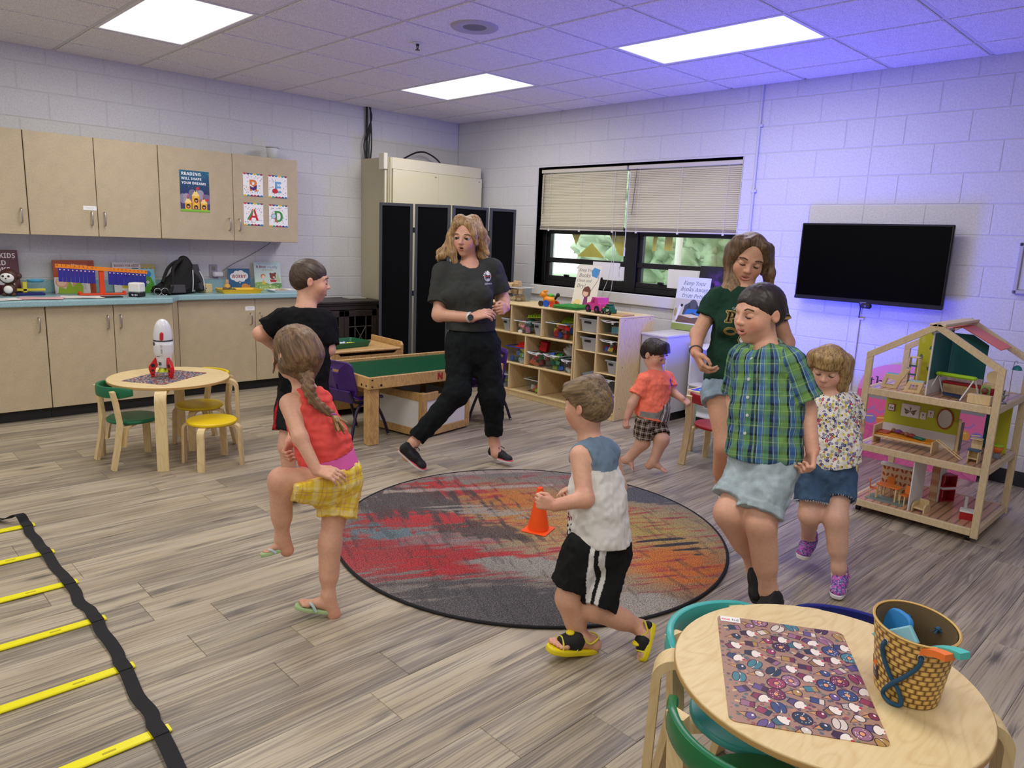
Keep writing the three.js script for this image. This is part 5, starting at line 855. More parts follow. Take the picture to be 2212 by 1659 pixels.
{
const sm1=std('#d3cbb4',0.5),hd=std('#d8d2c2',0.5),yT=2.165,yB=1.565;
const sg=(()=>{const P=[];for(let i=0;i<=4;i++){const a=(i/4-0.5);P.push([a*0.025,0.0028*(1-4*a*a)]);}return P;})();
for(const[a,b,lab]of[[1.315,2.405,'left cream horizontal blind half lowered over the window'],[2.425,3.585,'right cream horizontal blind half lowered over the window']]){
const t=thing('window_blind',lab,'blind',[0,0,-0.05]);
obj('head_rail',bx3(a,b,yT-0.035,yT,-0.02,0.02,0.003),hd,t);
const L=b-a-0.006,g=ext([...sg,...sg.map(([x,y])=>[x,y-0.0008]).reverse()],L,0).rotateY(HP);
const N=34;for(let i=0;i<N;i++){const m=obj('slat',g,sm1,t);m.position.set((a+b)/2,mix(yT-0.05,yB+0.05,i/(N-1)),0);m.rotation.x=0.95;}
for(let i=0;i<7;i++){const m=obj('slat',g,sm1,t);m.position.set((a+b)/2,yB+0.02+i*0.0035,0);m.rotation.x=0.05;}
obj('bottom_rail',bx3(a,b,yB,yB+0.014,-0.014,0.014,0.003),hd,t);
const cordM=std('#e6e2d6',0.7);for(const x of[a+0.13,(a+b)/2,b-0.13])obj('ladder_cord',[rod([x,yB,0.014],[x,yT,0.014],0.0016,0.0016,6),bx3(x-0.01,x+0.01,yB-0.012,yB+0.006,0.01,0.02,0.002)],cordM,t);
obj('tilt_wand',rod([a +(a<2?0.05:0.1),yT-0.03,0.022],[a +(a<2?0.05:0.075),1.72,0.026],0.003,0.003,8),std('#6f6a5c',0.4),t);
}
tag(obj('pull_rod',[rod([2.475,2.1,0.0],[2.465,1.42,0.0],0.004),rod([2.465,1.42,0],[2.465,1.34,0],0.008)],std('#e9e7e2',0.4)),'white blind wand hanging before the window mullion','wand');
tag(obj('blind_cord',tube([[2.30,1.56,-0.02],[2.31,1.3,-0.02],[2.27,1.1,-0.02],[2.27,1.0,0.035],[2.25,0.93,0.04],[2.28,0.9,0.04],[2.36,1.0,0.035],[2.33,1.15,-0.02],[2.33,1.56,-0.02]],0.002,80,6),std('#e6e2d6',0.7)),'white blind cord looping down over the window sill','cord');
}
{
const t=thing('television','black wall-mounted television with a small camera below it','television',[4.712,1.382,0.1]),w=1.03,h=0.56;
obj('bezel',bb(w,h,0.03,0.006,[0,0,-0.015]),std('#0b0b0d',0.3),t);obj('display',bx3(-w/2+0.012,w/2-0.012,-h/2+0.028,h/2-0.012,-0.002,0.0012,0.0004),new THREE.MeshPhysicalMaterial({color:'#010101',roughness:0.3,specularIntensity:0.15}),t);obj('chin',bx3(-w/2,w/2,-h/2-0.002,-h/2+0.022,-0.01,0.004,0.003),std('#101013',0.35),t);
obj('logo_strip',bx3(-0.022,0.022,-h/2+0.002,-h/2+0.007,0.004,0.005,0.0004),std('#9a9aa0',0.3,{metalness:0.6}),t);obj('wall_mount',[bb(0.3,0.3,0.05,0.01,[0,0,-0.055]),bb(0.2,0.34,0.02,0.004,[0,0,-0.088])],std('#1a1a1c',0.5),t);obj('backing',bb(0.7,0.36,0.03,0.012,[0,-0.05,-0.04]),std('#0d0d0f',0.5),t);
const c=thing('web_camera','small black camera hanging under the television edge','camera',[4.735,1.102,0.1]);obj('body',bb(0.075,0.036,0.03,0.01,[0,-0.018,0]),M.black,c);obj('lens',cyl(0.009,0.009,0.006,[0,-0.018,0.016],[HP,0,0],20),std('#5a5f70',0.1),c);
tag(obj('television_cable',tube([[4.665,1.12,0.05],[4.668,1.05,0.02],[4.664,0.99,0.018]],0.004,12,6),M.black),'short black cable from the television to the raceway','cable');
}
{
const t=thing('light_table','wooden light table with a glowing blue top behind the red chair','table',[TABLE.x,0,TABLE.z],0.03),w=TABLE.w/2,d=TABLE.d/2,h=TABLE.h;
for(const s of[-1,1]){obj('rail',bx3(-w,w,h-0.07,h,s*d-0.012,s*d+0.012,0.003),M.birch,t);obj('rail',bx3(s*w-0.012,s*w+0.012,h-0.07,h,-d+0.012,d-0.012,0.003),M.birch,t);}
for(const[x,z]of[[1,1],[1,-1],[-1,1],[-1,-1]])obj('leg',bx3(x*(w-0.03)- 0.02,x*(w-0.03)+ 0.02,0.0,h-0.07,z*(d-0.03)- 0.02,z*(d-0.03)+ 0.02,0.003),M.birch,t);
obj('light_panel',bx3(-w+0.05,w-0.05,h-0.02,h+0.004,-d+0.05,d-0.05,0.002),new THREE.MeshStandardMaterial({color:'#1a9fe0',emissive:new THREE.Color().setRGB(0.01,0.55,1.0),emissiveIntensity:0.9,roughness:0.3}),t);
obj('panel_surround',[bx3(-w+0.012,-w+0.05,h-0.02,h+0.002,-d+0.012,d-0.012,0.001),bx3(w-0.05,w-0.012,h-0.02,h+0.002,-d+0.012,d-0.012,0.001),bx3(-w+0.05,w-0.05,h-0.02,h+0.002,-d+0.012,-d+0.05,0.001),bx3(-w+0.05,w-0.05,h-0.02,h+0.002,d-0.05,d-0.012,0.001)],std('#2438c8',0.35),t);
const s=thing('white_stool','small white-legged stool under the light table behind the red chair','stool',[4.20,0,0.86]);obj('seat',[lathe([[0,0.255],[0.12,0.255],[0.125,0.262],[0.125,0.272],[0.12,0.278],[0,0.278]],40)],M.white,s);obj('seat_base',lathe([[0,0.235],[0.1,0.235],[0.115,0.2549],[0,0.2549]],40),M.birch,s);
for(let i=0;i<4;i++){const a=(45+90*i)*D2R;obj('leg',rod([0.15*Math.cos(a),0,0.15*Math.sin(a)],[0.08*Math.cos(a),0.24,0.08*Math.sin(a)],0.011,0.013),M.white,s);}obj('stretcher',[rod([-0.095,0.09,-0.095],[0.095,0.09,0.095],0.008),rod([-0.095,0.1,0.095],[0.095,0.1,-0.095],0.008)],M.white,s);
}
{
const t=thing('market_board','pink cardboard play-shop board lettered the market behind the dollhouse','board',[5.17,0,0.13],0.0);t.rotation.x=-0.1;const s=new THREE.Shape();s.moveTo(-0.42,0);s.lineTo(0.42,0);s.lineTo(0.42,0.48);s.quadraticCurveTo(0.40,0.60,0.22,0.62);s.quadraticCurveTo(0.1,0.70,-0.1,0.70);s.quadraticCurveTo(-0.32,0.70,-0.4,0.58);s.lineTo(-0.42,0.5);
const g=ext(s,0.012,0),P=g.attributes.position,u=g.attributes.uv;for(let i=0;i<P.count;i++)u.setXY(i,(P.getX(i)+ 0.42)/0.84,P.getY(i)/0.7);
obj('board',g,std('#fff',0.6,{map:print(512,426,(c,w,h)=>{const gr=c.createLinearGradient(0,0,w,h);gr.addColorStop(0,'#e0508c');gr.addColorStop(1,'#e67aa4');c.fillStyle=gr;c.fillRect(0,0,w,h);c.fillStyle='#e58ab0';c.fillRect(0,0,w,130);txt(c,'the market',215,92,66,'#2a2024','normal','center','serif');c.fillStyle='#8d8a8c';c.fillRect(30,136,470,26);for(let i=0;i<8;i++){c.strokeStyle='#9a7ab8';c.lineWidth=6;c.beginPath();c.arc(50+i*56,190,28,0.2,2.9);c.stroke();}c.fillStyle='#d46aa6';c.fillRect(0,250,w,12);for(let i=0;i<10;i++){disc(c,20+i*52,252,26,['#e0a03a','#8a7ac0','#e07a3a','#c04a80'][i % 4],22);lineP(c,[[i*52,244],[30+i*52,240]],'#f2d07a',4);}for(let i=0;i<60;i++)lineP(c,[[rr(0,w),280],[rr(0,w),h]],'rgba(170,60,130,0.25)',3);})}),t);
}
// ================= DOLLHOUSE =================
{
const X0=5.242,X1=5.903,Z0=0.764,Z1=1.381,xc=5.573,zc=1.072,EV=0.917,RG=1.115,P=0.034,FL=[0.074,0.398,0.72];
const t=thing('dollhouse','large open wooden dollhouse on castors with three furnished floors','dollhouse',[xc,0,zc]);
const L=g=>(Array.isArray(g)?merge(g):g).translate(-xc,0,-zc),b=(x0,x1,y0,y1,z0,z1,c=0.003)=>L(bx3(x0,x1,y0,y1,z0,z1,c));
for(const z of[Z1-0.011,Z0+0.011]){
for(const[x0,s]of[[X0,1],[X1-P,-1]]){const m=(RG-EV)/(xc-X0),tv=P*Math.sqrt(1+m*m),o=EV-tv,i=o+P*m;obj('post',L(boxuv(mv(ext([[x0,0.03],[x0+P,0.03],[x0+P,s>0?i:o],[x0,s>0?o:i]],0.022,0.002),[0,0,z]))),M.pine,t);}
for(const s of[-1,1]){const e=s>0?X1:X0,m=(RG-EV)/(xc-X0),tv=P*Math.sqrt(1+m*m),q=[[e,EV-tv],[xc,RG-tv],[xc,RG],[e,EV]];obj('rafter',L(boxuv(mv(ext(s>0?q.reverse():q,0.022,0.002),[0,0,z]))),M.pine,t);}
for(const y of FL)obj('rail',b(X0+P,X1-P,y-0.036,y+0.003,z-0.011,z+0.011),M.pine,t);
}
obj('ridge_beam',b(xc-0.04,xc+0.04,RG-0.022,RG-0.006,Z0,Z1),M.pine,t);
for(const x of[X0+P/2,X1-P/2])for(const y of FL)obj('rail',b(x-0.011,x+0.011,y-0.036,y+0.002,Z0+0.022,Z1-0.022),M.pine,t);
const deckT=dtex(64,64,(u,v)=>{const s=((u*4)% 1)<0.28?0.72:1;return[0.80*s,0.62*s,0.48*s];});deckT.repeat.set(6,6);
for(const y of FL)obj('floor_board',b(X0+0.022,X1-0.022,y-0.012,y,Z0+0.022,Z1-0.022,0.001),std('#fff',0.22,{map:deckT}),t);
for(const[x,z]of[[X0+0.05,Z1-0.05],[X1-0.05,Z1-0.05],[X0+0.05,Z0+0.05],[X1-0.05,Z0+0.05]])obj('castor',[L(cyl(0.018,0.018,0.02,[x,0.018,z],[0,0,HP])),b(x-0.014,x+0.014,0.026,0.042,z-0.014,z+0.014)],M.black,t);
const dots=dtex(128,128,(u,v)=>{const d1=Math.hypot((u*3)% 1-0.5,((v*3 +(Math.floor(u*3)% 2)*0.5)% 1)- 0.5);return d1<0.2?((Math.floor(u*3)+ Math.floor(v*3))% 2?[0.35,0.45,0.28]:[0.75,0.75,0.3]):[0.72,0.72,0.09];});
const hexT=dtex(128,128,(u,v)=>{const y=v*6,x=u*7 +(Math.floor(y)% 2)*0.5,d=Math.hypot((x % 1)- 0.5,(y % 1)- 0.5);return d>0.36&&d<0.46?[0.72,0.52,0.55]:[0.86,0.8,0.8];});
const leafT=dtex(128,128,(u,v)=>{const x=(u*4)% 1,y=(v*4)% 1,s=x<0.5?1:-1,q=(Math.abs(x-0.5)- 0.22),w=y-0.5-q*0.9;return(q*q)/0.03 +(w*w)/0.06<1?[0.66,0.32,0.14]:[0.84,0.72,0.58];});
const TEAL=std('#125f5c',0.6),pan=(n,g,m)=>obj(n,L(g),m,t),pg=(w,h,tex,x,y,z,ry=0)=>mv(posterGeo(w,h,0.008),[x,y,z],[0,ry,0]);
pan('wall_panel',pg(0.135,0.305,0,5.452,FL[2]+ 0.16,1.0),std('#fff',0.6,{map:dots}));
pan('wall_panel',mv(ext([[5.528,0.725],[5.722,0.725],[5.722,0.985],[5.64,1.035],[5.528,1.035]],0.008),[0,0,0.96]),TEAL);pan('wall_panel',pg(0.19,0.075,0,5.625,FL[2]+ 0.04,0.967),std('#fff',0.5,{map:hexT}));
pan('partition',mv(ext([[-0.17,0.722],[0.17,0.722],[0.17,RG-0.045],[-0.17,RG-0.045]],0.007),[5.552,0,1.17],[0,HP,0]),std('#d9d6d0',0.5));pan('partition_paper',mv(bb(0.0012,0.25,0.32,0.0003),[5.5565,0.93,1.17]),TEAL);pan('partition',bx3(5.518,5.526,0.722,1.02,0.90,1.02,0.001),M.white);
pan('roof_panel',[bar([5.60,1.077,0.93],[5.80,0.975,0.93],0.006,0.22)],std('#ec7a62',0.5));pan('roof_panel',[bar([5.60,1.077,0.93],[5.50,1.06,0.93],0.006,0.22)],std('#ec7a62',0.5));
const gal=print(512,320,(g,w,h)=>{g.fillStyle='#b6bb22';g.fillRect(0,0,w,h);g.fillStyle='#dcd8d2';g.fillRect(0,226,w,94);for(let i=0;i<90;i++)lineP(g,[[i*6,230],[i*6,320]],'#cfcac2',1);});
pan('wall_panel',pg(0.385,0.29,0,5.47,FL[1]+ 0.145,1.07),std('#fff',0.6,{map:gal}));pan('wall_panel',bx3(5.74,5.80,FL[1],FL[2]- 0.015,0.84,0.85,0.001),TEAL);pan('wall_panel',bx3(5.80,5.87,FL[1],FL[2]- 0.015,0.90,0.908,0.001),std('#b6bb22',0.6));pan('door_panel',bx3(5.667,5.672,FL[1],FL[1]+ 0.15,0.98,1.068,0.001),std('#8d8a86',0.6));
const picM=std('#e9e6df',0.5),frM=std('#9c4a1e',0.5),pic=(x,y,w,h,f,ins)=>{const q=obj('picture',L(bb(w,h,0.006,0.001,[x,y,1.077])),f,t);obj('print',L(mv(posterGeo(w-0.008,h-0.008,0.001),[x,y,1.0808])),ins,q);};
const mk=fn=>std('#fff',0.5,{map:print(64,64,(g)=>{g.fillStyle='#e6e3dc';g.fillRect(0,0,64,64);fn(g);})});
const bf=mk(g=>{for(const s of[-1,1]){poly(g,[[32,34],[32+s*26,20],[32+s*18,40]],'#6a6450');poly(g,[[32,36],[32+s*14,54],[32+s*22,42]],'#6a6450');}poly(g,[[28,12],[36,12],[32,40]],'#6a6450');}),fl2=mk(g=>{disc(g,32,22,11,'#a8242a');lineP(g,[[32,30],[30,56]],'#4a5a2a',4);}),pot=mk(g=>{g.fillStyle='#b5242a';g.fillRect(22,38,20,16);disc(g,24,24,8,'#3a4a3a');disc(g,42,22,8,'#3a4a3a');});
pic(5.415,0.575,0.095,0.075,picM,bf);pic(5.318,0.655,0.055,0.06,frM,pot);pic(5.312,0.577,0.038,0.042,frM,bf);pic(5.484,0.56,0.03,0.042,picM,fl2);pic(5.522,0.578,0.03,0.042,picM,fl2);pic(5.49,0.672,0.1,0.045,frM,picM);
pan('mirror_frame',mv(cyl(0.042,0.042,0.007,[0,0,0],[HP,0,0],40),[5.597,0.565,1.078],[0,0,0],[1,1.42,1]),frM);pan('mirror',mv(cyl(0.035,0.035,0.008,[0,0,0],[HP,0,0],40),[5.597,0.565,1.0785],[0,0,0],[1,1.45,1]),std('#b9b8b2',0.15,{metalness:0.6}));
pan('wall_panel',pg(0.195,0.16,0,5.405,FL[0]+ 0.08,1.07),std('#fff',0.6,{map:leafT}));pan('wall_ledge',bx3(5.30,5.505,0.226,0.245,1.055,1.085,0.002),M.white);
pan('partition',bx3(5.551,5.557,FL[0],FL[1]- 0.04,1.13,1.35,0.001),M.white);pan('wall_panel',pg(0.04,0.29,0,5.585,FL[0]+ 0.145,1.04),std('#fff',0.6,{map:leafT}));pan('wall_panel',bx3(5.606,5.612,FL[0],FL[1]- 0.04,0.93,1.04,0.001),M.white);pan('awning',bx3(5.63,5.74,0.315,0.319,0.86,0.95,0.001),std('#a8442a',0.5));
const fw=(name,label,cat,parts,p,turn=0)=>{const q=thing(name,label,cat,p,turn);for(const[n,g,m]of parts)obj(n,g,m,q);return q;};
const B=M.birch,leg4=(w,d,h,r=0.005)=>[[1,1],[1,-1],[-1,1],[-1,-1]].map(([a,c])=>['leg',bx3(a*w-r,a*w+r,0,h,c*d-r,c*d+r,0.001),B]);
fw('toy_bed','toy bed with an orange mattress on the middle floor of the dollhouse','toy bed',[['headboard',bx3(-0.156,-0.148,0,0.1,-0.06,0.06,0.002),B],['footboard',bx3(0.148,0.156,0,0.065,-0.06,0.06,0.002),B],['bed_frame',bx3(-0.15,0.15,0.035,0.047,-0.058,0.058,0.002),B],['mattress',bx3(-0.147,0.147,0.047,0.056,-0.052,0.052,0.003),std('#d98a14',0.6)],['pillow',bx3(-0.145,-0.085,0.056,0.064,-0.04,0.04,0.003),std('#b5563a',0.7)]],[5.452,FL[1]+ 0.0004,1.22]);
const doll=(label,x,z,c1,c2,ry)=>fw('toy_doll',label,'doll',[['head',sph(0.013,[-0.045,0.013,0]),std('#8a5a3a',0.6)],['body',[sph(0.02,[-0.015,0.013,0],[1.1,0.6,0.8])],std(c1,0.6)],['legs',[rod([0,0.01,0.006],[0.055,0.008,0.012],0.006),rod([0,0.01,-0.006],[0.055,0.008,-0.012],0.006)],std(c2,0.6)]],[x,FL[1]+ 0.057,z],ry);
doll('toy doll in purple lying on the orange toy bed, left of the other',5.42,1.20,'#6a2f6e','#7a3a2a',-0.2);doll('toy doll in teal trousers lying on the orange toy bed, right of the other',5.50,1.235,'#8a2f2f','#1f6a5a',-0.25);
fw('toy_ladder','toy wooden ladder leaning from the toy bed to the floor','ladder',[['rails',[-1,1].map(s=>bar([0,0.075,s*0.012],[0.14,0.004,s*0.012],0.006,0.004)),B],['rungs',[...Array(6)].map((_,i)=>rod([0.015+i*0.022,0.068-i*0.0112,-0.012],[0.015+i*0.022,0.068-i*0.0112,0.012],0.002,0.002,6)),B]],[5.615,FL[1],1.235],-0.25);
fw('toy_chair','toy wooden high-backed seat with blue cushion at the right of the middle floor','toy chair',[['frame',[bx3(-0.025,-0.02,0,0.06,-0.022,0.022,0.001),bx3(0.02,0.025,0,0.06,-0.022,0.022,0.001),bx3(-0.025,0.025,0,0.125,-0.027,-0.022,0.001),bx3(-0.025,0.025,0.018,0.022,-0.02,0.02,0.001)],B],['cushion',bx3(-0.027,0.027,0.06,0.068,-0.022,0.024,0.002),std('#3a5f7c',0.6)],['shelf',bx3(-0.027,0.027,0.122,0.127,-0.03,0.014,0.001),B]],[5.80,FL[1],1.25]);
fw('toy_shelf','toy wooden rack standing beside the picture wall on the middle floor','toy shelf',[['frame',[bx3(-0.006,0.006,0,0.18,-0.012,-0.009,0.0005),bx3(-0.006,0.006,0,0.18,0.009,0.012,0.0005)],B],...[0.02,0.06,0.1,0.14,0.178].map(y=>['board',bx3(-0.006,0.006,y,y+0.003,-0.01,0.01,0.0004),B])],[5.675,FL[1],1.09],0.4);
fw('toy_pan','toy orange pot with lime top on the right of the middle floor','toy pot',[['pot',lathe([[0,0.035],[0.02,0.035],[0.028,0.065],[0,0.065]],20),std('#e0701c',0.5)],['leaves',sph(0.024,[0,0.07,0],[1.1,0.5,1]),M.lime],['base',lathe([[0,0],[0.025,0],[0.012,0.035],[0,0.035]],20),std('#77787a',0.4)]],[5.862,FL[1],1.06]);
const lounge=(name,label,p,turn)=>fw(name,label,'toy chair',[['side_frame',mv(ext([[-0.05,0],[0.03,0],[0.05,0.05],[0.085,0.115],[0.07,0.122],[0.03,0.08],[-0.03,0.08]],0.006,0.001,[[[-0.03,0.015],[0.015,0.015],[0.022,0.045],[-0.02,0.055]]]),[0,0,0.025]),B],['side_frame',mv(ext([[-0.05,0],[0.03,0],[0.05,0.05],[0.085,0.115],[0.07,0.122],[0.03,0.08],[-0.03,0.08]],0.006,0.001,[[[-0.03,0.015],[0.015,0.015],[0.022,0.045],[-0.02,0.055]]]),[0,0,-0.025]),B],['seat',mv(bb(0.06,0.006,0.044,0.001),[0,0.078,0]),M.teal],['backrest',mv(bb(0.05,0.006,0.044,0.001),[0.055,0.1,0],[0,0,0.95]),std('#3a7a78',0.5)]],p,turn);
lounge('toy_lounger','toy wooden lounge chair with teal seat on the top floor left side',[5.35,FL[2]+ 0.001,1.255],0.15);
fw('toy_desk','low toy wooden side table with cut-out sides near the white partition','toy table',[['side_panel',mv(ext([[-0.045,0],[0.035,0],[0.05,0.06],[-0.025,0.06]],0.006,0.001,[[[-0.02,0.015],[0.02,0.015],[0.026,0.045],[-0.012,0.045]]]),[0,0,0.026]),B],['side_panel',mv(ext([[-0.045,0],[0.035,0],[0.05,0.06],[-0.025,0.06]],0.006,0.001,[[[-0.02,0.015],[0.02,0.015],[0.026,0.045],[-0.012,0.045]]]),[0,0,-0.026]),B],['top',mv(bb(0.07,0.005,0.05,0.001),[0.012,0.061,0]),std('#8fb0a8',0.5)]],[5.475,FL[2]+ 0.001,1.29],0.15);
fw('toy_bookcase','toy open bookcase with teal boards by the dotted wall','toy shelf',[['frame',[bx3(-0.028,-0.022,0,0.165,-0.02,0.02,0.001),bx3(0.022,0.028,0,0.165,-0.02,0.02,0.001),bx3(-0.028,0.028,0.16,0.166,-0.02,0.02,0.001)],B],...[0.02,0.06,0.11].map(y=>['board',bx3(-0.022,0.022,y,y+0.005,-0.019,0.019,0.0005),std('#1f5f66',0.5)])],[5.395,FL[2],1.06]);
fw('toy_swing','toy garden swing with a lime roller top on the top floor','toy swing',[['side_leg',[bar([-0.09,0.11,0],[-0.11,0,0.06],0.008,0.006),bar([-0.09,0.11,0],[-0.075,0,-0.05],0.008,0.006)],M.white],['side_leg',[bar([0.09,0.11,0.01],[0.06,0,0.075],0.009,0.007),bar([0.09,0.11,0],[0.11,0,-0.04],0.009,0.007)],M.white],['canopy',mv(bb(0.2,0.02,0.04,0.009),[0,0.115,0.005]),std('#a9d81e',0.45)]],[5.66,FL[2],1.24],-0.12);
fw('toy_counter','toy red counter with wooden top behind the swing','toy counter',[['body',bx3(-0.09,0.09,0,0.05,-0.025,0.025,0.002),B],['top',bx3(-0.095,0.095,0.05,0.062,-0.03,0.03,0.002),std('#b51a1e',0.4)]],[5.66,FL[2],1.10],-0.1);
fw('toy_slab','blue toy mat slanting under the garden swing','toy mat',[['mat',mv(bb(0.09,0.008,0.05,0.002),[0,0.018,0],[0.1,0.4,-0.15]),std('#2a3a55',0.5)]],[5.66,FL[2]- 0.003,1.27]);
fw('toy_crate','plain toy wooden box at the front right of the top floor','toy box',[['box',bx3(-0.052,0.052,0,0.048,-0.02,0.02,0.002),B]],[5.805,FL[2]+ 0.004,1.345],-0.05);
fw('toy_figure','small standing toy child in red on a green base by the toy box','doll',[['body',[rod([0,0,0],[0,0.045,0],0.014,0.011)],std('#a8242a',0.6)],['head',sph(0.016,[0,0.06,0]),std('#7a4a2e',0.6)],['backing',bx3(-0.022,0.022,0,0.085,-0.014,-0.01,0.002),std('#8fae5c',0.6)]],[5.80,FL[2],1.25]);
fw('toy_sink','toy wooden vanity at the right of the top floor','toy furniture',[['body',bx3(-0.035,0.035,0,0.06,-0.025,0.025,0.002),std('#a8202a',0.5)],['top',bx3(-0.038,0.038,0.06,0.085,-0.027,0.027,0.002),B],['mirror',mv(cyl(0.035,0.035,0.006,[0,0.115,-0.02],[HP,0,0],28)),B]],[5.80,FL[2],1.12]);
fw('toy_lamp','tiny teal arched lamp standing at the back right of the top floor','toy lamp',[['arm',tube([[0,0,0],[0,0.16,0],[0.004,0.19,0],[0.012,0.195,0],[0.018,0.18,0]],0.002,24,6),M.steel],['shade',lathe([[0.024,0.145],[0.02,0.16],[0.008,0.17],[0,0.172]],24,[0.018,0,0]),std('#1f7a78',0.4,{side:THREE.DoubleSide})]],[5.838,FL[2],0.90]);
fw('pewter_figure','grey metallic animal figurine on the right rail of the top floor','figurine',[['base',lathe([[0,0],[0.026,0],[0.022,0.01],[0.008,0.014],[0,0.014]],24),M.steel],['body',[sph(0.014,[0,0.032,0],[1,1.3,0.9]),sph(0.011,[0,0.056,0.003]),sph(0.005,[0.008,0.067,0]),sph(0.005,[-0.008,0.067,0]),rod([0.01,0.04,0],[0.028,0.05,0],0.004),rod([-0.01,0.04,0],[-0.022,0.062,0],0.004)],std('#8d8b86',0.3,{metalness:0.8})]],[5.872,FL[2]+ 0.003,1.21]);
const tc=std('#e57e2c',0.45),tchair=(label,x,z,ry)=>fw('toy_dining_chair',label,'toy chair',[['seat',bb(0.04,0.006,0.04,0.002,[0,0.055,0]),tc],['backrest',mv(ext(rrect(0.042,0.05,0.016),0.006,0.001),[0,0.085,-0.02],[-0.15,0,0]),tc],...leg4(0.016,0.016,0.053,0.003)],[x,FL[0],z],ry);
fw('toy_table','toy orange dining table on the lowest floor of the dollhouse','toy table',[['top',mv(ext(rrect(0.13,0.07,0.02),0.007,0.002),[0,0.082,0],[-HP,0,0]),tc],...leg4(0.05,0.025,0.08,0.004)],[5.41,FL[0],1.235],-0.1);
tchair('orange toy dining chair behind the toy table',5.385,1.155,0);tchair('orange toy dining chair at the right end of the toy table beside the partition',5.505,1.26,-0.5);tchair('orange toy dining chair at the left end of the toy table',5.335,1.26,1.9);
tag(obj('toy_rug',bx3(-0.1,0.1,0,0.002,-0.06,0.06,0.0005),std('#7a8a80',0.9)),'grey-green toy rug under the toy dining table','toy rug').position.set(5.41,FL[0]+ 0.0002,1.25);
fw('toy_armchair','plain wooden toy armchair right of the lower partition','toy chair',[['arm',mv(ext([[-0.04,0],[0.04,0],[0.04,0.03],[0.02,0.045],[-0.02,0.045],[-0.04,0.03]],0.008,0.001),[-0.03,0,0],[0,HP,0]),B],['arm',mv(ext([[-0.04,0],[0.04,0],[0.04,0.03],[0.02,0.045],[-0.02,0.045],[-0.04,0.03]],0.008,0.001),[0.03,0,0],[0,HP,0]),B],['seat',bx3(-0.026,0.026,0.015,0.025,-0.036,0.038,0.002),B],['backrest',bx3(-0.026,0.026,0.02,0.06,-0.04,-0.032,0.003),B]],[5.60,FL[0],1.285],-0.1);
const hut=(label,y,z)=>fw('toy_cupboard',label,'toy cupboard',[['body',[bx3(-0.045,0.045,0,0.006,-0.03,0.03,0.001),bx3(-0.045,0.045,0.064,0.07,-0.03,0.03,0.001),bx3(-0.045,-0.039,0.006,0.064,-0.03,0.03,0.001),bx3(0.039,0.045,0.006,0.064,-0.03,0.03,0.001),bx3(-0.04,0.04,0.006,0.064,-0.03,-0.026,0.001)],std('#a3141a',0.4)]],[5.625,y,z],1.0);
hut('red toy cupboard on the lowest floor, under its twin',FL[0],0.97);hut('red toy cupboard on the lowest floor, set on top of its twin',FL[0]+ 0.085,0.97);fw('toy_spacer','white toy spacer between the two red toy cupboards','toy block',[['block',bx3(-0.04,0.04,0,0.0145,-0.025,0.025,0.001),M.white]],[5.625,FL[0]+ 0.0702,0.97],1.0);
fw('toy_stove','red toy sink unit with a white top at the front right of the lowest floor','toy furniture',[['body',bx3(-0.033,0.033,0,0.04,-0.03,0.03,0.001),std('#b0161c',0.4)],['top',bx3(-0.036,0.036,0.04,0.05,-0.033,0.033,0.002),M.white],['splashback',bx3(-0.02,-0.005,0.05,0.12,-0.012,-0.006,0.001),std('#b9b6b0',0.4)]],[5.805,FL[0],1.21],0.2);
}
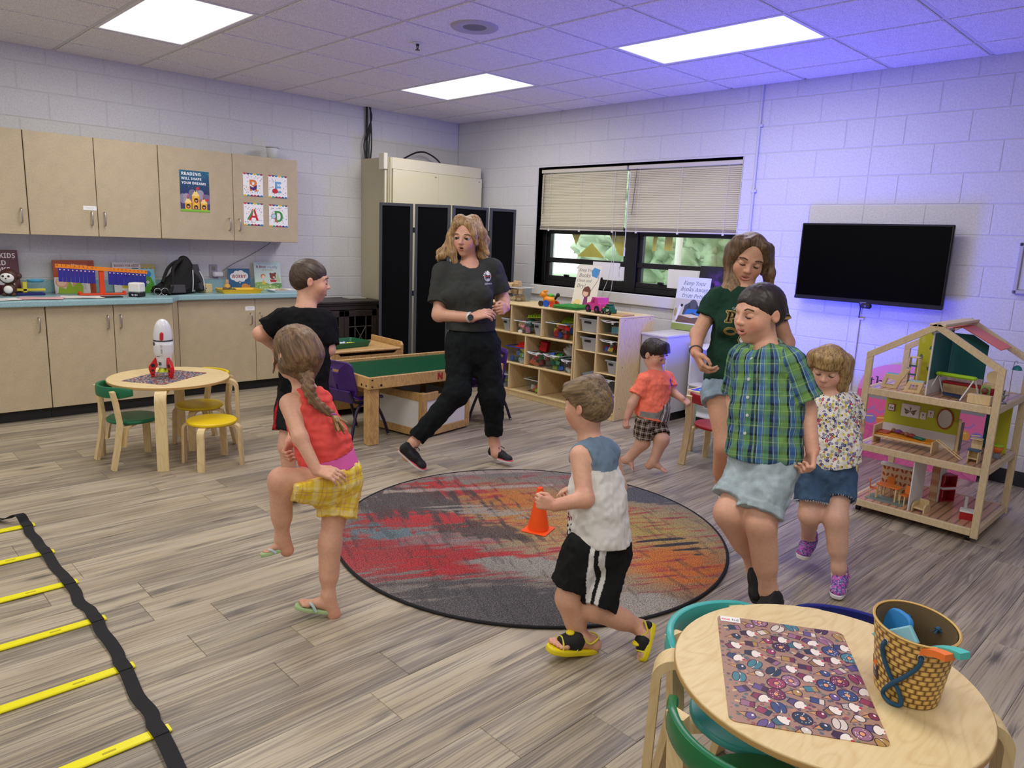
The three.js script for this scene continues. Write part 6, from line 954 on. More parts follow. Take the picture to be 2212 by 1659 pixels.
// ================= RUG, CONE, LADDER =================
{
const R=0.975,S=1024,th=-0.5;
const G=(u,v,x,y,rx,ry)=>Math.exp(-(((u-x)/rx)**2 +((v-y)/ry)**2));
const rug=dtex(S,S,(s,t)=>{
const u=(s-0.5)*2,v=(0.5-t)*2,a=u*0.9-v*0.35,b=v*0.95+u*0.3;
const w=n2(a*2.2,b*14)*0.09+n2(a*9,b*30)*0.03,U=u+w,Vv=v+w*0.6;
let c=[0.46,0.44,0.42];const add=(col,k)=>{c=mix3(c,col,clamp(k));};
const br=fbm(a*2.5,b*16,3),br2=fbm(a*14+5,b*2.4,3),sp=n2(u*210,v*210),sp2=n2(u*90+3,v*130);
add([0.74,0.62,0.36],1.35*G(U,Vv,0.38,0.0,0.55,0.5));add([0.80,0.44,0.12],1.2*G(U,Vv,-0.1,-0.45,0.33,0.2));add([0.82,0.50,0.16],0.8*G(U,Vv,-0.05,-0.1,0.3,0.12));
add([0.88,0.42,0.08],1.6*G(U,Vv,0.7,0.38,0.2,0.22));add([0.72,0.62,0.25],0.9*G(U,Vv,0.6,-0.05,0.3,0.22));
add([0.76,0.10,0.12],1.4*sm(0.0,0.45,G(U,Vv,-0.45,0.42,0.5,0.13)+ br*0.5));add([0.76,0.10,0.12],1.2*sm(0.15,0.5,G(U,Vv,-0.62,-0.06,0.28,0.12)+ br*0.5));add([0.74,0.12,0.12],1.1*sm(0.2,0.55,G(U,Vv,-0.5,-0.55,0.26,0.14)+ br2*0.45));add([0.66,0.14,0.16],sm(0.25,0.6,G(U,Vv,-0.75,0.3,0.25,0.3)+ br*0.6));
add([0.25,0.25,0.26],1.25*sm(0.12,0.6,G(U,Vv,-0.1,0.86,0.5,0.23)+ br*0.5));add([0.19,0.18,0.19],0.85*sm(0.3,0.75,G(U,Vv,-0.7,-0.3,0.5,0.3)+ br2*0.6));add([0.24,0.26,0.30],1.1*sm(0.3,0.6,G(U,Vv,0.62,-0.6,0.35,0.16)+ br*0.4));add([0.2,0.15,0.15],0.8*sm(0.35,0.75,G(U,Vv,-0.25,0.05,0.3,0.14)+ br2*0.5));add([0.66,0.64,0.58],0.8*sm(0.35,0.7,G(U,Vv,-0.25,-0.22,0.4,0.06)+ br*0.3));add([0.6,0.5,0.5],0.6*sm(0.3,0.7,G(U,Vv,-0.5,0.2,0.4,0.08)+ br*0.4));
add([0.10,0.08,0.09],sm(0.45,0.6,G(U,Vv,0.72,0.12,0.15,0.13)*(0.6+0.5*Math.sin(b*95))));add([0.58,0.58,0.53],sm(0.3,0.7,G(U,Vv,-0.02,0.45,0.32,0.13)));add([0.36,0.47,0.50],sm(0.4,0.7,G(U,Vv,-0.72,0.14,0.22,0.1)+ br2*0.5));add([0.62,0.60,0.55],sm(0.5,0.75,G(U,Vv,0.45,0.8,0.3,0.2)+ 0.1*br));
for(const[p,q,m]of[[-0.72,0.1,0.02],[-0.42,0.16,0.018]]){const d=Math.abs(v-p+0.25+u*0.25);if(u<0.15&&u>-0.85)add([0.72,0.66,0.6],0.8*sm(m*2.2,m*0.6,d+0.01*n2(u*9,2)));}
add([0.42,0.40,0.40],0.35*sm(0.2,0.6,sp2));add([0.75,0.7,0.64],0.28*sm(0.35,0.8,sp));add([0.12,0.11,0.12],0.4*sm(0.3,0.75,-sp)+ 0.25*sm(0.2,0.6,br2*1.2));const q=n2(u*150,v*150)*0.5+n2(u*330,v*330)*0.5;c=mix3(c,[0.5,0.47,0.44],0.08+0.1*br);const q2=n2(u*120+40,v*170);if(q2>0.42)c=mix3(c,[0.78,0.72,0.64],0.34);if(q2<-0.45)c=mix3(c,[0.1,0.09,0.1],0.45);return c.map((x,i)=>x*(1.02+0.42*q)+ 0.03*n2(u*260+i*7,v*260));
});
const t=thing('round_rug','large round rug of red, orange and charcoal brush strokes','rug',[4.325,0.0005,3.05],Math.PI/4+0.01);
const g=new THREE.CircleGeometry(R-0.012,160);g.rotateX(-HP);g.translate(0,0.009,0);const P=g.attributes.position,u=g.attributes.uv;for(let i=0;i<P.count;i++)u.setXY(i,P.getX(i)/R/2+0.5,0.5-P.getZ(i)/R/2);
obj('pile',[g,mv(new THREE.CylinderGeometry(R-0.012,R-0.012,0.007,120,1,true),[0,0.005,0])],std('#fff',0.95,{map:rug,bumpMap:rug,bumpScale:0.004}),t);
obj('edge_binding',mv(new THREE.TorusGeometry(R-0.008,0.008,8,160),[0,0.006,0],[HP,0,0],[1,1,0.75]),std('#141416',0.9),t);
}
{
const t=thing('traffic_cone','small orange training cone standing on the round rug','cone',[4.365,0.0098,3.035],0.35),O=std('#ff5a12',0.42);
obj('base',ext(rrect(0.135,0.135,0.012),0.006,0.002).rotateX(-HP).translate(0,0.003,0),O,t);
obj('cone',[lathe([[0.052,0.005],[0.053,0.02],[0.036,0.108],[0.034,0.112],[0.0155,0.222],[0.012,0.227],[0.006,0.228],[0.006,0.2]],40)],O,t);
}
{
const rungs=[[[306,1593],[0,1700],0],[[255,1452],[0,1533],1],[[198,1348],[0,1400],1],[[138,1264],[0,1296],1],[[80,1197],[0,1216],1],[[16,1140],[0,1144],1]];
const t=thing('agility_ladder','yellow-runged agility ladder with black webbing on the floor at the left','agility ladder',[4.0,0,5.16]);
const xs=[4.724,4.322,3.936,3.556,3.18,2.79],zw=[5.004,4.978,4.957,4.956,4.955,4.95],Y=std('#f2e90c',0.35),Wb=std('#131315',0.85);
const pts=[];for(let i=0;i<6;i++)pts.push([xs[i]- 4.0,i===5?0.03:0.0125,zw[i]- 0.015-5.16]);
const path=[[1.35,0.004,5.05-5.16]];for(let i=0;i<6;i++){const p=pts[i],n=pts[i+1];path.push([p[0]+ 0.03,0.0135,p[2]],[p[0],0.0135,p[2]],[p[0]- 0.03,0.0135,p[2]]);if(n)for(const f of[0.25,0.5,0.75])path.push([mix(p[0],n[0],f),0.004+0.006*rng(),mix(p[2],n[2],f)+ rr(-0.008,0.008)]);}
path.push([-1.27,0.05,-0.21],[-1.32,0.02,-0.16],[-1.5,0.004,-0.08],[-1.8,0.003,0.05]);
obj('webbing',ribbon(new THREE.CatmullRomCurve3(path.map(q=>V(...q))).getPoints(140).map(v=>[v.x,v.y,v.z]),0.042,0.002,[0.02,0,1]),Wb,t);
obj('webbing',ribbon([[1.35,0.003,0.35],[0.7,0.0135,0.36],[0,0.006,0.36],[-0.6,0.0135,0.35],[-1.2,0.004,0.35]],0.042,0.002,[0,0,1]),Wb,t);
for(let i=0;i<6;i++){
const r=obj('rung',mv(bb(0.038,0.009,0.50,0.003),[pts[i][0],0.0055,pts[i][2]+ 0.215]),Y,t);obj('slot',mv(bb(0.008,0.001,0.035,0.0004),[pts[i][0]+ 0.004,0.0101,pts[i][2]+ 0.13]),std('#b8ac08',0.5),r);
obj('loop',mv(bb(0.062,0.004,0.044,0.001),[pts[i][0],0.0152,pts[i][2]]),Wb,t);
}
}
// ================= FIGURE MODELLING: blended tapered bones meshed as one surface =================
const V3=a=>V(a[0],a[1],a[2]);
const sub=(a,b)=>a.clone().sub(b),lerp=(a,b,t)=>a.clone().lerp(b,t),madd=(a,b,s)=>a.clone().addScaledVector(b,s),nrm=a=>a.clone().normalize();
function cap(a,b,ra,rb,o={}){const ba=sub(b,a),L2=Math.max(1e-9,ba.lengthSq());return{t:0,ax:a.x,ay:a.y,az:a.z,bx:ba.x,by:ba.y,bz:ba.z,L2,L:Math.sqrt(L2),ra,rb,k:0.02,a,b,...o,nx:o.n?.x,ny:o.n?.y,nz:o.n?.z};}
function ell(c,S,r,o={}){return{t:1,c,cx:c.x,cy:c.y,cz:c.z,S,r,k:0.02,...o};}
const plane=(p,n)=>({px:p.x,py:p.y,pz:p.z,nx:n.x,ny:n.y,nz:n.z});
function dP(q,x,y,z){
if(q.t===0){
const px=x-q.ax,py=y-q.ay,pz=z-q.az,tt=(px*q.bx+py*q.by+pz*q.bz)/q.L2,h=tt<0?0:tt>1?1:tt,r=q.ra +(q.rb-q.ra)*h;
let vx=px-q.bx*h,vy=py-q.by*h,vz=pz-q.bz*h,l=Math.sqrt(vx*vx+vy*vy+vz*vz),d;
if(q.f){const m=vx*q.nx+vy*q.ny+vz*q.nz,g=m*(1/q.f-1);vx +=q.nx*g;vy +=q.ny*g;vz +=q.nz*g;const l2=Math.sqrt(vx*vx+vy*vy+vz*vz);d=l2>1e-6?(l2-r)*(l/l2):-r*q.f;}else d=l-r;
if(q.cutB){const e=(tt-1)*q.L;if(e>d)d=e;}if(q.cutA){const e=-tt*q.L;if(e>d)d=e;}
return d;
}
const px=x-q.cx,py=y-q.cy,pz=z-q.cz,S=q.S,r=q.r;
const a=px*S[0].x+py*S[0].y+pz*S[0].z,b=px*S[1].x+py*S[1].y+pz*S[1].z,c=px*S[2].x+py*S[2].y+pz*S[2].z;
const A=a/r[0],B=b/r[1],C=c/r[2],k0=Math.sqrt(A*A+B*B+C*C);if(k0<1e-6)return -Math.min(...r);
const A2=A/r[0],B2=B/r[1],C2=C/r[2],k1=Math.sqrt(A2*A2+B2*B2+C2*C2);
return k0*(k0-1)/k1;
}
function field(L,x,y,z){
let d=1e3;
for(let i=0;i<L.length;i++){const q=L[i],e=dP(q,x,y,z),k=q.k;
if(q.sub){const h=Math.max(k-Math.abs(d+e),0)/k;d=Math.max(d,-e)+ h*h*k*0.25;}
else{const h=Math.max(k-Math.abs(d-e),0)/k;d=Math.min(d,e)- h*h*k*0.25;}}
return d;
}
let GB=new Float32Array(1),IB=new Int32Array(1);
function skinMesh(L,{cell=0.004,color,noise,clip}={}){
const lo=[1e9,1e9,1e9],hi=[-1e9,-1e9,-1e9];
for(const q of L){if(q.sub)continue;const pts=q.t?[[q.c,Math.max(...q.r)]]:[[q.a,q.ra],[q.b,q.rb]];for(const[p,r]of pts){const c=[p.x,p.y,p.z];for(let i=0;i<3;i++){lo[i]=Math.min(lo[i],c[i]- r-0.03);hi[i]=Math.max(hi[i],c[i]+ r+0.03);}}}
const B=8,nb=[0,1,2].map(i=>Math.ceil((hi[i]- lo[i])/(cell*B))+ 1),n=nb.map(v=>v*B),N=n[0]*n[1]*n[2];
if(GB.length<N){GB=new Float32Array(N);IB=new Int32Array(N);}
const G=GB,hd=cell*(B+1)*0.87,sx=1,sy=n[0],sz=n[0]*n[1],act=[];
for(let bz=0;bz<nb[2];bz++)for(let by=0;by<nb[1];by++)for(let bx=0;bx<nb[0];bx++){
const cx=lo[0]+(bx+0.5)*B*cell,cy=lo[1]+(by+0.5)*B*cell,cz=lo[2]+(bz+0.5)*B*cell;let d=field(L,cx,cy,cz);
let M2=hd+0.02;const on=Math.abs(d)<M2;let S=null,cl=null;
if(on){S=L.filter(q=>{const e=dP(q,cx,cy,cz);return q.sub?e<2*hd+0.03:e<d+2.2*hd+q.k+0.012;});act.push([bx,by,bz]);}
for(let k=0;k<B;k++)for(let j=0;j<B;j++){let o=bx*B +(by*B+j)*sy +(bz*B+k)*sz;for(let i=0;i<B;i++,o++){
if(!on){G[o]=d<0?(clip?inClip(clip,lo[0]+(bx*B+i)*cell,lo[1]+(by*B+j)*cell,lo[2]+(bz*B+k)*cell,-1):-1):1;continue;}
const x=lo[0]+(bx*B+i)*cell,y=lo[1]+(by*B+j)*cell,z=lo[2]+(bz*B+k)*cell;let v=field(S,x,y,z);
if(noise&&v>-0.02&&v<0.02)v +=noise(x,y,z);if(clip)v=inClip(clip,x,y,z,v);G[o]=v;}}
if(!on&&clip&&d<0)act.push([bx,by,bz]);
}
const pos=[],idx=[],cells=[];
for(const[bx,by,bz]of act)for(let k=0;k<B;k++)for(let j=0;j<B;j++)for(let i=0;i<B;i++){
const X=bx*B+i,Y=by*B+j,Z=bz*B+k;if(X>=n[0]- 1||Y>=n[1]- 1||Z>=n[2]- 1)continue;const o=X+Y*sy+Z*sz;IB[o]=-1;
let m=0;const g=[G[o],G[o+1],G[o+sy],G[o+sy+1],G[o+sz],G[o+sz+1],G[o+sz+sy],G[o+sz+sy+1]];for(let c=0;c<8;c++)if(g[c]<0)m|=1<<c;if(m===0||m===255)continue;
let ax=0,ay=0,az=0,cnt=0;const E=(a,b,x,y,z,d)=>{if((g[a]<0)===(g[b]<0))return;const t=g[a]/(g[a]- g[b]);ax +=x +(d===0?t:0);ay +=y +(d===1?t:0);az +=z +(d===2?t:0);cnt++;};
E(0,1,0,0,0,0);E(2,3,0,1,0,0);E(4,5,0,0,1,0);E(6,7,0,1,1,0);E(0,2,0,0,0,1);E(1,3,1,0,0,1);E(4,6,0,0,1,1);E(5,7,1,0,1,1);E(0,4,0,0,0,2);E(1,5,1,0,0,2);E(2,6,0,1,0,2);E(3,7,1,1,0,2);
IB[o]=pos.length/3;pos.push(lo[0]+(X+ax/cnt)*cell,lo[1]+(Y+ay/cnt)*cell,lo[2]+(Z+az/cnt)*cell);cells.push(o);
}
const q4=(a,b,c,d,f)=>{if(a<0||b<0||c<0||d<0)return;f?idx.push(a,b,c,a,c,d):idx.push(a,c,b,a,d,c);};
for(const o of cells){const s=G[o]<0;
if(s !==G[o+1]<0)q4(IB[o],IB[o-sy],IB[o-sy-sz],IB[o-sz],!s);if(s !==G[o+sy]<0)q4(IB[o],IB[o-sz],IB[o-sz-1],IB[o-1],!s);if(s !==G[o+sz]<0)q4(IB[o],IB[o-1],IB[o-1-sy],IB[o-sy],!s);}
for(let i=0;i<idx.length;i +=3){const t=idx[i+1];idx[i+1]=idx[i+2];idx[i+2]=t;}
const geo=new THREE.BufferGeometry();geo.setAttribute('position',new THREE.Float32BufferAttribute(pos,3));geo.setIndex(idx);geo.computeVertexNormals();
if(color){const c=new Float32Array(pos.length),Nn=geo.attributes.normal;for(let i=0;i<pos.length;i +=3){const q=color(pos[i],pos[i+1],pos[i+2],Nn.array[i],Nn.array[i+1],Nn.array[i+2]);c[i]=q[0];c[i+1]=q[1];c[i+2]=q[2];}geo.setAttribute('color',new THREE.BufferAttribute(c,3));}
return geo;
}
function inClip(C,x,y,z,v){for(const p of C){const e=(x-p.px)*p.nx +(y-p.py)*p.ny +(z-p.pz)*p.nz;if(e>v)v=e;}return v;}
function boneUV(geo,bones,ref){
const g=geo.toNonIndexed(),P=g.attributes.position,u=new Float32Array(P.count*2);
const fr=bones.map(b=>{const ax=nrm(sub(b.b,b.a)),e1=nrm(madd(ref,ax,-ref.dot(ax))),e2=ax.clone().cross(e1);return{ax,e1,e2,b,R:b.uR||(b.ra+b.rb)/2};});
for(let i=0;i<P.count;i +=3){const cx=(P.getX(i)+ P.getX(i+1)+ P.getX(i+2))/3,cy=(P.getY(i)+ P.getY(i+1)+ P.getY(i+2))/3,cz=(P.getZ(i)+ P.getZ(i+1)+ P.getZ(i+2))/3;let m=null,md=1e9;for(const f of fr){const d=dP(f.b,cx,cy,cz);if(d<md){md=d;m=f;}}
const c=V(cx,cy,cz).sub(m.b.a),a0=Math.atan2(c.dot(m.e2),c.dot(m.e1));
for(let k=0;k<3;k++){const p=V(P.getX(i+k),P.getY(i+k),P.getZ(i+k)).sub(m.b.a);let a=Math.atan2(p.dot(m.e2),p.dot(m.e1));if(a-a0>Math.PI)a -=2*Math.PI;if(a0-a>Math.PI)a +=2*Math.PI;u[2*(i+k)]=a*m.R;u[2*(i+k)+ 1]=p.dot(m.ax)+(m.b.vo||0);}}
g.setAttribute('uv',new THREE.BufferAttribute(u,2));return g;
}
function planarUV(geo,o,right,up,w,h,front){
geo=geo.toNonIndexed();const P=geo.attributes.position,N=geo.attributes.normal,u=new Float32Array(P.count*2);
for(let i=0;i<P.count;i++){const t=i-i % 3,p=V(P.getX(i),P.getY(i),P.getZ(i)).sub(o);let f=0;for(let j=t;j<t+3;j++)f +=N.getX(j)*front.x+N.getY(j)*front.y+N.getZ(j)*front.z;if(f<0.3){u[2*i]=u[2*i+1]=0.01;continue;}u[2*i]=clamp(p.dot(right)/w+0.5,0.01,0.99);u[2*i+1]=clamp(p.dot(up)/h+0.5,0.01,0.99);}
geo.setAttribute('uv',new THREE.BufferAttribute(u,2));return geo;
}
const axes=(f,u)=>{const F=nrm(f),U=nrm(madd(u,F,-u.dot(F))),S=U.clone().cross(F);return[S,U,F];};
function headPrims(c,f,u,Hh,o={}){
const A=axes(f,u),[S,U,F]=A,q=(x,y,z)=>c.clone().addScaledVector(S,x*Hh).addScaledVector(U,y*Hh).addScaledVector(F,z*Hh),k=(v)=>v*Hh,kid=o.kid||0,L=[];
L.push(ell(q(0,0.14,-0.05),A,[k(0.335+0.02*kid),k(0.345),k(0.40+0.01*kid)],{k:0.02}),ell(q(0,-0.11,0.09),A,[k(0.275+0.015*kid),k(0.34),k(0.29)],{k:k(0.1)}));
L.push(ell(q(0,-0.29,0.13),A,[k(0.2),k(0.17),k(0.19)],{k:k(0.08)}),ell(q(0,-0.415,0.25-0.02*kid),A,[k(0.085),k(0.07),k(0.07)],{k:k(0.1)}),ell(q(0,-0.25,0.27),A,[k(0.15),k(0.1),k(0.12)],{k:k(0.08)}));
for(const s of[-1,1]){L.push(ell(q(s*0.15,-0.14,0.235),A,[k(0.11+0.02*kid),k(0.11+0.02*kid),k(0.1)],{k:k(0.1)}),cap(q(s*0.07,0.075,0.335),q(s*0.2,0.08,0.26),k(0.035),k(0.035),{k:k(0.07)}));}
for(const s of[-1,1])L.push(ell(q(s*0.145,-0.005,0.385),A,[k(0.072),k(o.down?0.03:0.03),k(0.06)],{sub:true,k:k(0.05)}));
const nz=1-0.25*kid;L.push(cap(q(0,0.05,0.35),q(0,-0.11,0.365+0.065*nz),k(0.026),k(0.04),{k:k(0.05)}),ell(q(0,-0.12,0.378+0.065*nz),A,[k(0.044),k(0.038),k(0.04)],{k:k(0.03)}));
for(const s of[-1,1])L.push(ell(q(s*0.046,-0.133,0.39),A,[k(0.03),k(0.027),k(0.038)],{k:k(0.03)}));
if(o.mouth)L.push(ell(q(0,-0.268,0.40),A,[k(0.085),k(0.02+0.02*o.mouth),k(0.06)],{sub:true,k:k(0.02)}));
for(const s of[-1,1]){const E=[nrm(S.clone().addScaledVector(F,s*0.35)),U,nrm(F.clone().addScaledVector(S,-s*0.35))];L.push(ell(q(s*(0.335+0.015*kid),-0.03,-0.05),E,[k(0.04),k(0.11),k(0.07)],{k:k(0.02)}),ell(q(s*(0.375+0.015*kid),-0.015,-0.035),E,[k(0.025),k(0.065),k(0.035)],{sub:true,k:k(0.03)}));}
L.push(cap(q(0,-0.25,-0.1),o.neck,k(0.18),o.nr||k(0.19),{k:k(0.16)}));
return{L,q,A,k};
}
function faceParts(par,Hd,o={}){
const{q,k,A}=Hd,eyeM=std('#ffffff',0.15,{vertexColors:true});
for(const s of[-1,1]){
if(o.hide===s)continue;
const g=new THREE.SphereGeometry(k(0.078),20,16),P=g.attributes.position,C=new Float32Array(P.count*3),gz=nrm(A[2].clone().addScaledVector(A[1],o.down?-0.55:-0.05).addScaledVector(A[0],o.gaze||0)),ic=hex(o.iris||'#4a3524');
for(let i=0;i<P.count;i++){const a=V(P.getX(i),P.getY(i),P.getZ(i)).normalize().dot(gz);const c=a>0.9?[0.01,0.01,0.012]:a>0.74?ic.map(v=>v*v):[0.5,0.48,0.47];C.set(c,3*i);}
g.setAttribute('color',new THREE.BufferAttribute(C,3));const c=q(s*0.145,-0.005,0.285);g.translate(c.x,c.y,c.z);
if(o.down){const lg=new THREE.SphereGeometry(k(0.0745),20,14);lg.translate(c.x,c.y,c.z);obj('eyelid',lg,std(o.skin,0.55),par);}else{obj('eye',g,eyeM,par);const lg=new THREE.SphereGeometry(k(0.0795),20,14),lc=q(s*0.145,0.017,0.281);lg.translate(lc.x,lc.y,lc.z);obj('eyelid',lg,std(o.skin,0.55),par);}
const arc=(y0,y1,y2,dz,r,m,n,x0=0.075,x1=0.215)=>obj(n,tube([[x0,y0,0.352+dz],[(x0+x1)/2,y1,0.358+dz],[x1,y2,0.29+dz]].map(([x,y,z])=>{const v=q(s*x,y,z);return[v.x,v.y,v.z];}),k(r),14,6),m,par);
arc(o.down?-0.018:0.0,o.down?-0.034:0.014,o.down?-0.024:-0.004,o.down?0.006:0.012,0.011,std(o.lash||'#3a2a20',0.8),'eyelash',0.08,0.21);
arc(0.09,0.118,0.085,0.02,0.012,std(o.brow||'#6a4e34',0.9),'eyebrow',0.07,0.225);
}
const lip=std(o.lip||'#b8645c',0.45),w=o.smile?0.145:0.095,up=o.smile?0.07:0,op=o.mouth?0.022*o.mouth:0,lo=o.smile?-0.012:0,zc=o.smile?0.318:0.325;
const L=(p,r)=>tube(p.map(([x,y,z])=>{const v=q(x,y,z);return[v.x,v.y,v.z];}),k(r),20,6);
obj('lips',[L([[-w,-0.255+up,zc],[-w*0.5,-0.243+op+lo+up*0.2,0.372],[0,-0.246+op+lo,0.386],[w*0.5,-0.243+op+lo+up*0.2,0.372],[w,-0.255+up,zc]],0.0145),L([[-w,-0.258+up,zc],[-w*0.5,-0.282-op+lo,0.368],[0,-0.29-op+lo*1.5,0.38],[w*0.5,-0.282-op+lo,0.368],[w,-0.258+up,zc]],0.0175)],lip,par);
if(o.mouth){const m=q(0,-0.268,0.335);obj('mouth',mv(new THREE.SphereGeometry(1,16,10),[m.x,m.y,m.z],[0,Math.atan2(A[2].x,A[2].z),0],[k(0.075),k(0.02+0.012*o.mouth),k(0.03)]),std('#3a1512',0.7),par);if(o.teeth)obj('teeth',L([[-0.06,-0.25,0.352],[0,-0.252,0.366],[0.06,-0.25,0.352]],0.013),M.white,par);}
}
function handPrims(W,D,Nn,L,side,curl=[0.5,0.7,0.5],spread=0.1){
D=nrm(D);Nn=nrm(madd(Nn,D,-Nn.dot(D)));const T=D.clone().cross(Nn).multiplyScalar(side),out=[],R=0.052*L;
const ln=[0.42,0.47,0.44,0.35],ps=[0.155,0.052,-0.052,-0.15];
const base=ps.map((p,i)=>W.clone().addScaledVector(D,L*(0.52-0.03*Math.abs(i-1.2))).addScaledVector(T,p*L));
base.forEach((b,i)=>out.push(cap(W.clone().addScaledVector(T,ps[i]*0.55*L).addScaledVector(D,0.04*L),b,L*0.085,L*0.068,{k:0.045*L})));
base.forEach((b,i)=>{let d=nrm(D.clone().addScaledVector(T,(1.2-i)*spread)),p=b;for(let j=0;j<3;j++){const c=curl[j]*(1+0.08*i),dn=d.clone().multiplyScalar(Math.cos(c)).addScaledVector(perp(d,Nn),Math.sin(c));const e=madd(p,dn,L*ln[i]*[0.45,0.3,0.25][j]);out.push(cap(p,e,R*(1-0.09*j),R*(0.91-0.09*j),{k:0.02*L}));p=e;d=dn;}});
const t0=W.clone().addScaledVector(D,0.12*L).addScaledVector(T,0.13*L),t1=t0.clone().addScaledVector(D,0.17*L).addScaledVector(T,0.13*L).addScaledVector(Nn,0.08*L),c0=Math.min(1,curl[0]),t2=t1.clone().addScaledVector(D,0.16*L).addScaledVector(T,(0.05-0.07*c0)*L).addScaledVector(Nn,(0.04+0.05*c0)*L),t3=t2.clone().addScaledVector(D,0.12*L).addScaledVector(T,-0.07*c0*L).addScaledVector(Nn,0.02*L);
out.push(cap(t0,t1,L*0.085,L*0.065,{k:0.05*L}),cap(t1,t2,R*1.18,R*1.08,{k:0.02*L}),cap(t2,t3,R*1.05,R*0.9,{k:0.02*L}));
return out;
}
const perp=(d,n)=>nrm(madd(n,d,-n.dot(d)));
function footPrims(heel,toe,up,w,h=1){
const D=sub(toe,heel),L=D.length(),d=nrm(D),U=nrm(madd(up,d,-up.dot(d))),S=U.clone().cross(d),out=[],q=(a,b,c)=>heel.clone().addScaledVector(d,a*L).addScaledVector(U,b*L).addScaledVector(S,c*L);
out.push(cap(q(0.12,0.12,0),q(0.45,0.13,0),0.12*L,0.12*L,{k:0.1*L}),cap(q(0.3,0.16,0),q(0.74,0.075,0),0.13*L,0.085*L,{k:0.1*L}),cap(q(0.68,0.07,-0.1),q(0.70,0.065,0.1),0.072*L,0.07*L,{k:0.05*L}));
for(let i=0;i<5;i++)out.push(cap(q(0.74,0.06,-0.13+i*0.065),q(0.93-0.035*Math.abs(i-1),0.045,-0.145+i*0.068),(i===0?0.055:0.04)*L,(i===0?0.05:0.034)*L,{k:0.02*L}));
return out;
}
function shoe(par,name,heel,toe,up,{upper='#111',sole='#fff',mid,w=0.36,laces,hgt=0.34,colr,collar}={}){
const D=sub(toe,heel),L=D.length(),d=nrm(D),U=nrm(madd(up,d,-up.dot(d))),S=U.clone().cross(d),q=(a,b,c)=>heel.clone().addScaledVector(d,a*L).addScaledVector(U,b*L).addScaledVector(S,c*L),A=[S,U,d];
const body=[cap(q(0.16,0.2,0),q(0.5,0.19,0),0.155*L,0.165*L,{k:0.1*L}),cap(q(0.4,0.18,0),q(0.80,0.125,0),0.16*L,0.125*L,{k:0.1*L}),cap(q(0.15,0.2,0),q(0.17,hgt,0),0.145*L,0.135*L,{k:0.08*L}),ell(q(0.8,0.12,0),A,[0.17*L,0.1*L,0.17*L],{k:0.06*L})];
const m=obj(name,skinMesh(body,{cell:0.0045,clip:[plane(q(0,0.085,0),U.clone().negate()),plane(q(0.2,hgt+0.04,0),nrm(U.clone().addScaledVector(d,0.25)))],color:colr}),colr?std('#fff',0.6,{vertexColors:true}):std(upper,0.7),par);
const sh=new THREE.Shape(),pt=[];for(let i=0;i<=40;i++){const a=i/40*Math.PI*2,x=0.5-0.5*Math.cos(a),ww=(0.135+0.05*sm(0.3,0.75,x))*Math.pow(Math.abs(Math.sin(a)),0.6)*Math.sign(Math.sin(a));pt.push([x*1.0-0.0,ww]);}
const so=ext(pt.map(([x,y])=>[x*L,y*L]).slice(0,-1),0.085*L,0.012*L),bm2=new THREE.Matrix4().makeBasis(d,S,U.clone()).setPosition(q(0,0.055,0));if(bm2.determinant()<0){so.scale(1,-1,1);so.index||0;const P=so.attributes.position;for(let i=0;i<P.count;i +=3)for(let c=0;c<3;c++){const t=P.array[(i+1)*3+c];P.array[(i+1)*3+c]=P.array[(i+2)*3+c];P.array[(i+2)*3+c]=t;}bm2.makeBasis(d,S.clone().negate(),U).setPosition(q(0,0.055,0));so.computeVertexNormals();}
obj('sole',so.clone().applyMatrix4(bm2),std(sole,0.55),m);
if(mid){const s2=so.clone().scale(1.012,1.03,0.28);obj('midsole',s2.applyMatrix4(bm2.clone().setPosition(q(-0.006,0.088,0))),std(mid,0.55),m);}
if(laces){const ls=[];for(let i=0;i<4;i++){const a=0.42+i*0.09,b=0.335-i*0.028;ls.push(tube([q(a,b-0.05,-0.1),q(a+0.02,b+0.005,0),q(a,b-0.05,0.1)].map(v=>[v.x,v.y,v.z]),0.0028,10,5));}ls.push(tube([q(0.36,0.36,0),q(0.36,0.42,0.08),q(0.45,0.4,0.16),q(0.5,0.34,0.2)].map(v=>[v.x,v.y,v.z]),0.0025,12,5),tube([q(0.36,0.36,0),q(0.4,0.44,-0.06),q(0.5,0.42,-0.1)].map(v=>[v.x,v.y,v.z]),0.0025,12,5));obj('laces',ls,std(laces,0.8),m);}
return m;
}
const lin=s=>new THREE.Color(s),skinCol=(base,spots=[])=>{const b=new THREE.Color(base);return(x,y,z)=>{const n=1+0.05*n3(x*60,y*60,z*60)+ 0.04*n3(x*14,y*14,z*14);let r=b.r*n,g=b.g*n,bl=b.b*n;for(const[p,rad,s]of spots){const d2=((x-p.x)**2 +(y-p.y)**2 +(z-p.z)**2)/(rad*rad);if(d2<4){const w=Math.exp(-d2*1.5)*s;r*=1-0.03*w;g*=1-0.2*w;bl*=1-0.22*w;}}return[r,g,bl];};};
const skinM=new THREE.MeshPhysicalMaterial({color:'#ffffff',vertexColors:true,roughness:0.52,sheen:0.25,sheenRoughness:0.5,sheenColor:new THREE.Color('#ffcdb8')});
const hairM=std('#ffffff',0.5,{vertexColors:true});
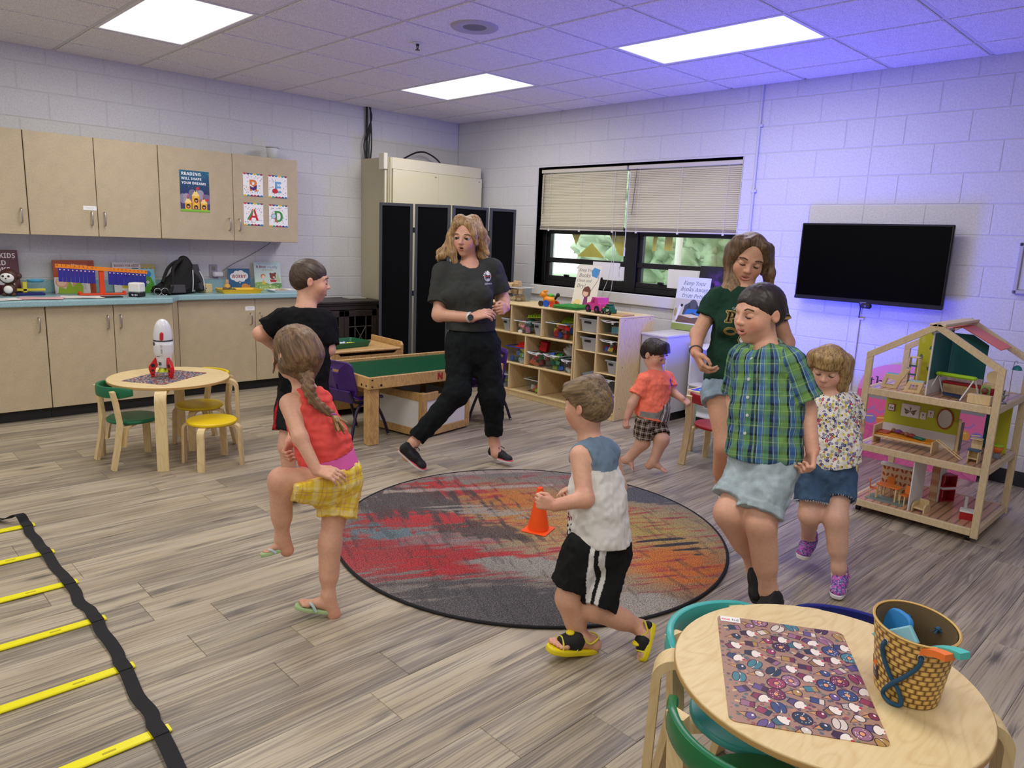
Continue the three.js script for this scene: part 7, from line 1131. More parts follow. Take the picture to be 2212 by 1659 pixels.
const hairCol=(dark,light,flow,o,sc=1)=>{const a=new THREE.Color(dark),b=new THREE.Color(light),F=nrm(flow),E1=nrm(Math.abs(F.y)<0.9?V(0,1,0).cross(F):V(1,0,0).cross(F)),E2=F.clone().cross(E1);return(x,y,z)=>{const p=V(x-o.x,y-o.y,z-o.z),u=p.dot(E1)*150*sc,v=p.dot(E2)*150*sc,w=p.dot(F)*9*sc;const t=clamp(0.45+0.45*n3(u,v,w)+ 0.3*n3(u*0.25,v*0.25,w*0.6));return[mix(a.r,b.r,t),mix(a.g,b.g,t),mix(a.b,b.b,t)];};};
const strand=(flow,o,amp=0.0025,sc=1)=>{const F=nrm(flow),E1=nrm(Math.abs(F.y)<0.9?V(0,1,0).cross(F):V(1,0,0).cross(F)),E2=F.clone().cross(E1);return(x,y,z)=>{const p=V(x-o.x,y-o.y,z-o.z);return amp*n3(p.dot(E1)*75*sc,p.dot(E2)*75*sc,p.dot(F)*7*sc);};};
const folds=(amp,s=1,st=[1,1,1],c,r=0.1)=>(x,y,z)=>(c?sm(r*0.75,r*1.5,Math.hypot(x-c.x,y-c.y,z-c.z)):1)*amp*(n3(x*11*s*st[0],y*9*s*st[1],z*11*s*st[2])+ 0.5*n3(x*26*s,y*20*s,z*26*s));
const chain=(pts,rs,o={})=>pts.slice(1).map((p,i)=>cap(pts[i],p,rs[i],rs[i+1],o));
const CR=V(0,0,0),CU=V(0,0,0),CB=V(0,0,0);camera.matrixWorld.extractBasis(CR,CU,CB);const CH=nrm(V(CB.x,0,CB.z)),RH=nrm(V(CR.x,0,CR.z));
const dir=(r,u,t)=>nrm(V(0,u,0).addScaledVector(RH,r).addScaledVector(CH,t));
const person=label=>thing('person',label,'person');
function finish(g,base){g.traverse(o=>{if(o.isMesh)o.geometry.translate(-base.x,0,-base.z);});g.position.set(base.x,0,base.z);}
function torso(F,C,W,P,SA,SB,cw,ww,hw,sr,fl=0.62,grow=0){const m=lerp(SA,SB,0.5);return[cap(C,W,cw+grow,ww+grow,{n:F,f:fl,k:0.05}),cap(W,P,ww+grow,hw+grow,{n:F,f:fl+0.12,k:0.05}),cap(lerp(SA,m,0.15),lerp(SB,m,0.15),sr+grow,sr+grow,{k:0.05}),cap(m,C,sr*1.1+grow,cw*0.9+grow,{n:F,f:fl,k:0.05})];}
function hairShell(Hd,{th=0.03,face=[-0.04,0.42,0.29,0.40,0.28],back=0,top=0}={}){const{q,A,k}=Hd;return[ell(q(0,0.15+top,-0.06),A,[k(0.345+th),k(0.345+th),k(0.41+th)],{k:0.01}),ell(q(0,-0.02,-0.2),A,[k(0.29+th),k(0.28+back),k(0.26+th)],{k:k(0.12)}),ell(q(0,face[0],face[1]),A,[k(face[2]),k(face[3]),k(face[4])],{sub:true,k:k(0.05)})];}
// ================= PEOPLE =================
const cloth=(c,o={})=>new THREE.MeshPhysicalMaterial({color:c,roughness:0.85,specularIntensity:0.3,...o});
const ML=0.0042;
// --- woman in dark shirt ---
{
const J=(x,y,d=0)=>V3(at(x,y,4.66+d)),g=person('woman with wavy blonde hair in dark grey shirt and black trousers striding'),F=dir(0.22,0,0.97),SK='#d3a086';
const nk=J(1014,566,0.03),SA=J(957,589,0),SB=J(1063,581,0.04),C=J(1012,622),W=J(1017,690),P=J(1018,742);
const Hd=headPrims(J(1008,512,-0.02),dir(-0.3,-0.1,0.95),dir(0.03,1,0),0.236,{neck:nk,mouth:0.6,nr:0.05});
const eA=J(948,680,-0.03),wA=J(1020,686,-0.16),eB=J(1086,648,0.13),wB=J(1092,664,-0.03);
const hA=J(996,748),kA=J(988,846,-0.06),aA=J(892,958,-0.09),hB=J(1048,748,0.02),kB=J(1062,856,0.04),aB=J(1068,955,0.15);
const arms=[...chain([SA,eA,wA],[0.047,0.04,0.03],{k:0.03}),...chain([SB,eB,wB],[0.05,0.042,0.03],{k:0.03})];
const hands=[...handPrims(wA,sub(J(1062,672,-0.17),wA),dir(0.1,-0.7,-0.6),0.172,1,[0.45,0.5,0.35]),...handPrims(wB,sub(J(1084,668,-0.11),wB),dir(-0.9,-0.2,0.2),0.165,-1,[1.1,1.4,1.0])];
const body=[...torso(F,C,W,P,SA,SB,0.14,0.125,0.145,0.05,0.6),...Hd.L,...arms,...hands,...chain([hA,kA,aA],[0.08,0.055,0.034],{k:0.04}),...chain([hB,kB,aB],[0.08,0.055,0.034],{k:0.04}),cap(aA,J(880,985,-0.1),0.034,0.036),cap(aB,J(1072,980,0.14),0.034,0.036)];
const B=obj('body',skinMesh(body,{cell:ML,color:skinCol(SK,[[Hd.q(0.17,-0.13,0.33),0.03,1],[Hd.q(-0.17,-0.13,0.33),0.03,1],[Hd.q(0,-0.13,0.46),0.015,0.8],[wA,0.06,0.5],[wB,0.06,0.6]])}),skinM,g);
faceParts(g,Hd,{mouth:0.6,lip:'#ad625a',brow:'#8a6a48',skin:SK,iris:'#5a6a70',gaze:-0.25});
const sA=J(949,655,-0.02),sB=J(1080,630,0.09),shirt=[...torso(F,C,W,J(1018,712),SA,SB,0.158,0.143,0.15,0.062,0.66),cap(SA,sA,0.07,0.075,{cutB:1,k:0.03}),cap(SB,sB,0.07,0.072,{cutB:1,k:0.03}),ell(J(985,640,-0.1),axes(F,V(0,1,0)),[0.07,0.065,0.05],{k:0.06}),ell(J(1040,637,-0.1),axes(F,V(0,1,0)),[0.07,0.065,0.05],{k:0.06}),cap(J(1014,545,-0.02),J(1014,574,-0.02),0.06,0.062,{sub:1,k:0.01})];
const lg=print(256,384,(c,w,h)=>{c.fillStyle='#383a37';c.fillRect(0,0,w,h);c.strokeStyle='#e9e9e6';c.lineWidth=9;c.beginPath();c.ellipse(136,160,74,84,0.1,0,7);c.stroke();c.lineWidth=4;c.beginPath();c.ellipse(136,160,58,66,0.1,0,7);c.stroke();poly(c,[[120,60],[140,50],[165,66],[186,130],[136,140],[104,120]],'#e9e9e6');poly(c,[[110,200],[165,196],[176,222],[140,240],[112,230]],'#b9b9b6');lineP(c,[[40,164],[70,150],[90,170],[120,152],[150,168],[180,150],[226,162]],'#b5473f',9);txt(c,"Children's",130,292,40,'#e9e9e6','italic','center','serif');for(const a of[3.4,3.8,4.2])disc(c,136+92*Math.cos(a),160+98*Math.sin(a),9,'#e9e9e6');});
obj('shirt',planarUV(skinMesh(shirt,{cell:ML,noise:folds(0.004,1,[1,1,1],nk,0.09),clip:[plane(J(1018,712),V(0,-1,0))]}),J(1056,602,-0.1),nrm(V(0,1,0).cross(F)),V(0,1,0),0.082,0.125,F),cloth('#fff',{map:lg}),g);
const tr=[cap(J(1018,700),P,0.135,0.155,{n:F,f:0.72,k:0.05}),...chain([hA,kA,J(900,947,-0.088)],[0.098,0.074,0.055],{k:0.05}),...chain([hB,kB,J(1068,938,0.13)],[0.098,0.075,0.056],{k:0.05})];tr[2].cutB=1;tr[4].cutB=1;
obj('trousers',skinMesh(tr,{cell:0.005,noise:folds(0.006,1.1),clip:[plane(J(1018,699),V(0,1,0))]}),cloth('#15191a'),g);
const hp=hairShell(Hd,{th:0.03,face:[-0.04,0.42,0.27,0.41,0.28]}),lock=(pts,r0,r1)=>hp.push(...chain(pts,pts.map((_,i)=>mix(r0,r1,i/(pts.length-1))),{k:0.02}));
lock([J(995,478,0.02),J(978,510,0.02),J(972,535,0),J(958,552,0),J(946,556,0.01)],0.045,0.016);lock([J(992,480,0),J(980,520,-0.03),J(978,548,-0.03),J(984,568,-0.03)],0.04,0.018);lock([J(975,520,0.05),J(962,540,0.05),J(950,545,0.04),J(948,563,0.03)],0.035,0.012);lock([J(1025,478,0),J(1040,505,-0.02),J(1043,530,-0.01),J(1054,548,-0.02)],0.042,0.015);lock([J(1020,480,0.05),J(1044,520,0.05),J(1040,550,0.05),J(1050,560,0.04)],0.05,0.02);lock([Hd.q(-0.02,0.45,0.16),Hd.q(0.17,0.37,0.28),Hd.q(0.31,0.1,0.24),Hd.q(0.35,-0.15,0.16)],0.016,0.012);lock([Hd.q(-0.02,0.45,0.16),Hd.q(-0.19,0.36,0.27),Hd.q(-0.32,0.1,0.22),Hd.q(-0.36,-0.15,0.14)],0.016,0.012);
obj('hair',skinMesh(hp,{cell:0.0042,noise:strand(dir(0.05,-1,0),J(1010,480),0.0022),color:hairCol('#6a4a2a','#c4a06c',dir(0.1,-1,0),J(1010,480),0.9)}),hairM,g);
const wd=nrm(sub(wA,eA)),wp=lerp(wA,eA,0.05),wt=obj('wrist_watch',[mv(new THREE.CylinderGeometry(0.0345,0.0335,0.02,28,1,true),[0,0,0])],std('#c9ccc8',0.4,{side:THREE.DoubleSide}),g);{const qq=new THREE.Quaternion().setFromUnitVectors(V(0,1,0),wd);wt.geometry.applyQuaternion(qq);wt.geometry.translate(wp.x,wp.y,wp.z);const d2=new THREE.CylinderGeometry(0.019,0.019,0.009,28).applyQuaternion(new THREE.Quaternion().setFromUnitVectors(V(0,1,0),nrm(sub(camera.position,wp))));const o2=madd(wp,nrm(sub(camera.position,wp)),0.034);d2.translate(o2.x,o2.y,o2.z);obj('watch_dial',d2,std('#2c2f36',0.25),wt);}
shoe(g,'running_shoe',J(860,974,-0.11),J(917,1018,-0.13),dir(0.55,0.7,0.25),{upper:'#0d0d0f',sole:'#e6dfda',mid:'#e8566a',laces:'#0d0d0f'});shoe(g,'running_shoe',J(1056,985,0.2),J(1106,1001,0.09),V(0,1,0),{upper:'#0d0d0f',sole:'#e6dfda',mid:'#e8566a',laces:'#0d0d0f'});
finish(g,J(1018,742));
}
const plaidT=(w,fn)=>{const t=dtex(w,w,fn);t.wrapS=t.wrapT=THREE.RepeatWrapping;return t;};
function legPrims(j,r,ft){return[...chain(j,r,{k:0.03}),...(ft||[])];}
function boyHair(g,Hd,dark,light,o={}){const{q,A}=Hd,L=hairShell(Hd,o);if(o.extra)L.push(...o.extra(q));const up=A[1],cl=[plane(q(0,o.low??-0.2,-0.2),nrm(up.clone().negate().addScaledVector(A[2],o.slope??0.55)))];obj('hair',skinMesh(L,{cell:0.0038,noise:strand(o.flow||A[2].clone().addScaledVector(up,-0.5),q(0,0,0),o.amp??0.002),clip:cl,color:hairCol(dark,light,o.flow||A[2].clone().addScaledVector(up,-0.5),q(0,0,0))}),hairM,g);}
// --- boy in black T-shirt, seen from behind ---
{
const J=(x,y,d=0)=>V3(at(x,y,3.85+d)),g=person('boy in black T-shirt seen from behind, head turned to the right'),F=dir(0.3,0,-0.95),SK='#dca88d';
const nk=J(661,660),SA=J(608,692,-0.01),SB=J(702,692,0.03),C=J(656,715),W=J(658,780),P=J(656,838);
const Hd=headPrims(J(671,606),dir(0.93,-0.1,-0.36),dir(-0.04,1,0),0.222,{neck:nk,kid:0.7,mouth:0,nr:0.052});
const eA=J(563,721,-0.02),wA=J(592,748,0.14),eB=J(708,755,0.02),wB=J(692,775,0.2),hA=J(634,850),kA=J(622,962,-0.03),aA=J(626,1056,0.06),hB=J(678,850),kB=J(672,955,0.05),aB=J(676,1040,0.2);
obj('body',skinMesh([...torso(F,C,W,P,SA,SB,0.115,0.105,0.11,0.04,0.65),...Hd.L,...chain([SA,eA,wA],[0.042,0.036,0.024],{k:0.025}),...chain([SB,eB,wB],[0.042,0.036,0.024],{k:0.025}),...handPrims(wA,sub(J(604,752,0.22),wA),dir(0.3,-0.3,-0.4),0.13,1,[0.8,1,0.7]),...handPrims(wB,sub(J(690,772,0.3),wB),dir(-0.6,-0.2,0),0.13,-1,[0.8,1,0.7]),...chain([hA,kA,aA],[0.065,0.046,0.028],{k:0.03}),...chain([hB,kB,aB],[0.065,0.046,0.028],{k:0.03})],{cell:0.0042,color:skinCol(SK,[[eA,0.05,1],[Hd.q(-0.2,-0.15,0.25),0.035,0.9],[Hd.q(-0.36,-0.02,-0.03),0.02,1]])}),skinM,g);
faceParts(g,Hd,{skin:SK,hide:1,smile:1,brow:'#5a4232',down:true});
obj('shirt',skinMesh([...torso(F,C,W,J(656,842),SA,SB,0.135,0.125,0.135,0.05,0.72),cap(SA,lerp(SA,eA,0.72),0.058,0.062,{cutB:1,k:0.03}),cap(SB,lerp(SB,eB,0.85),0.058,0.064,{cutB:1,k:0.03}),cap(J(661,640),J(660,668),0.05,0.054,{sub:1,k:0.01})],{cell:0.0045,noise:folds(0.005,1.2,[1,1,1],nk,0.08),clip:[plane(J(656,852),V(0,-1,0))]}),cloth('#0e0e10'),g);
const sp=[cap(J(656,838),P,0.12,0.13,{n:F,f:0.72,k:0.05}),cap(hA,J(627,930,-0.02),0.085,0.09,{cutB:1,k:0.03}),cap(hB,J(674,930,0.04),0.085,0.09,{cutB:1,k:0.03})],red=new THREE.Color('#b8161f');
obj('shorts',skinMesh(sp,{cell:0.005,noise:folds(0.005),color:(x,y,z)=>{const v=V(x,y,z),d=Math.abs(v.clone().sub(lerp(hA,J(627,930,-0.02),0.4)).dot(dir(0.6,0,0.8))- 0.02);const lat=v.clone().sub(hA).dot(RH);return lat<-0.06&&d<0.02?[red.r,red.g,red.b]:[0.012,0.012,0.013];}}),cloth('#fff',{vertexColors:true}),g);
boyHair(g,Hd,'#241a13','#57432f',{th:0.015,face:[-0.10,0.50,0.34,0.39,0.23],low:-0.22,slope:0.7,amp:0.001,back:-0.02});
shoe(g,'trainer',J(617,1078,0.0),J(640,1086,0.16),V(0,1,0),{upper:'#17171a',sole:'#d9d9d9'});shoe(g,'trainer',J(668,1064,0.16),J(690,1068,0.34),V(0,1,0),{upper:'#17171a',sole:'#d9d9d9'});
finish(g,J(656,840));
}
// --- girl with braid ---
{
const J=(x,y,d=0)=>V3(at(x,y,2.8+d)),g=person('girl with long brown braid, coral tank top and yellow plaid shorts, one knee raised'),F=dir(-0.78,0.05,-0.62),SK='#d6a386';
const nk=J(656,838,0.02),SA=J(624,872,-0.06),SB=J(696,862,0.07),C=J(668,890),W=J(700,965),P=J(718,1030);
const Hd=headPrims(J(637,762),dir(-0.82,-0.02,-0.57),dir(0.02,1,0.05),0.213,{neck:nk,kid:0.8,nr:0.042});
const eA=J(648,945,-0.13),wA=J(684,1016,-0.15),eB=J(640,935,0.14),wB=J(624,960,0.05);
const hA=J(692,1040,-0.06),kA=J(606,1036,-0.12),aA=J(610,1165,-0.03),hB=J(733,1050,0.05),kB=J(713,1172,0.0),aB=J(709,1288,0.0);
const heelA=J(620,1188,-0.02),toeA=J(566,1203,-0.06),heelB=J(721,1326,0.01),toeB=J(640,1313,-0.02);
const footUpA=dir(-0.1,1,0),body=[...torso(F,C,W,P,SA,SB,0.088,0.082,0.098,0.03,0.7),...Hd.L,...chain([SA,eA,wA],[0.034,0.027,0.02],{k:0.02}),...chain([SB,eB,wB],[0.034,0.027,0.02],{k:0.02}),...handPrims(wA,sub(J(720,1024,-0.16),wA),dir(0,-0.8,-0.5),0.125,1,[0.35,0.5,0.4]),...handPrims(wB,sub(J(618,978,0.02),wB),dir(0.7,0,0.3),0.115,-1,[0.9,1.1,0.8]),...chain([hA,kA,aA],[0.06,0.039,0.025],{k:0.03}),cap(lerp(kA,aA,0.1),lerp(kA,aA,0.6),0.034,0.033,{k:0.03}),...chain([hB,kB,aB],[0.06,0.038,0.024],{k:0.03}),cap(lerp(kB,aB,0.12),lerp(kB,aB,0.6),0.033,0.032,{k:0.03}),cap(aA,heelA,0.026,0.026),cap(aB,heelB,0.026,0.026),...footPrims(madd(heelA,footUpA,0.012),madd(toeA,footUpA,0.012),footUpA),...footPrims(madd(heelB,V(0,1,0),0.016),madd(toeB,V(0,1,0),0.016),V(0,1,0))];
obj('body',skinMesh(body,{cell:0.0036,color:skinCol(SK,[[kA,0.05,0.8],[kB,0.04,0.5],[heelA,0.05,1],[heelB,0.05,0.9],[toeB,0.05,0.9],[wA,0.07,0.4],[wB,0.07,1],[Hd.q(0.2,-0.2,0.25),0.03,0.8]])}),skinM,g);
faceParts(g,Hd,{skin:SK,hide:-1,brow:'#7a5c3c'});
obj('tank_top',skinMesh([...torso(F,C,W,P,SA,SB,0.104,0.1,0.115,0.036,0.76).slice(0,2),cap(J(640,856,-0.05),C,0.026,0.09,{n:F,f:0.6,k:0.03}),cap(J(686,850,0.05),C,0.03,0.09,{n:F,f:0.6,k:0.03}),cap(J(655,815,0.02),J(653,846,0.02),0.045,0.05,{sub:1,k:0.02}),ell(madd(SA,dir(-0.3,0,1),0.015),axes(F,V(0,1,0)),[0.05,0.075,0.06],{sub:1,k:0.02})],{cell:0.0036,noise:folds(0.004,1.4,[0.6,2.2,0.6]),clip:[plane(J(702,987),nrm(dir(0.28,-1,0)))]}),cloth('#df544c'),g);
obj('waistband',skinMesh([cap(W,P,0.108,0.118,{n:F,f:0.8})],{cell:0.0036,clip:[plane(J(702,1016),nrm(dir(0.22,-1,0))),plane(J(702,985),nrm(dir(-0.25,1,0)))]}),cloth('#d862a6'),g);
const yT=plaidT(256,(u,v)=>{let c=[0.93,0.80,0.24];const st=(x,w)=>{const q=Math.abs(((x % 1)+ 1)% 1-0.5);return q<w?1:0;};c=mix3(c,[0.95,0.86,0.55],0.6*st(u*2,0.16));c=mix3(c,[0.88,0.66,0.42],0.55*st(u*2+0.5,0.05)+ 0.5*st(v*2+0.5,0.05));c=mix3(c,[0.95,0.88,0.66],0.55*st(v*2,0.14));c=mix3(c,[0.74,0.56,0.5],0.45*st(u*2+0.3,0.025)+ 0.4*st(v*2+0.3,0.025));return c;});yT.repeat.set(7,7);
const sA=J(630,1042,-0.115),sB=J(727,1118,0.02),ub=[cap(lerp(W,P,0.5),P,0.11,0.118,{n:F,f:0.8,k:0.04}),cap(hA,sA,0.085,0.07,{cutB:1,k:0.04}),cap(hB,sB,0.082,0.076,{cutB:1,k:0.04})];
obj('shorts',boneUV(skinMesh(ub,{cell:0.0038,noise:folds(0.005,1.6),clip:[plane(J(702,1010),nrm(dir(-0.22,1,0)))]}),ub,F),cloth('#fff',{map:yT}),g);
const q=Hd.q,hp=[...hairShell(Hd,{th:0.03,face:[-0.06,0.44,0.29,0.42,0.28]}),cap(q(0,-0.05,-0.3),J(662,812,-0.02),0.06,0.034,{k:0.05}),cap(q(0.3,0.0,0.12),q(0.34,-0.34,0.2),0.008,0.003,{k:0.02}),cap(q(0.28,-0.2,-0.1),J(655,805,0),0.03,0.02,{k:0.03})];
obj('hair',skinMesh(hp,{cell:0.0038,noise:strand(dir(0.35,-0.8,0.2),q(0,0,0),0.002),color:hairCol('#4a3420','#8c6e4a',dir(0.35,-0.8,0.2),q(0,0,0))}),hairM,g);
const bp=[J(662,808,-0.06),J(667,838,-0.085),J(678,864,-0.085),J(700,884,-0.08),J(720,897,-0.07)],cv=new THREE.CatmullRomCurve3(bp),br=[];for(let i=0;i<17;i++){const t=i/16,c=cv.getPoint(t),tg=cv.getTangent(t),sd=nrm(tg.clone().cross(CB));const r=mix(0.022,0.011,t);for(const s of[-1,1])if((i +(s>0?1:0))% 2===0)br.push(cap(madd(madd(c,sd,s*r*0.75),tg,-r),madd(madd(c,sd,-s*r*0.35),tg,r*1.1),r*0.72,r*0.6,{k:0.004}));}
const hc=hairCol('#4f3822','#94744c',dir(0.6,-0.7,0),q(0,0,0)),braid=obj('braid',skinMesh(br,{cell:0.003,color:hc}),hairM,g);
const tuft=[];for(let i=0;i<12;i++)tuft.push(cap(bp[4],J(720+rr(2,30),897+rr(14,44),-0.07+rr(-0.03,0.02)),0.007,0.003,{k:0.004}));obj('braid_tip',skinMesh(tuft,{cell:0.003,color:hairCol('#6a4c2c','#b8945c',dir(0.5,-1,0),q(0,0,0))}),hairM,braid);obj('hair_tie',mv(new THREE.TorusGeometry(0.010,0.004,8,20),[bp[4].x,bp[4].y,bp[4].z],[1.2,0.6,0]),std('#a84a9a',0.7),braid);
const flop=(heel,toe,up)=>{const D=sub(toe,heel),L=D.length()*1.1,d=nrm(D),U=nrm(madd(up,d,-up.dot(d))),S=U.clone().cross(d),pt=[];for(let i=0;i<40;i++){const a=i/40*Math.PI*2,x=0.5-0.5*Math.cos(a);pt.push([(x-0.04)*L,(0.15+0.05*sm(0.4,0.8,x))*L*Math.pow(Math.abs(Math.sin(a)),0.65)*Math.sign(Math.sin(a))]);}const m=new THREE.Matrix4().makeBasis(d,U.clone().cross(d),U);m.makeBasis(d,U.clone().cross(d),U).setPosition(heel.clone().addScaledVector(U,0.0075));const o=obj('flip_flop',ext(pt,0.015,0.004).applyMatrix4(m),std('#a9c48e',0.6),g);const w=(a,b,c)=>{const v=heel.clone().addScaledVector(d,a*L).addScaledVector(U,b*L).addScaledVector(S,c*L);return[v.x,v.y,v.z];};obj('strap',[tube([w(0.42,0.06,-0.17),w(0.56,0.2,-0.12),w(0.7,0.18,-0.03)],0.006,14,6),tube([w(0.42,0.06,0.17),w(0.56,0.2,0.12),w(0.7,0.18,-0.03),w(0.74,0.07,-0.05)],0.006,18,6)],std('#b9cdd0',0.4),o);};
flop(heelA,toeA,footUpA);flop(heelB,toeB,V(0,1,0));
finish(g,J(715,1030));
}
// --- boy in sleeveless white shirt ---
{
const J=(x,y,d=0)=>V3(at(x,y,2.62+d)),g=person('small boy running in sleeveless white shirt with blue-grey yoke and black shorts'),F=dir(-0.86,-0.04,-0.42),SK='#d9a68a';
const nk=J(1272,945,0.02),SA=J(1252,985,-0.07),SB=J(1318,972,0.08),C=J(1285,1000),W=J(1290,1085),P=J(1292,1172);
const Hd=headPrims(J(1268,876),dir(-0.8,0.0,-0.6),dir(0.04,1,0),0.192,{neck:nk,kid:1,nr:0.04});
const eA=J(1264,1078,-0.12),wA=J(1198,1092,-0.16),eB=J(1336,1052,0.13),wB=J(1240,1068,0.06),hA=J(1262,1185,-0.05),kA=J(1228,1290,-0.03),aA=J(1253,1378,0.02),hB=J(1318,1185,0.04),kB=J(1285,1312,-0.02),aB=J(1388,1358,0.05);
const heelA=J(1282,1408,0.03),toeA=J(1186,1407,-0.06),heelB=J(1414,1352,0.03),toeB=J(1392,1428,-0.02),upB=dir(-0.85,-0.3,0.45);
const body=[...torso(F,C,W,P,SA,SB,0.088,0.085,0.092,0.032,0.75),...Hd.L,...chain([SA,eA,wA],[0.034,0.029,0.021],{k:0.02}),...chain([SB,eB,wB],[0.034,0.028,0.021],{k:0.02}),...handPrims(wA,sub(J(1172,1086,-0.17),wA),dir(-0.1,-0.15,-1),0.112,-1,[1.25,1.5,1.1]),...handPrims(wB,sub(J(1216,1060,0.03),wB),dir(0,-0.4,0.7),0.11,-1,[0.8,1.1,0.9]),...chain([hA,kA,aA],[0.062,0.041,0.027],{k:0.03}),cap(lerp(kA,aA,0.1),lerp(kA,aA,0.6),0.036,0.033,{k:0.03}),...chain([hB,kB,aB],[0.062,0.041,0.027],{k:0.03}),cap(lerp(kB,aB,0.1),lerp(kB,aB,0.55),0.038,0.034,{k:0.03}),cap(aA,madd(heelA,V(0,1,0),0.03),0.027,0.027),cap(aB,madd(lerp(heelB,toeB,0.16),upB,0.036),0.027,0.024),...footPrims(madd(heelA,V(0,1,0),0.018),madd(toeA,V(0,1,0),0.018),V(0,1,0)),...footPrims(madd(lerp(heelB,toeB,0.06),upB,0.018),madd(toeB,upB,0.018),upB)];
obj('body',skinMesh(body,{cell:0.0035,color:skinCol(SK,[[wA,0.08,0.7],[eA,0.05,0.6],[Hd.q(0.36,-0.02,-0.03),0.02,1],[Hd.q(0.2,-0.2,0.25),0.04,0.8],[toeA,0.05,1]])}),skinM,g);
faceParts(g,Hd,{skin:SK,hide:-1,brow:'#8a6a48'});
const yo=new THREE.Color('#6f8497'),wh=new THREE.Color('#dedbd4'),yk=J(1290,1000),yn=nrm(dir(0.12,1,0)),pr=J(1240,1130,-0.03);
obj('shirt',skinMesh([cap(C,W,0.1,0.112,{n:F,f:0.8,k:0.05}),cap(W,J(1294,1160),0.112,0.13,{n:F,f:0.85,k:0.05}),cap(lerp(SA,SB,0.1),lerp(SA,SB,0.9),0.038,0.038,{k:0.05}),cap(J(1272,915,0.02),J(1270,955,0.02),0.042,0.044,{sub:1,k:0.012}),ell(madd(SA,dir(-0.35,-0.1,1),0.032),axes(F,V(0,1,0)),[0.04,0.06,0.05],{sub:1,k:0.015})],{cell:0.0036,noise:folds(0.006,1.3,[0.7,1,0.7]),clip:[plane(J(1292,1160),nrm(dir(-0.1,-1,0)))],color:(x,y,z)=>{const v=V(x,y,z);if(v.clone().sub(yk).dot(yn)>0)return[yo.r,yo.g,yo.b];const dd=v.clone().sub(pr),r=Math.hypot(dd.x,dd.y*0.8,dd.z);if(n3(x*60,y*60,z*60)>0.05&&r<0.045&&dd.dot(F)>-0.005)return y>pr.y+0.012?[0.25,0.02,0.03]:[0.02,0.02,0.03];return[wh.r,wh.g,wh.b];}}),cloth('#fff',{vertexColors:true}),g);
const sA=J(1234,1265,-0.03),sB=J(1283,1310,-0.02),lat=nrm(CH.clone().addScaledVector(F,-CH.dot(F))),sh=[cap(J(1292,1158),P,0.105,0.112,{n:F,f:0.85,k:0.04}),cap(hA,sA,0.076,0.072,{cutB:1,k:0.025}),cap(hB,sB,0.08,0.078,{cutB:1,k:0.025})],dl=nrm(sub(sA,J(1300,1165)));
obj('shorts',skinMesh(sh,{cell:0.0036,noise:folds(0.005,1.3),color:(x,y,z,nx,ny,nz)=>{const v=V(x,y,z).applyMatrix4(camera.matrixWorldInverse),b=V(x,y,z).sub(hB);const ax=nrm(sub(sB,hB)),r=b.clone().addScaledVector(ax,-b.dot(ax)),a=r.dot(F);const side=r.dot(lat)>-0.01;return side&&((a>-0.034&&a<-0.019)||(a>-0.006&&a<0.009))?[0.72,0.72,0.68]:[0.011,0.012,0.012];}}),cloth('#fff',{vertexColors:true}),g);
boyHair(g,Hd,'#483826','#957c56',{th:0.03,face:[-0.08,0.48,0.33,0.42,0.28],low:-0.26,slope:0.55,amp:0.0011,back:-0.02,flow:Hd.A[2].clone().addScaledVector(Hd.A[1],-0.35),extra:q=>[cap(q(0.1,0.42,-0.1),q(0.16,0.33,0.36),0.03,0.016,{k:0.03}),cap(q(0.2,0.36,0),q(0.3,0.22,0.3),0.03,0.012,{k:0.03}),cap(q(-0.1,0.44,-0.1),q(-0.1,0.36,0.36),0.03,0.016,{k:0.03})]});
const sandal=(heel,toe,up)=>{const D=sub(toe,heel),L=D.length()*1.1,d=nrm(D),U=nrm(madd(up,d,-up.dot(d))),S=U.clone().cross(d),w=(a,b,c)=>heel.clone().addScaledVector(d,(a-0.05)*L).addScaledVector(U,b*L).addScaledVector(S,c*L),t=(p,r,n=24)=>tube(p.map(q=>{const v=w(...q);return[v.x,v.y,v.z];}),r,n,6),pt=[];for(let i=0;i<44;i++){const a=i/44*Math.PI*2,x=0.5-0.5*Math.cos(a);pt.push([(x-0.05)*L,(0.16+0.045*sm(0.4,0.8,x))*L*Math.pow(Math.abs(Math.sin(a)),0.6)*Math.sign(Math.sin(a))]);}
const m=new THREE.Matrix4().makeBasis(d,U.clone().cross(d),U).setPosition(heel.clone().addScaledVector(U,0.009)),o=obj('sandal',ext(pt,0.022,0.006).applyMatrix4(m),std('#e3cf12',0.45),g),bk=std('#101012',0.7);
const band=skinMesh([cap(w(0.52,0.2,0),w(0.74,0.15,0),0.155*L,0.135*L,{k:0.02}),cap(w(0.12,0.17,0),w(0.5,0.2,0),0.125*L,0.14*L,{k:0.03}),cap(w(0.36,0.14,-0.25),w(0.3,0.14,0.25),0.055*L,0.055*L,{sub:1}),cap(w(0.2,0.5,0),w(0.3,0.25,0),0.15*L,0.12*L,{sub:1}),cap(w(0.93,0.12,-0.1),w(0.93,0.12,0.1),0.12*L,0.12*L,{sub:1})],{cell:0.0032,clip:[plane(w(0,0.07,0),U.clone().negate())]});obj('upper',band,bk,o);
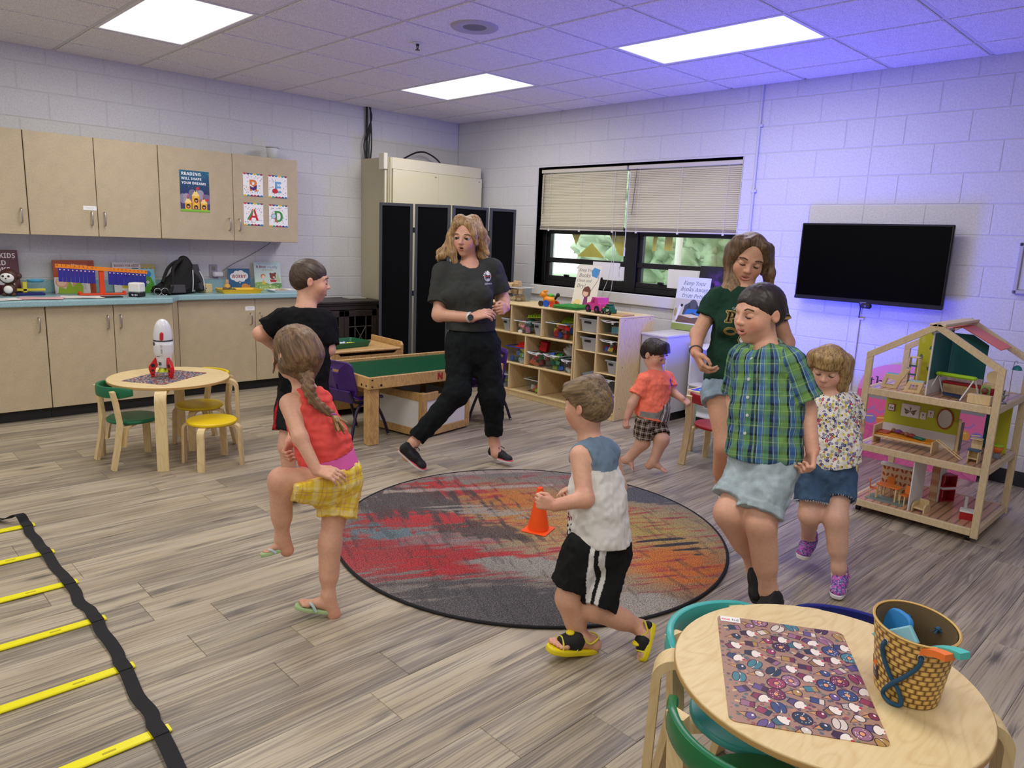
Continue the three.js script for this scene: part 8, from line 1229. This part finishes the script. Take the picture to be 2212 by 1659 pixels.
obj('piping',[t([[0.52,0.08,0.16],[0.5,0.24,0.12],[0.52,0.345,0],[0.5,0.24,-0.12],[0.52,0.08,-0.16]],0.0035),t([[0.79,0.08,0.155],[0.79,0.2,0.1],[0.79,0.265,0],[0.79,0.2,-0.1],[0.79,0.08,-0.155]],0.0035),t([[0.05,0.3,0],[0.12,0.3,0.11],[0.3,0.22,0.15],[0.44,0.32,0.1]],0.0035),t([[0.05,0.3,0],[0.12,0.3,-0.11],[0.3,0.22,-0.15],[0.44,0.32,-0.1]],0.0035)],std('#d9cf3a',0.5),o);const e=w(0.64,0.34,0);obj('badge',mv(new THREE.SphereGeometry(1,18,12),[e.x,e.y,e.z],[0,0,0],[0.016,0.008,0.016]),std('#e3cf12',0.4),o);};
sandal(heelA,toeA,V(0,1,0));sandal(heelB,toeB,upB);
finish(g,J(1290,1172));
}
const DEN=c=>{const b=new THREE.Color(c);return(x,y,z)=>{const s=1+0.12*n3(x*20,y*14,z*20)+ 0.08*n3(x*240,y*120,z*240);return[b.r*s,b.g*s,b.b*s];};};
// --- toddler in coral shirt ---
{
const J=(x,y,d=0)=>V3(at(x,y,4.7+d)),g=person('barefoot toddler in coral T-shirt and brown plaid shorts walking to the right'),F=dir(0.62,0,0.78),SK='#dbab90';
const nk=J(1420,803),SA=J(1392,822,-0.05),SB=J(1440,818,0.05),C=J(1416,830),W=J(1410,875),P=J(1406,908);
const Hd=headPrims(J(1414,765),dir(0.74,-0.3,0.64),dir(0.12,1,0.1),0.197,{neck:nk,kid:1,down:true,nr:0.04,mouth:0.4});
const eA=J(1366,872,-0.06),wA=J(1354,903,-0.06),eB=J(1452,846,0.03),wB=J(1474,862,-0.02),hA=J(1394,916,-0.02),kA=J(1388,956,0),aA=J(1357,992,0.04),hB=J(1416,914,0.02),kB=J(1430,950,-0.04),aB=J(1411,998,-0.02);
const hlA=J(1349,994,0.05),toA=J(1369,1022,0.0),hlB=J(1402,1006,-0.01),toB=J(1444,1022,-0.05),uA=dir(0.7,0.6,0);
obj('body',skinMesh([...torso(F,C,W,P,SA,SB,0.085,0.088,0.09,0.032,0.8),...Hd.L,...chain([SA,eA,wA],[0.034,0.028,0.021],{k:0.02}),...chain([SB,eB,wB],[0.034,0.028,0.021],{k:0.02}),...handPrims(wA,sub(J(1350,925,-0.07),wA),dir(0.6,0,-0.5),0.105,-1,[0.9,1.2,0.8]),...handPrims(wB,sub(J(1488,872,-0.04),wB),dir(0,-0.6,-0.6),0.1,1,[1,1.2,0.9]),...chain([hA,kA,aA],[0.058,0.042,0.029],{k:0.03}),...chain([hB,kB,aB],[0.058,0.042,0.029],{k:0.03}),cap(aA,hlA,0.028,0.026),cap(aB,hlB,0.028,0.026),...footPrims(madd(hlA,uA,0.012),toA,uA),...footPrims(madd(hlB,V(0,1,0),0.004),toB,V(0,1,0))],{cell:0.0038,color:skinCol(SK,[[toA,0.05,1],[toB,0.05,1],[hlB,0.04,0.7],[wA,0.06,0.8],[wB,0.06,0.8],[Hd.q(-0.17,-0.16,0.3),0.035,1],[Hd.q(0,-0.13,0.44),0.015,0.6]])}),skinM,g);
faceParts(g,Hd,{skin:SK,down:true,mouth:0.4,brow:'#4a382c',lip:'#b86a62'});
const ct=print(256,320,(c,w,h)=>{c.fillStyle='#ff8266';c.fillRect(0,0,w,h);poly(c,[[0,250],[w,90],[w,320],[0,320]],'#8d8b84');for(let i=0;i<12;i++)lineP(c,[[10+i*26,316],[60+i*26,200-i*4]],i % 2?'#efece4':'#5a5852',9);poly(c,[[0,290],[40,320],[0,320]],'#ff8266');lineP(c,[[190,20],[200,70]],'#2f2fd0',12);});
obj('shirt',planarUV(skinMesh([...torso(F,C,W,J(1408,902),SA,SB,0.1,0.104,0.11,0.042,0.84),cap(SA,lerp(SA,eA,0.62),0.048,0.052,{cutB:1,k:0.02}),cap(SB,lerp(SB,eB,0.7),0.048,0.052,{cutB:1,k:0.02}),cap(J(1421,785),J(1420,808),0.042,0.045,{sub:1,k:0.01})],{cell:0.004,noise:folds(0.005,1.4,[1,1,1],nk,0.07),clip:[plane(J(1406,901),nrm(dir(-0.15,-1,0)))]}),J(1424,858),nrm(V(0,1,0).cross(F)),V(0,1,0),0.21,0.27,F),cloth('#fff',{map:ct}),g);
const bT=plaidT(128,(u,v)=>{let c=[0.47,0.41,0.36];const s=(x,w)=>Math.abs(((x % 1)+ 1)% 1-0.5)<w;if(s(u*2,0.1))c=mix3(c,[0.13,0.1,0.09],0.75);if(s(v*2,0.1))c=mix3(c,[0.13,0.1,0.09],0.75);if(s(u*2+0.45,0.05))c=mix3(c,[0.85,0.82,0.76],0.75);if(s(v*2+0.45,0.05))c=mix3(c,[0.85,0.82,0.76],0.75);return c;});bT.repeat.set(13,13);
const sA=J(1389,945,0),sB=J(1425,942,-0.03),ub=[cap(J(1408,893),P,0.095,0.1,{n:F,f:0.85,k:0.03}),cap(hA,sA,0.068,0.066,{cutB:1,k:0.02}),cap(hB,sB,0.068,0.066,{cutB:1,k:0.02})];
obj('shorts',boneUV(skinMesh(ub,{cell:0.004,noise:folds(0.005,1.5)}),ub,F),cloth('#fff',{map:bT}),g);
boyHair(g,Hd,'#120c0a','#33241c',{th:0.025,face:[-0.16,0.44,0.34,0.40,0.26],low:-0.24,slope:0.7,amp:0.002,flow:Hd.A[1].clone().negate().addScaledVector(Hd.A[2],0.4),extra:q=>[cap(q(-0.2,0.36,0.2),q(-0.2,0.16,0.37),0.018,0.01,{k:0.03}),cap(q(0,0.4,0.2),q(0.0,0.17,0.41),0.02,0.01,{k:0.03}),cap(q(0.2,0.36,0.2),q(0.2,0.16,0.37),0.018,0.01,{k:0.03})]});
finish(g,P);
}
// --- teenager in green team shirt ---
{
const J=(x,y,d=0)=>V3(at(x,y,3.4+d)),g=person('teenage girl with straight brown hair in dark green shirt and denim shorts, looking down smiling'),F=dir(-0.1,0,1),SK='#cd9b7c';
const nk=J(1607,624),SA=J(1549,645,0),SB=J(1668,650,0.02),C=J(1606,675),W=J(1590,770),P=J(1590,832);
const Hd=headPrims(J(1616,558,-0.02),dir(-0.16,-0.34,0.93),dir(0.14,1,0.35),0.23,{neck:nk,kid:0.3,down:true,nr:0.044,mouth:0.35});
const eA=J(1507,722,0),wA=J(1503,762,-0.1),eB=J(1700,740,0.05),wB=J(1700,800,-0.05),hA=J(1562,845,0),kA=J(1571,962,-0.06),aA=J(1558,1052,0.22),hB=J(1622,845,0.02),kB=J(1600,965,0.05),aB=J(1600,1085,0.12);
obj('body',skinMesh([...torso(F,C,W,P,SA,SB,0.12,0.1,0.125,0.04,0.62),...Hd.L,...chain([SA,eA,wA],[0.04,0.033,0.024],{k:0.02}),...chain([SB,eB,wB],[0.04,0.033,0.024],{k:0.02}),...handPrims(wA,sub(J(1516,790,-0.13),wA),dir(0.9,0.1,0.1),0.16,1,[0.55,0.7,0.5]),...handPrims(wB,sub(J(1690,840,-0.08),wB),dir(-0.9,0,0),0.155,-1,[0.6,0.8,0.5]),...chain([hA,kA,aA],[0.086,0.052,0.033],{k:0.03}),cap(lerp(kA,aA,0.1),lerp(kA,aA,0.6),0.05,0.045,{k:0.03}),...chain([hB,kB,aB],[0.084,0.052,0.033],{k:0.03})],{cell:0.0039,color:skinCol(SK,[[wA,0.09,0.6],[kA,0.05,0.6],[Hd.q(0.17,-0.14,0.32),0.03,1],[Hd.q(-0.17,-0.14,0.32),0.03,1],[Hd.q(0,-0.13,0.45),0.015,0.7]])}),skinM,g);
faceParts(g,Hd,{skin:SK,down:true,smile:1,mouth:0.35,teeth:1,brow:'#5a4430',lip:'#b5625c'});
const rt=nrm(V(0,1,0).cross(F)),tp=print(512,512,(c,w,h)=>{c.fillStyle='#1d3a2c';c.fillRect(0,0,w,h);txt(c,'GO PACK',190,80,34,'#b9c4ba','normal','center','sans-serif');const sc=(o,col,lw)=>{c.save();c.font='italic bold 128px serif';c.textAlign='left';c.lineWidth=lw;c.strokeStyle=col;c.lineJoin='round';c.strokeText('Packers',50,200);if(o){c.fillStyle=o;c.fillText('Packers',50,200);}c.restore();};sc(null,'#caa85a',22);sc(null,'#16120c',13);sc('#16120c','#e6cf90',3);for(const[lw,cl]of[[20,'#caa85a'],[12,'#16120c'],[3,'#d8bd74']]){c.lineWidth=lw;c.strokeStyle=cl;c.beginPath();c.ellipse(105,290,52,30,0.1,0.4,6.6);c.bezierCurveTo(200,250,320,262,450,240);c.stroke();}disc(c,300,366,112,'#caa85a',76);disc(c,300,366,105,'#173526',70);disc(c,300,366,96,'#f0efe8',61);disc(c,304,366,62,'#173526',38);c.fillStyle='#f0efe8';c.fillRect(306,358,92,26);c.fillStyle='#173526';c.fillRect(330,330,70,26);});
obj('shirt',planarUV(skinMesh([...torso(F,C,W,J(1588,815),SA,SB,0.135,0.118,0.14,0.05,0.68),cap(SA,lerp(SA,eA,0.52),0.055,0.057,{cutB:1,k:0.02}),cap(SB,lerp(SB,eB,0.5),0.055,0.057,{cutB:1,k:0.02}),ell(J(1577,700,-0.09),axes(F,V(0,1,0)),[0.06,0.06,0.045],{k:0.05}),ell(J(1634,702,-0.09),axes(F,V(0,1,0)),[0.06,0.06,0.045],{k:0.05}),cap(J(1608,598),J(1606,634),0.056,0.06,{sub:1,k:0.01})],{cell:0.004,noise:folds(0.005,1.2,[1,1,1],nk,0.09),clip:[plane(J(1588,818),nrm(dir(0.12,-1,0)))]}),J(1610,708,-0.1),rt,V(0,1,0),0.24,0.24,F),cloth('#fff',{map:tp}),g);
const sA=J(1563,868,-0.02),sB=J(1618,868,0.03);
obj('denim_shorts',skinMesh([cap(J(1588,800),P,0.125,0.136,{n:F,f:0.74,k:0.04}),cap(hA,sA,0.1,0.096,{cutB:1,k:0.02}),cap(hB,sB,0.098,0.096,{cutB:1,k:0.02}),cap(lerp(hA,sA,0.55),sA,0.102,0.1,{cutB:1,cutA:1,k:0.004})],{cell:0.004,noise:folds(0.004,1.4),color:DEN('#8fa3b2')}),cloth('#fff',{vertexColors:true}),g);
const q=Hd.q,hp=hairShell(Hd,{th:0.014,face:[-0.02,0.43,0.3,0.43,0.29]}),lk=(p,r0,r1)=>hp.push(...chain(p,p.map((_,i)=>mix(r0,r1,i/(p.length-1))),{k:0.02}));
lk([q(-0.28,0.3,0.1),J(1580,560,-0.02),J(1577,600,-0.01),J(1566,625,-0.02),J(1560,634,-0.03)],0.04,0.01);lk([q(-0.3,0.1,-0.05),J(1583,590,0.02),J(1585,615,-0.02),J(1578,636,-0.05)],0.045,0.014);lk([q(-0.25,0,-0.1),J(1592,610,0),J(1590,640,-0.06)],0.04,0.012);lk([q(0.28,0.3,0.1),J(1659,545,0),J(1664,590,0),J(1664,620,0.02)],0.03,0.016);lk([q(0.28,0.1,0),J(1655,570,0.04),J(1660,610,0.05)],0.038,0.022);for(const s of[-1,1])lk([q(0.02,0.48,0.12),q(s*0.19,0.38,0.25),q(s*0.32,0.1,0.2),q(s*0.345,-0.2,0.1)],0.014,0.013);
obj('hair',skinMesh(hp,{cell:0.0039,noise:strand(dir(0,-1,0),q(0,0,0),0.0012,1.3),color:(()=>{const a=hairCol('#3a2a1c','#7a5e42',dir(0,-1,0),q(0,0,0)),b=hairCol('#6a4e34','#a88860',dir(0,-1,0),q(0,0,0)),y0=q(0,-0.4,0).y;return(x,y,z)=>mix3(a(x,y,z),b(x,y,z),sm(0.1,-0.08,y-y0));})()}),hairM,g);
{const d=nrm(sub(wA,eA)),c=lerp(wA,eA,0.12),t=new THREE.TorusGeometry(0.0285,0.003,8,30).applyQuaternion(new THREE.Quaternion().setFromUnitVectors(V(0,0,1),d));t.translate(c.x,c.y,c.z);obj('bracelet',t,std('#5a5f66',0.5),g);}
shoe(g,'sneaker',J(1556,1062,0.25),J(1570,1148,0.16),dir(0.75,0.1,-0.6),{upper:'#131315',sole:'#e8e4de'});shoe(g,'sneaker',J(1603,1112,0.2),J(1612,1186,0.1),dir(0.7,0.2,-0.5),{upper:'#131315',sole:'#e8e4de'});
finish(g,P);
}
// --- boy in plaid shirt ---
{
const J=(x,y,d=0)=>V3(at(x,y,2.75+d)),g=person('dark-haired boy in green and blue plaid shirt and pale denim shorts, running'),F=dir(-0.62,0,0.78),SK='#dba88c';
const nk=J(1656,752,0.02),SA=J(1708,785,-0.07),SB=J(1606,772,0.07),C=J(1656,810),W=J(1654,895),P=J(1650,985);
const Hd=headPrims(J(1639,676),dir(-0.9,-0.1,0.42),dir(0.0,1,0),0.222,{neck:nk,kid:0.6,down:true,mouth:0.5,nr:0.046});
const eA=J(1742,885,-0.04),wA=J(1755,975,-0.1),eB=J(1590,865,0.12),wB=J(1586,915,0.05),hA=J(1672,1000,-0.03),kA=J(1643,1128,-0.08),aA=J(1660,1276,0.02),hB=J(1632,1000,0.04),kB=J(1574,1108,-0.02),aB=J(1628,1212,0.16);
obj('body',skinMesh([...torso(F,C,W,P,SA,SB,0.11,0.105,0.115,0.038,0.66),...Hd.L,...chain([SA,eA,wA],[0.042,0.034,0.024],{k:0.02}),...chain([SB,eB,wB],[0.042,0.034,0.024],{k:0.02}),...handPrims(wA,sub(J(1748,1030,-0.13),wA),dir(-0.9,0,0.1),0.135,1,[1.0,1.3,0.9]),...handPrims(wB,sub(J(1585,940,0.02),wB),dir(0.8,0,0),0.13,-1,[0.9,1.2,0.9]),...chain([hA,kA,aA],[0.07,0.05,0.032],{k:0.03}),cap(lerp(kA,aA,0.1),lerp(kA,aA,0.6),0.045,0.04,{k:0.03}),...chain([hB,kB,aB],[0.07,0.05,0.032],{k:0.03}),cap(lerp(kB,aB,0.1),lerp(kB,aB,0.6),0.045,0.04,{k:0.03}),cap(aA,J(1668,1300,0.02),0.032,0.034),cap(aB,J(1630,1235,0.17),0.032,0.032)],{cell:0.0037,color:skinCol(SK,[[kA,0.05,0.8],[kB,0.05,0.8],[wA,0.08,0.7],[Hd.q(0.2,-0.16,0.3),0.04,1.2],[Hd.q(0.37,-0.02,-0.03),0.02,1],[Hd.q(0,-0.13,0.45),0.016,0.8]])}),skinM,g);
faceParts(g,Hd,{skin:SK,down:true,smile:1,mouth:0.5,teeth:1,brow:'#5f4632',hide:-1,lip:'#bd6a62'});
const pT=plaidT(512,(u,v)=>{const band=(x,s)=>{x=((x % 1)+ 1)% 1;const G=[0.27,0.50,0.14],B=[0.10,0.25,0.52],N=[0.02,0.03,0.07],D=[0.17,0.40,0.22];return x<0.2?B:x<0.28?N:x<0.5?G:x<0.58?D:x<0.72?[0.08,0.16,0.36]:x<0.82?N:x<0.95?D:G;};let c=mix3(band(u*2),band(v*2+0.3),0.3);const ln=(x,w)=>Math.abs(((x % 1)+ 1)% 1-0.5)<w;const wv=(Math.floor(u*256)+ Math.floor(v*256))% 2?1.05:0.95;if(ln(u*4+0.12,0.014)||ln(u*4+0.42,0.01))c=mix3(c,[0.72,0.84,0.62],0.8);if(ln(v*4+0.2,0.014))c=mix3(c,[0.66,0.80,0.55],0.65);if(ln(u*2+0.3,0.012))c=mix3(c,[0.45,0.65,0.8],0.7);return c.map(q=>Math.sqrt(q*0.72)*wv);});pT.repeat.set(4.4,4.4);
const sA=J(1737,862,-0.06),sB=J(1592,850,0.12),ub=[cap(C,W,0.126,0.124,{n:F,f:0.78,k:0.05,uR:0.12}),cap(W,J(1650,980),0.124,0.145,{n:F,f:0.82,k:0.05,uR:0.12,vo:C.distanceTo(W)}),cap(SA,sA,0.054,0.066,{cutB:1,k:0.025}),cap(SB,sB,0.054,0.06,{cutB:1,k:0.025}),cap(lerp(SA,SB,0.12),lerp(SA,SB,0.88),0.047,0.047,{k:0.05})];
const shirt=obj('shirt',boneUV(skinMesh([...ub,cap(J(1652,715,0.0),J(1652,762,-0.0),0.05,0.052,{sub:1,k:0.015})],{cell:0.0038,noise:folds(0.005,1.2),clip:[plane(J(1650,984),nrm(dir(0.06,-1,0)))]}),ub.slice(0,4),F.clone().negate()),cloth('#fff',{map:pT}),g);
const fr=(x,y,o=0)=>{const p=J(x,y,-0.16);return p;},ax0=nrm(V(0,1,0).cross(F));
const surf=(x,y)=>{let d=-0.3;for(let i=0;i<60;i++,d +=0.006){const p=J(x,y,d);if(field(ub,p.x,p.y,p.z)<0.009)return p;}return J(x,y,0);};
for(const[x,y]of[[1624,775],[1617,819],[1615,858],[1614,897],[1609,936]]){const p=surf(x,y);obj('button',mv(new THREE.CylinderGeometry(0.0055,0.0055,0.003,14),[p.x,p.y,p.z],[HP,Math.atan2(F.x,F.z),0].map((a,i)=>i===0?HP:i===2?-Math.atan2(F.x,F.z):0)),std('#d9dcd4',0.35),shirt);}
{const cg=new THREE.LatheGeometry([[0.05,0.024],[0.058,0.026],[0.064,0.014],[0.078,-0.022],[0.074,-0.024],[0.058,0.01]].map(v=>new THREE.Vector2(...v)),40,0.42,Math.PI*2-0.84),cu=cg.attributes.uv,c0=J(1653,752,-0.005);for(let i=0;i<cu.count;i++)cu.setXY(i,cu.getX(i)*0.4,cu.getY(i)*0.07);cg.rotateX(0.28);cg.rotateY(Math.atan2(F.x,F.z));cg.translate(c0.x,c0.y,c0.z);obj('collar',cg,cloth('#fff',{map:pT,side:THREE.DoubleSide}),shirt);}
const tA=J(1640,1108,-0.075),tB=J(1584,1082,0);
obj('denim_shorts',skinMesh([cap(J(1650,965),P,0.122,0.13,{n:F,f:0.8,k:0.04}),cap(hA,tA,0.094,0.082,{cutB:1,k:0.02}),cap(hB,tB,0.09,0.08,{cutB:1,k:0.02}),cap(lerp(hA,tA,0.84),tA,0.087,0.085,{cutB:1,cutA:1,k:0.003}),cap(lerp(hB,tB,0.84),tB,0.084,0.083,{cutB:1,cutA:1,k:0.003})],{cell:0.0039,noise:folds(0.005,1.3),color:DEN('#a3b3b8')}),cloth('#fff',{vertexColors:true}),g);
boyHair(g,Hd,'#130e0c','#352820',{th:0.018,face:[-0.09,0.50,0.34,0.385,0.22],low:-0.2,slope:0.72,amp:0.0013,back:-0.02,flow:Hd.A[1].clone().addScaledVector(Hd.A[2],0.6),});
shoe(g,'sock_shoe',J(1690,1296,0.04),J(1628,1390,-0.06),dir(-0.75,0.6,0.3),{upper:'#111113',sole:'#161618'});shoe(g,'sock_shoe',J(1632,1222,0.2),J(1634,1306,0.08),dir(-0.3,0.3,0.85),{upper:'#0d0d0f',sole:'#131315'});
finish(g,P);
}
// --- small girl in flowered top ---
{
const J=(x,y,d=0)=>V3(at(x,y,3.2+d)),g=person('small girl with blonde fringe in flowered top, denim shorts and purple sneakers'),F=dir(-0.2,0,1),SK='#deb096';
const nk=J(1792,852),SA=J(1765,872,0),SB=J(1838,868,0.03),C=J(1800,890),W=J(1798,965),P=J(1786,1020);
const Hd=headPrims(J(1788,795,-0.02),dir(-0.5,-0.28,0.84),dir(-0.04,1,0.2),0.197,{neck:nk,kid:1,down:true,nr:0.04});
const eA=J(1745,930,0.02),wA=J(1732,985,-0.06),eB=J(1851,930,0.08),wB=J(1832,965,0.18),hA=J(1758,1030,0.02),kA=J(1750,1112,0),aA=J(1746,1155,0.22),hB=J(1812,1030,0.02),kB=J(1806,1118,-0.05),aB=J(1812,1226,-0.02);
obj('body',skinMesh([...torso(F,C,W,P,SA,SB,0.085,0.085,0.095,0.03,0.72),...Hd.L,...chain([SA,eA,wA],[0.033,0.027,0.02],{k:0.02}),...chain([SB,eB,wB],[0.033,0.027,0.02],{k:0.02}),...handPrims(wA,sub(J(1722,1010,-0.08),wA),dir(0.4,-0.2,-0.6),0.105,1,[0.9,1.2,0.8]),...handPrims(wB,sub(J(1820,975,0.24),wB),dir(0,0,-1),0.105,-1,[0.5,0.6,0.4]),...chain([hA,kA,aA],[0.064,0.044,0.029],{k:0.03}),...chain([hB,kB,aB],[0.064,0.043,0.029],{k:0.03}),cap(lerp(kB,aB,0.1),lerp(kB,aB,0.6),0.039,0.036,{k:0.03}),cap(aA,J(1744,1175,0.22),0.028,0.03),cap(aB,J(1812,1245,-0.0),0.028,0.03)],{cell:0.0037,color:skinCol(SK,[[kA,0.04,0.8],[kB,0.04,0.9],[wA,0.06,0.9],[Hd.q(0.17,-0.15,0.3),0.035,1.1],[Hd.q(-0.17,-0.15,0.3),0.035,1.1],[Hd.q(0,-0.13,0.44),0.015,0.8]])}),skinM,g);
faceParts(g,Hd,{skin:SK,down:true,brow:'#a3845c',lip:'#c46f66',lash:'#5a4232'});
const fT=print(512,512,(c,w,h)=>{c.fillStyle='#efece0';c.fillRect(0,0,w,h);const cs=['#2a2f6e','#8f86b8','#d9c53a','#b5365a','#9aa58a','#39407f','#e3d27a','#6f78a8'];for(let i=0;i<330;i++){const x=rr(0,w),y=rr(0,h),r=rr(7,13),k=cs[Math.floor(rng()*8)];for(let j=0;j<5;j++){const a=j*1.257+i;disc(c,x+r*0.75*Math.cos(a),y+r*0.75*Math.sin(a),r*0.55,k);}disc(c,x,y,r*0.34,'#efe6b0');}});fT.wrapS=fT.wrapT=THREE.RepeatWrapping;fT.repeat.set(4.6,4.6);
const ub=[cap(C,W,0.102,0.108,{n:F,f:0.78,k:0.04,uR:0.1}),cap(W,J(1794,1005),0.108,0.122,{n:F,f:0.82,k:0.04,uR:0.1,vo:C.distanceTo(W)}),cap(SA,lerp(SA,eA,0.42),0.044,0.052,{cutB:1,k:0.02}),cap(SB,lerp(SB,eB,0.55),0.044,0.052,{cutB:1,k:0.02})];
obj('flowered_top',boneUV(skinMesh([...ub,cap(lerp(SA,SB,0.1),lerp(SA,SB,0.9),0.036,0.036,{k:0.04}),cap(J(1792,820),J(1792,862),0.048,0.05,{sub:1,k:0.012})],{cell:0.0038,noise:folds(0.005,1.4,[1,1,1],nk,0.08),clip:[plane(J(1794,1000),nrm(dir(0.18,-1,0)))]}),ub,F.clone().negate()),cloth('#fff',{map:fT}),g);
const sA=J(1754,1084,0),sB=J(1810,1078,-0.02);const dj=[cap(J(1790,995),P,0.102,0.112,{n:F,f:0.8,k:0.03}),cap(hA,sA,0.076,0.074,{cutB:1,k:0.02}),cap(hB,sB,0.076,0.074,{cutB:1,k:0.02})],ds=obj('denim_shorts',skinMesh(dj,{cell:0.0038,noise:folds(0.004,1.5),color:DEN('#47607c')}),cloth('#fff',{vertexColors:true}),g);
for(const[a,b]of[[hA,sA],[hB,sB]]){const d=nrm(sub(b,a)),e=[];for(let i=0;i<44;i++){const t=i/44*Math.PI*2,u=nrm(V(1,0,0).addScaledVector(d,-d.x)),w=d.clone().cross(u),p=b.clone().addScaledVector(u,0.073*Math.cos(t)).addScaledVector(w,0.073*Math.sin(t));e.push(rod([p.x,p.y,p.z],[p.x+rr(-0.003,0.003),p.y-rr(0.004,0.011),p.z+rr(-0.003,0.003)],0.003,0.001,5));}const f=obj('frayed_hem',e,std('#b9c6d0',0.9),ds);f.userData.kind='stuff';}
const q=Hd.q,hp=hairShell(Hd,{th:0.025,face:[-0.2,0.42,0.27,0.40,0.28]}),lk=(p,r0,r1)=>hp.push(...chain(p,p.map((_,i)=>mix(r0,r1,i/(p.length-1))),{k:0.015}));
for(let i=-3;i<=3;i++)lk([q(i*0.05,0.46,0.16),q(i*0.075,0.36,0.36-0.012*i*i),q(i*0.08,0.17,0.40-0.014*i*i)],0.018,0.011);for(const s of[-1,1]){lk([q(s*0.22,0.36,0.2),q(s*0.35,0.05,0.14),q(s*0.33,-0.34,0.12),q(s*0.30,-0.66,0.12)],0.025,0.01);lk([q(s*0.3,0.2,0),q(s*0.38,-0.1,0),q(s*0.38,-0.42,0.02),q(s*0.38,-0.74,0.02)],0.032,0.012);lk([q(s*0.28,0.1,-0.2),q(s*0.34,-0.25,-0.15),q(s*0.32,-0.6,-0.1)],0.045,0.016);}lk([q(0,0,-0.35),q(0,-0.3,-0.32),q(0.05,-0.58,-0.25)],0.05,0.03);
obj('hair',skinMesh(hp,{cell:0.0037,noise:strand(dir(0,-1,0),q(0,0,0),0.0012,1.3),color:hairCol('#6e5230','#c9a86e',dir(0,-1,0),q(0,0,0))}),hairM,g);
const pc=(x,y,z)=>{const t=n3(x*60,y*60,z*60),s=n3(x*150,y*90,z*150);return t>0.25?[0.55,0.10,0.45]:s>0.35?[0.45,0.42,0.6]:t<-0.35?[0.05,0.04,0.2]:[0.16,0.07,0.36];};
for(const[h,t,u]of[[J(1750,1178,0.3),J(1730,1210,0.14),dir(-0.1,0.9,0.3)],[J(1816,1250,0.06),J(1806,1296,-0.1),V(0,1,0)]])shoe(g,'sneaker',h,t,u,{colr:pc,sole:'#e6e2e0',laces:'#b03f9a',hgt:0.38});
const sock=(a,b)=>obj('sock',skinMesh([cap(a,b,0.032,0.034,{cutA:1})],{cell:0.0035}),cloth('#efefec'),g);sock(J(1745,1160,0.22),J(1745,1178,0.24));sock(J(1812,1226,-0.015),J(1813,1250,0.01));
finish(g,P);
}
renderer.render(scene,camera);
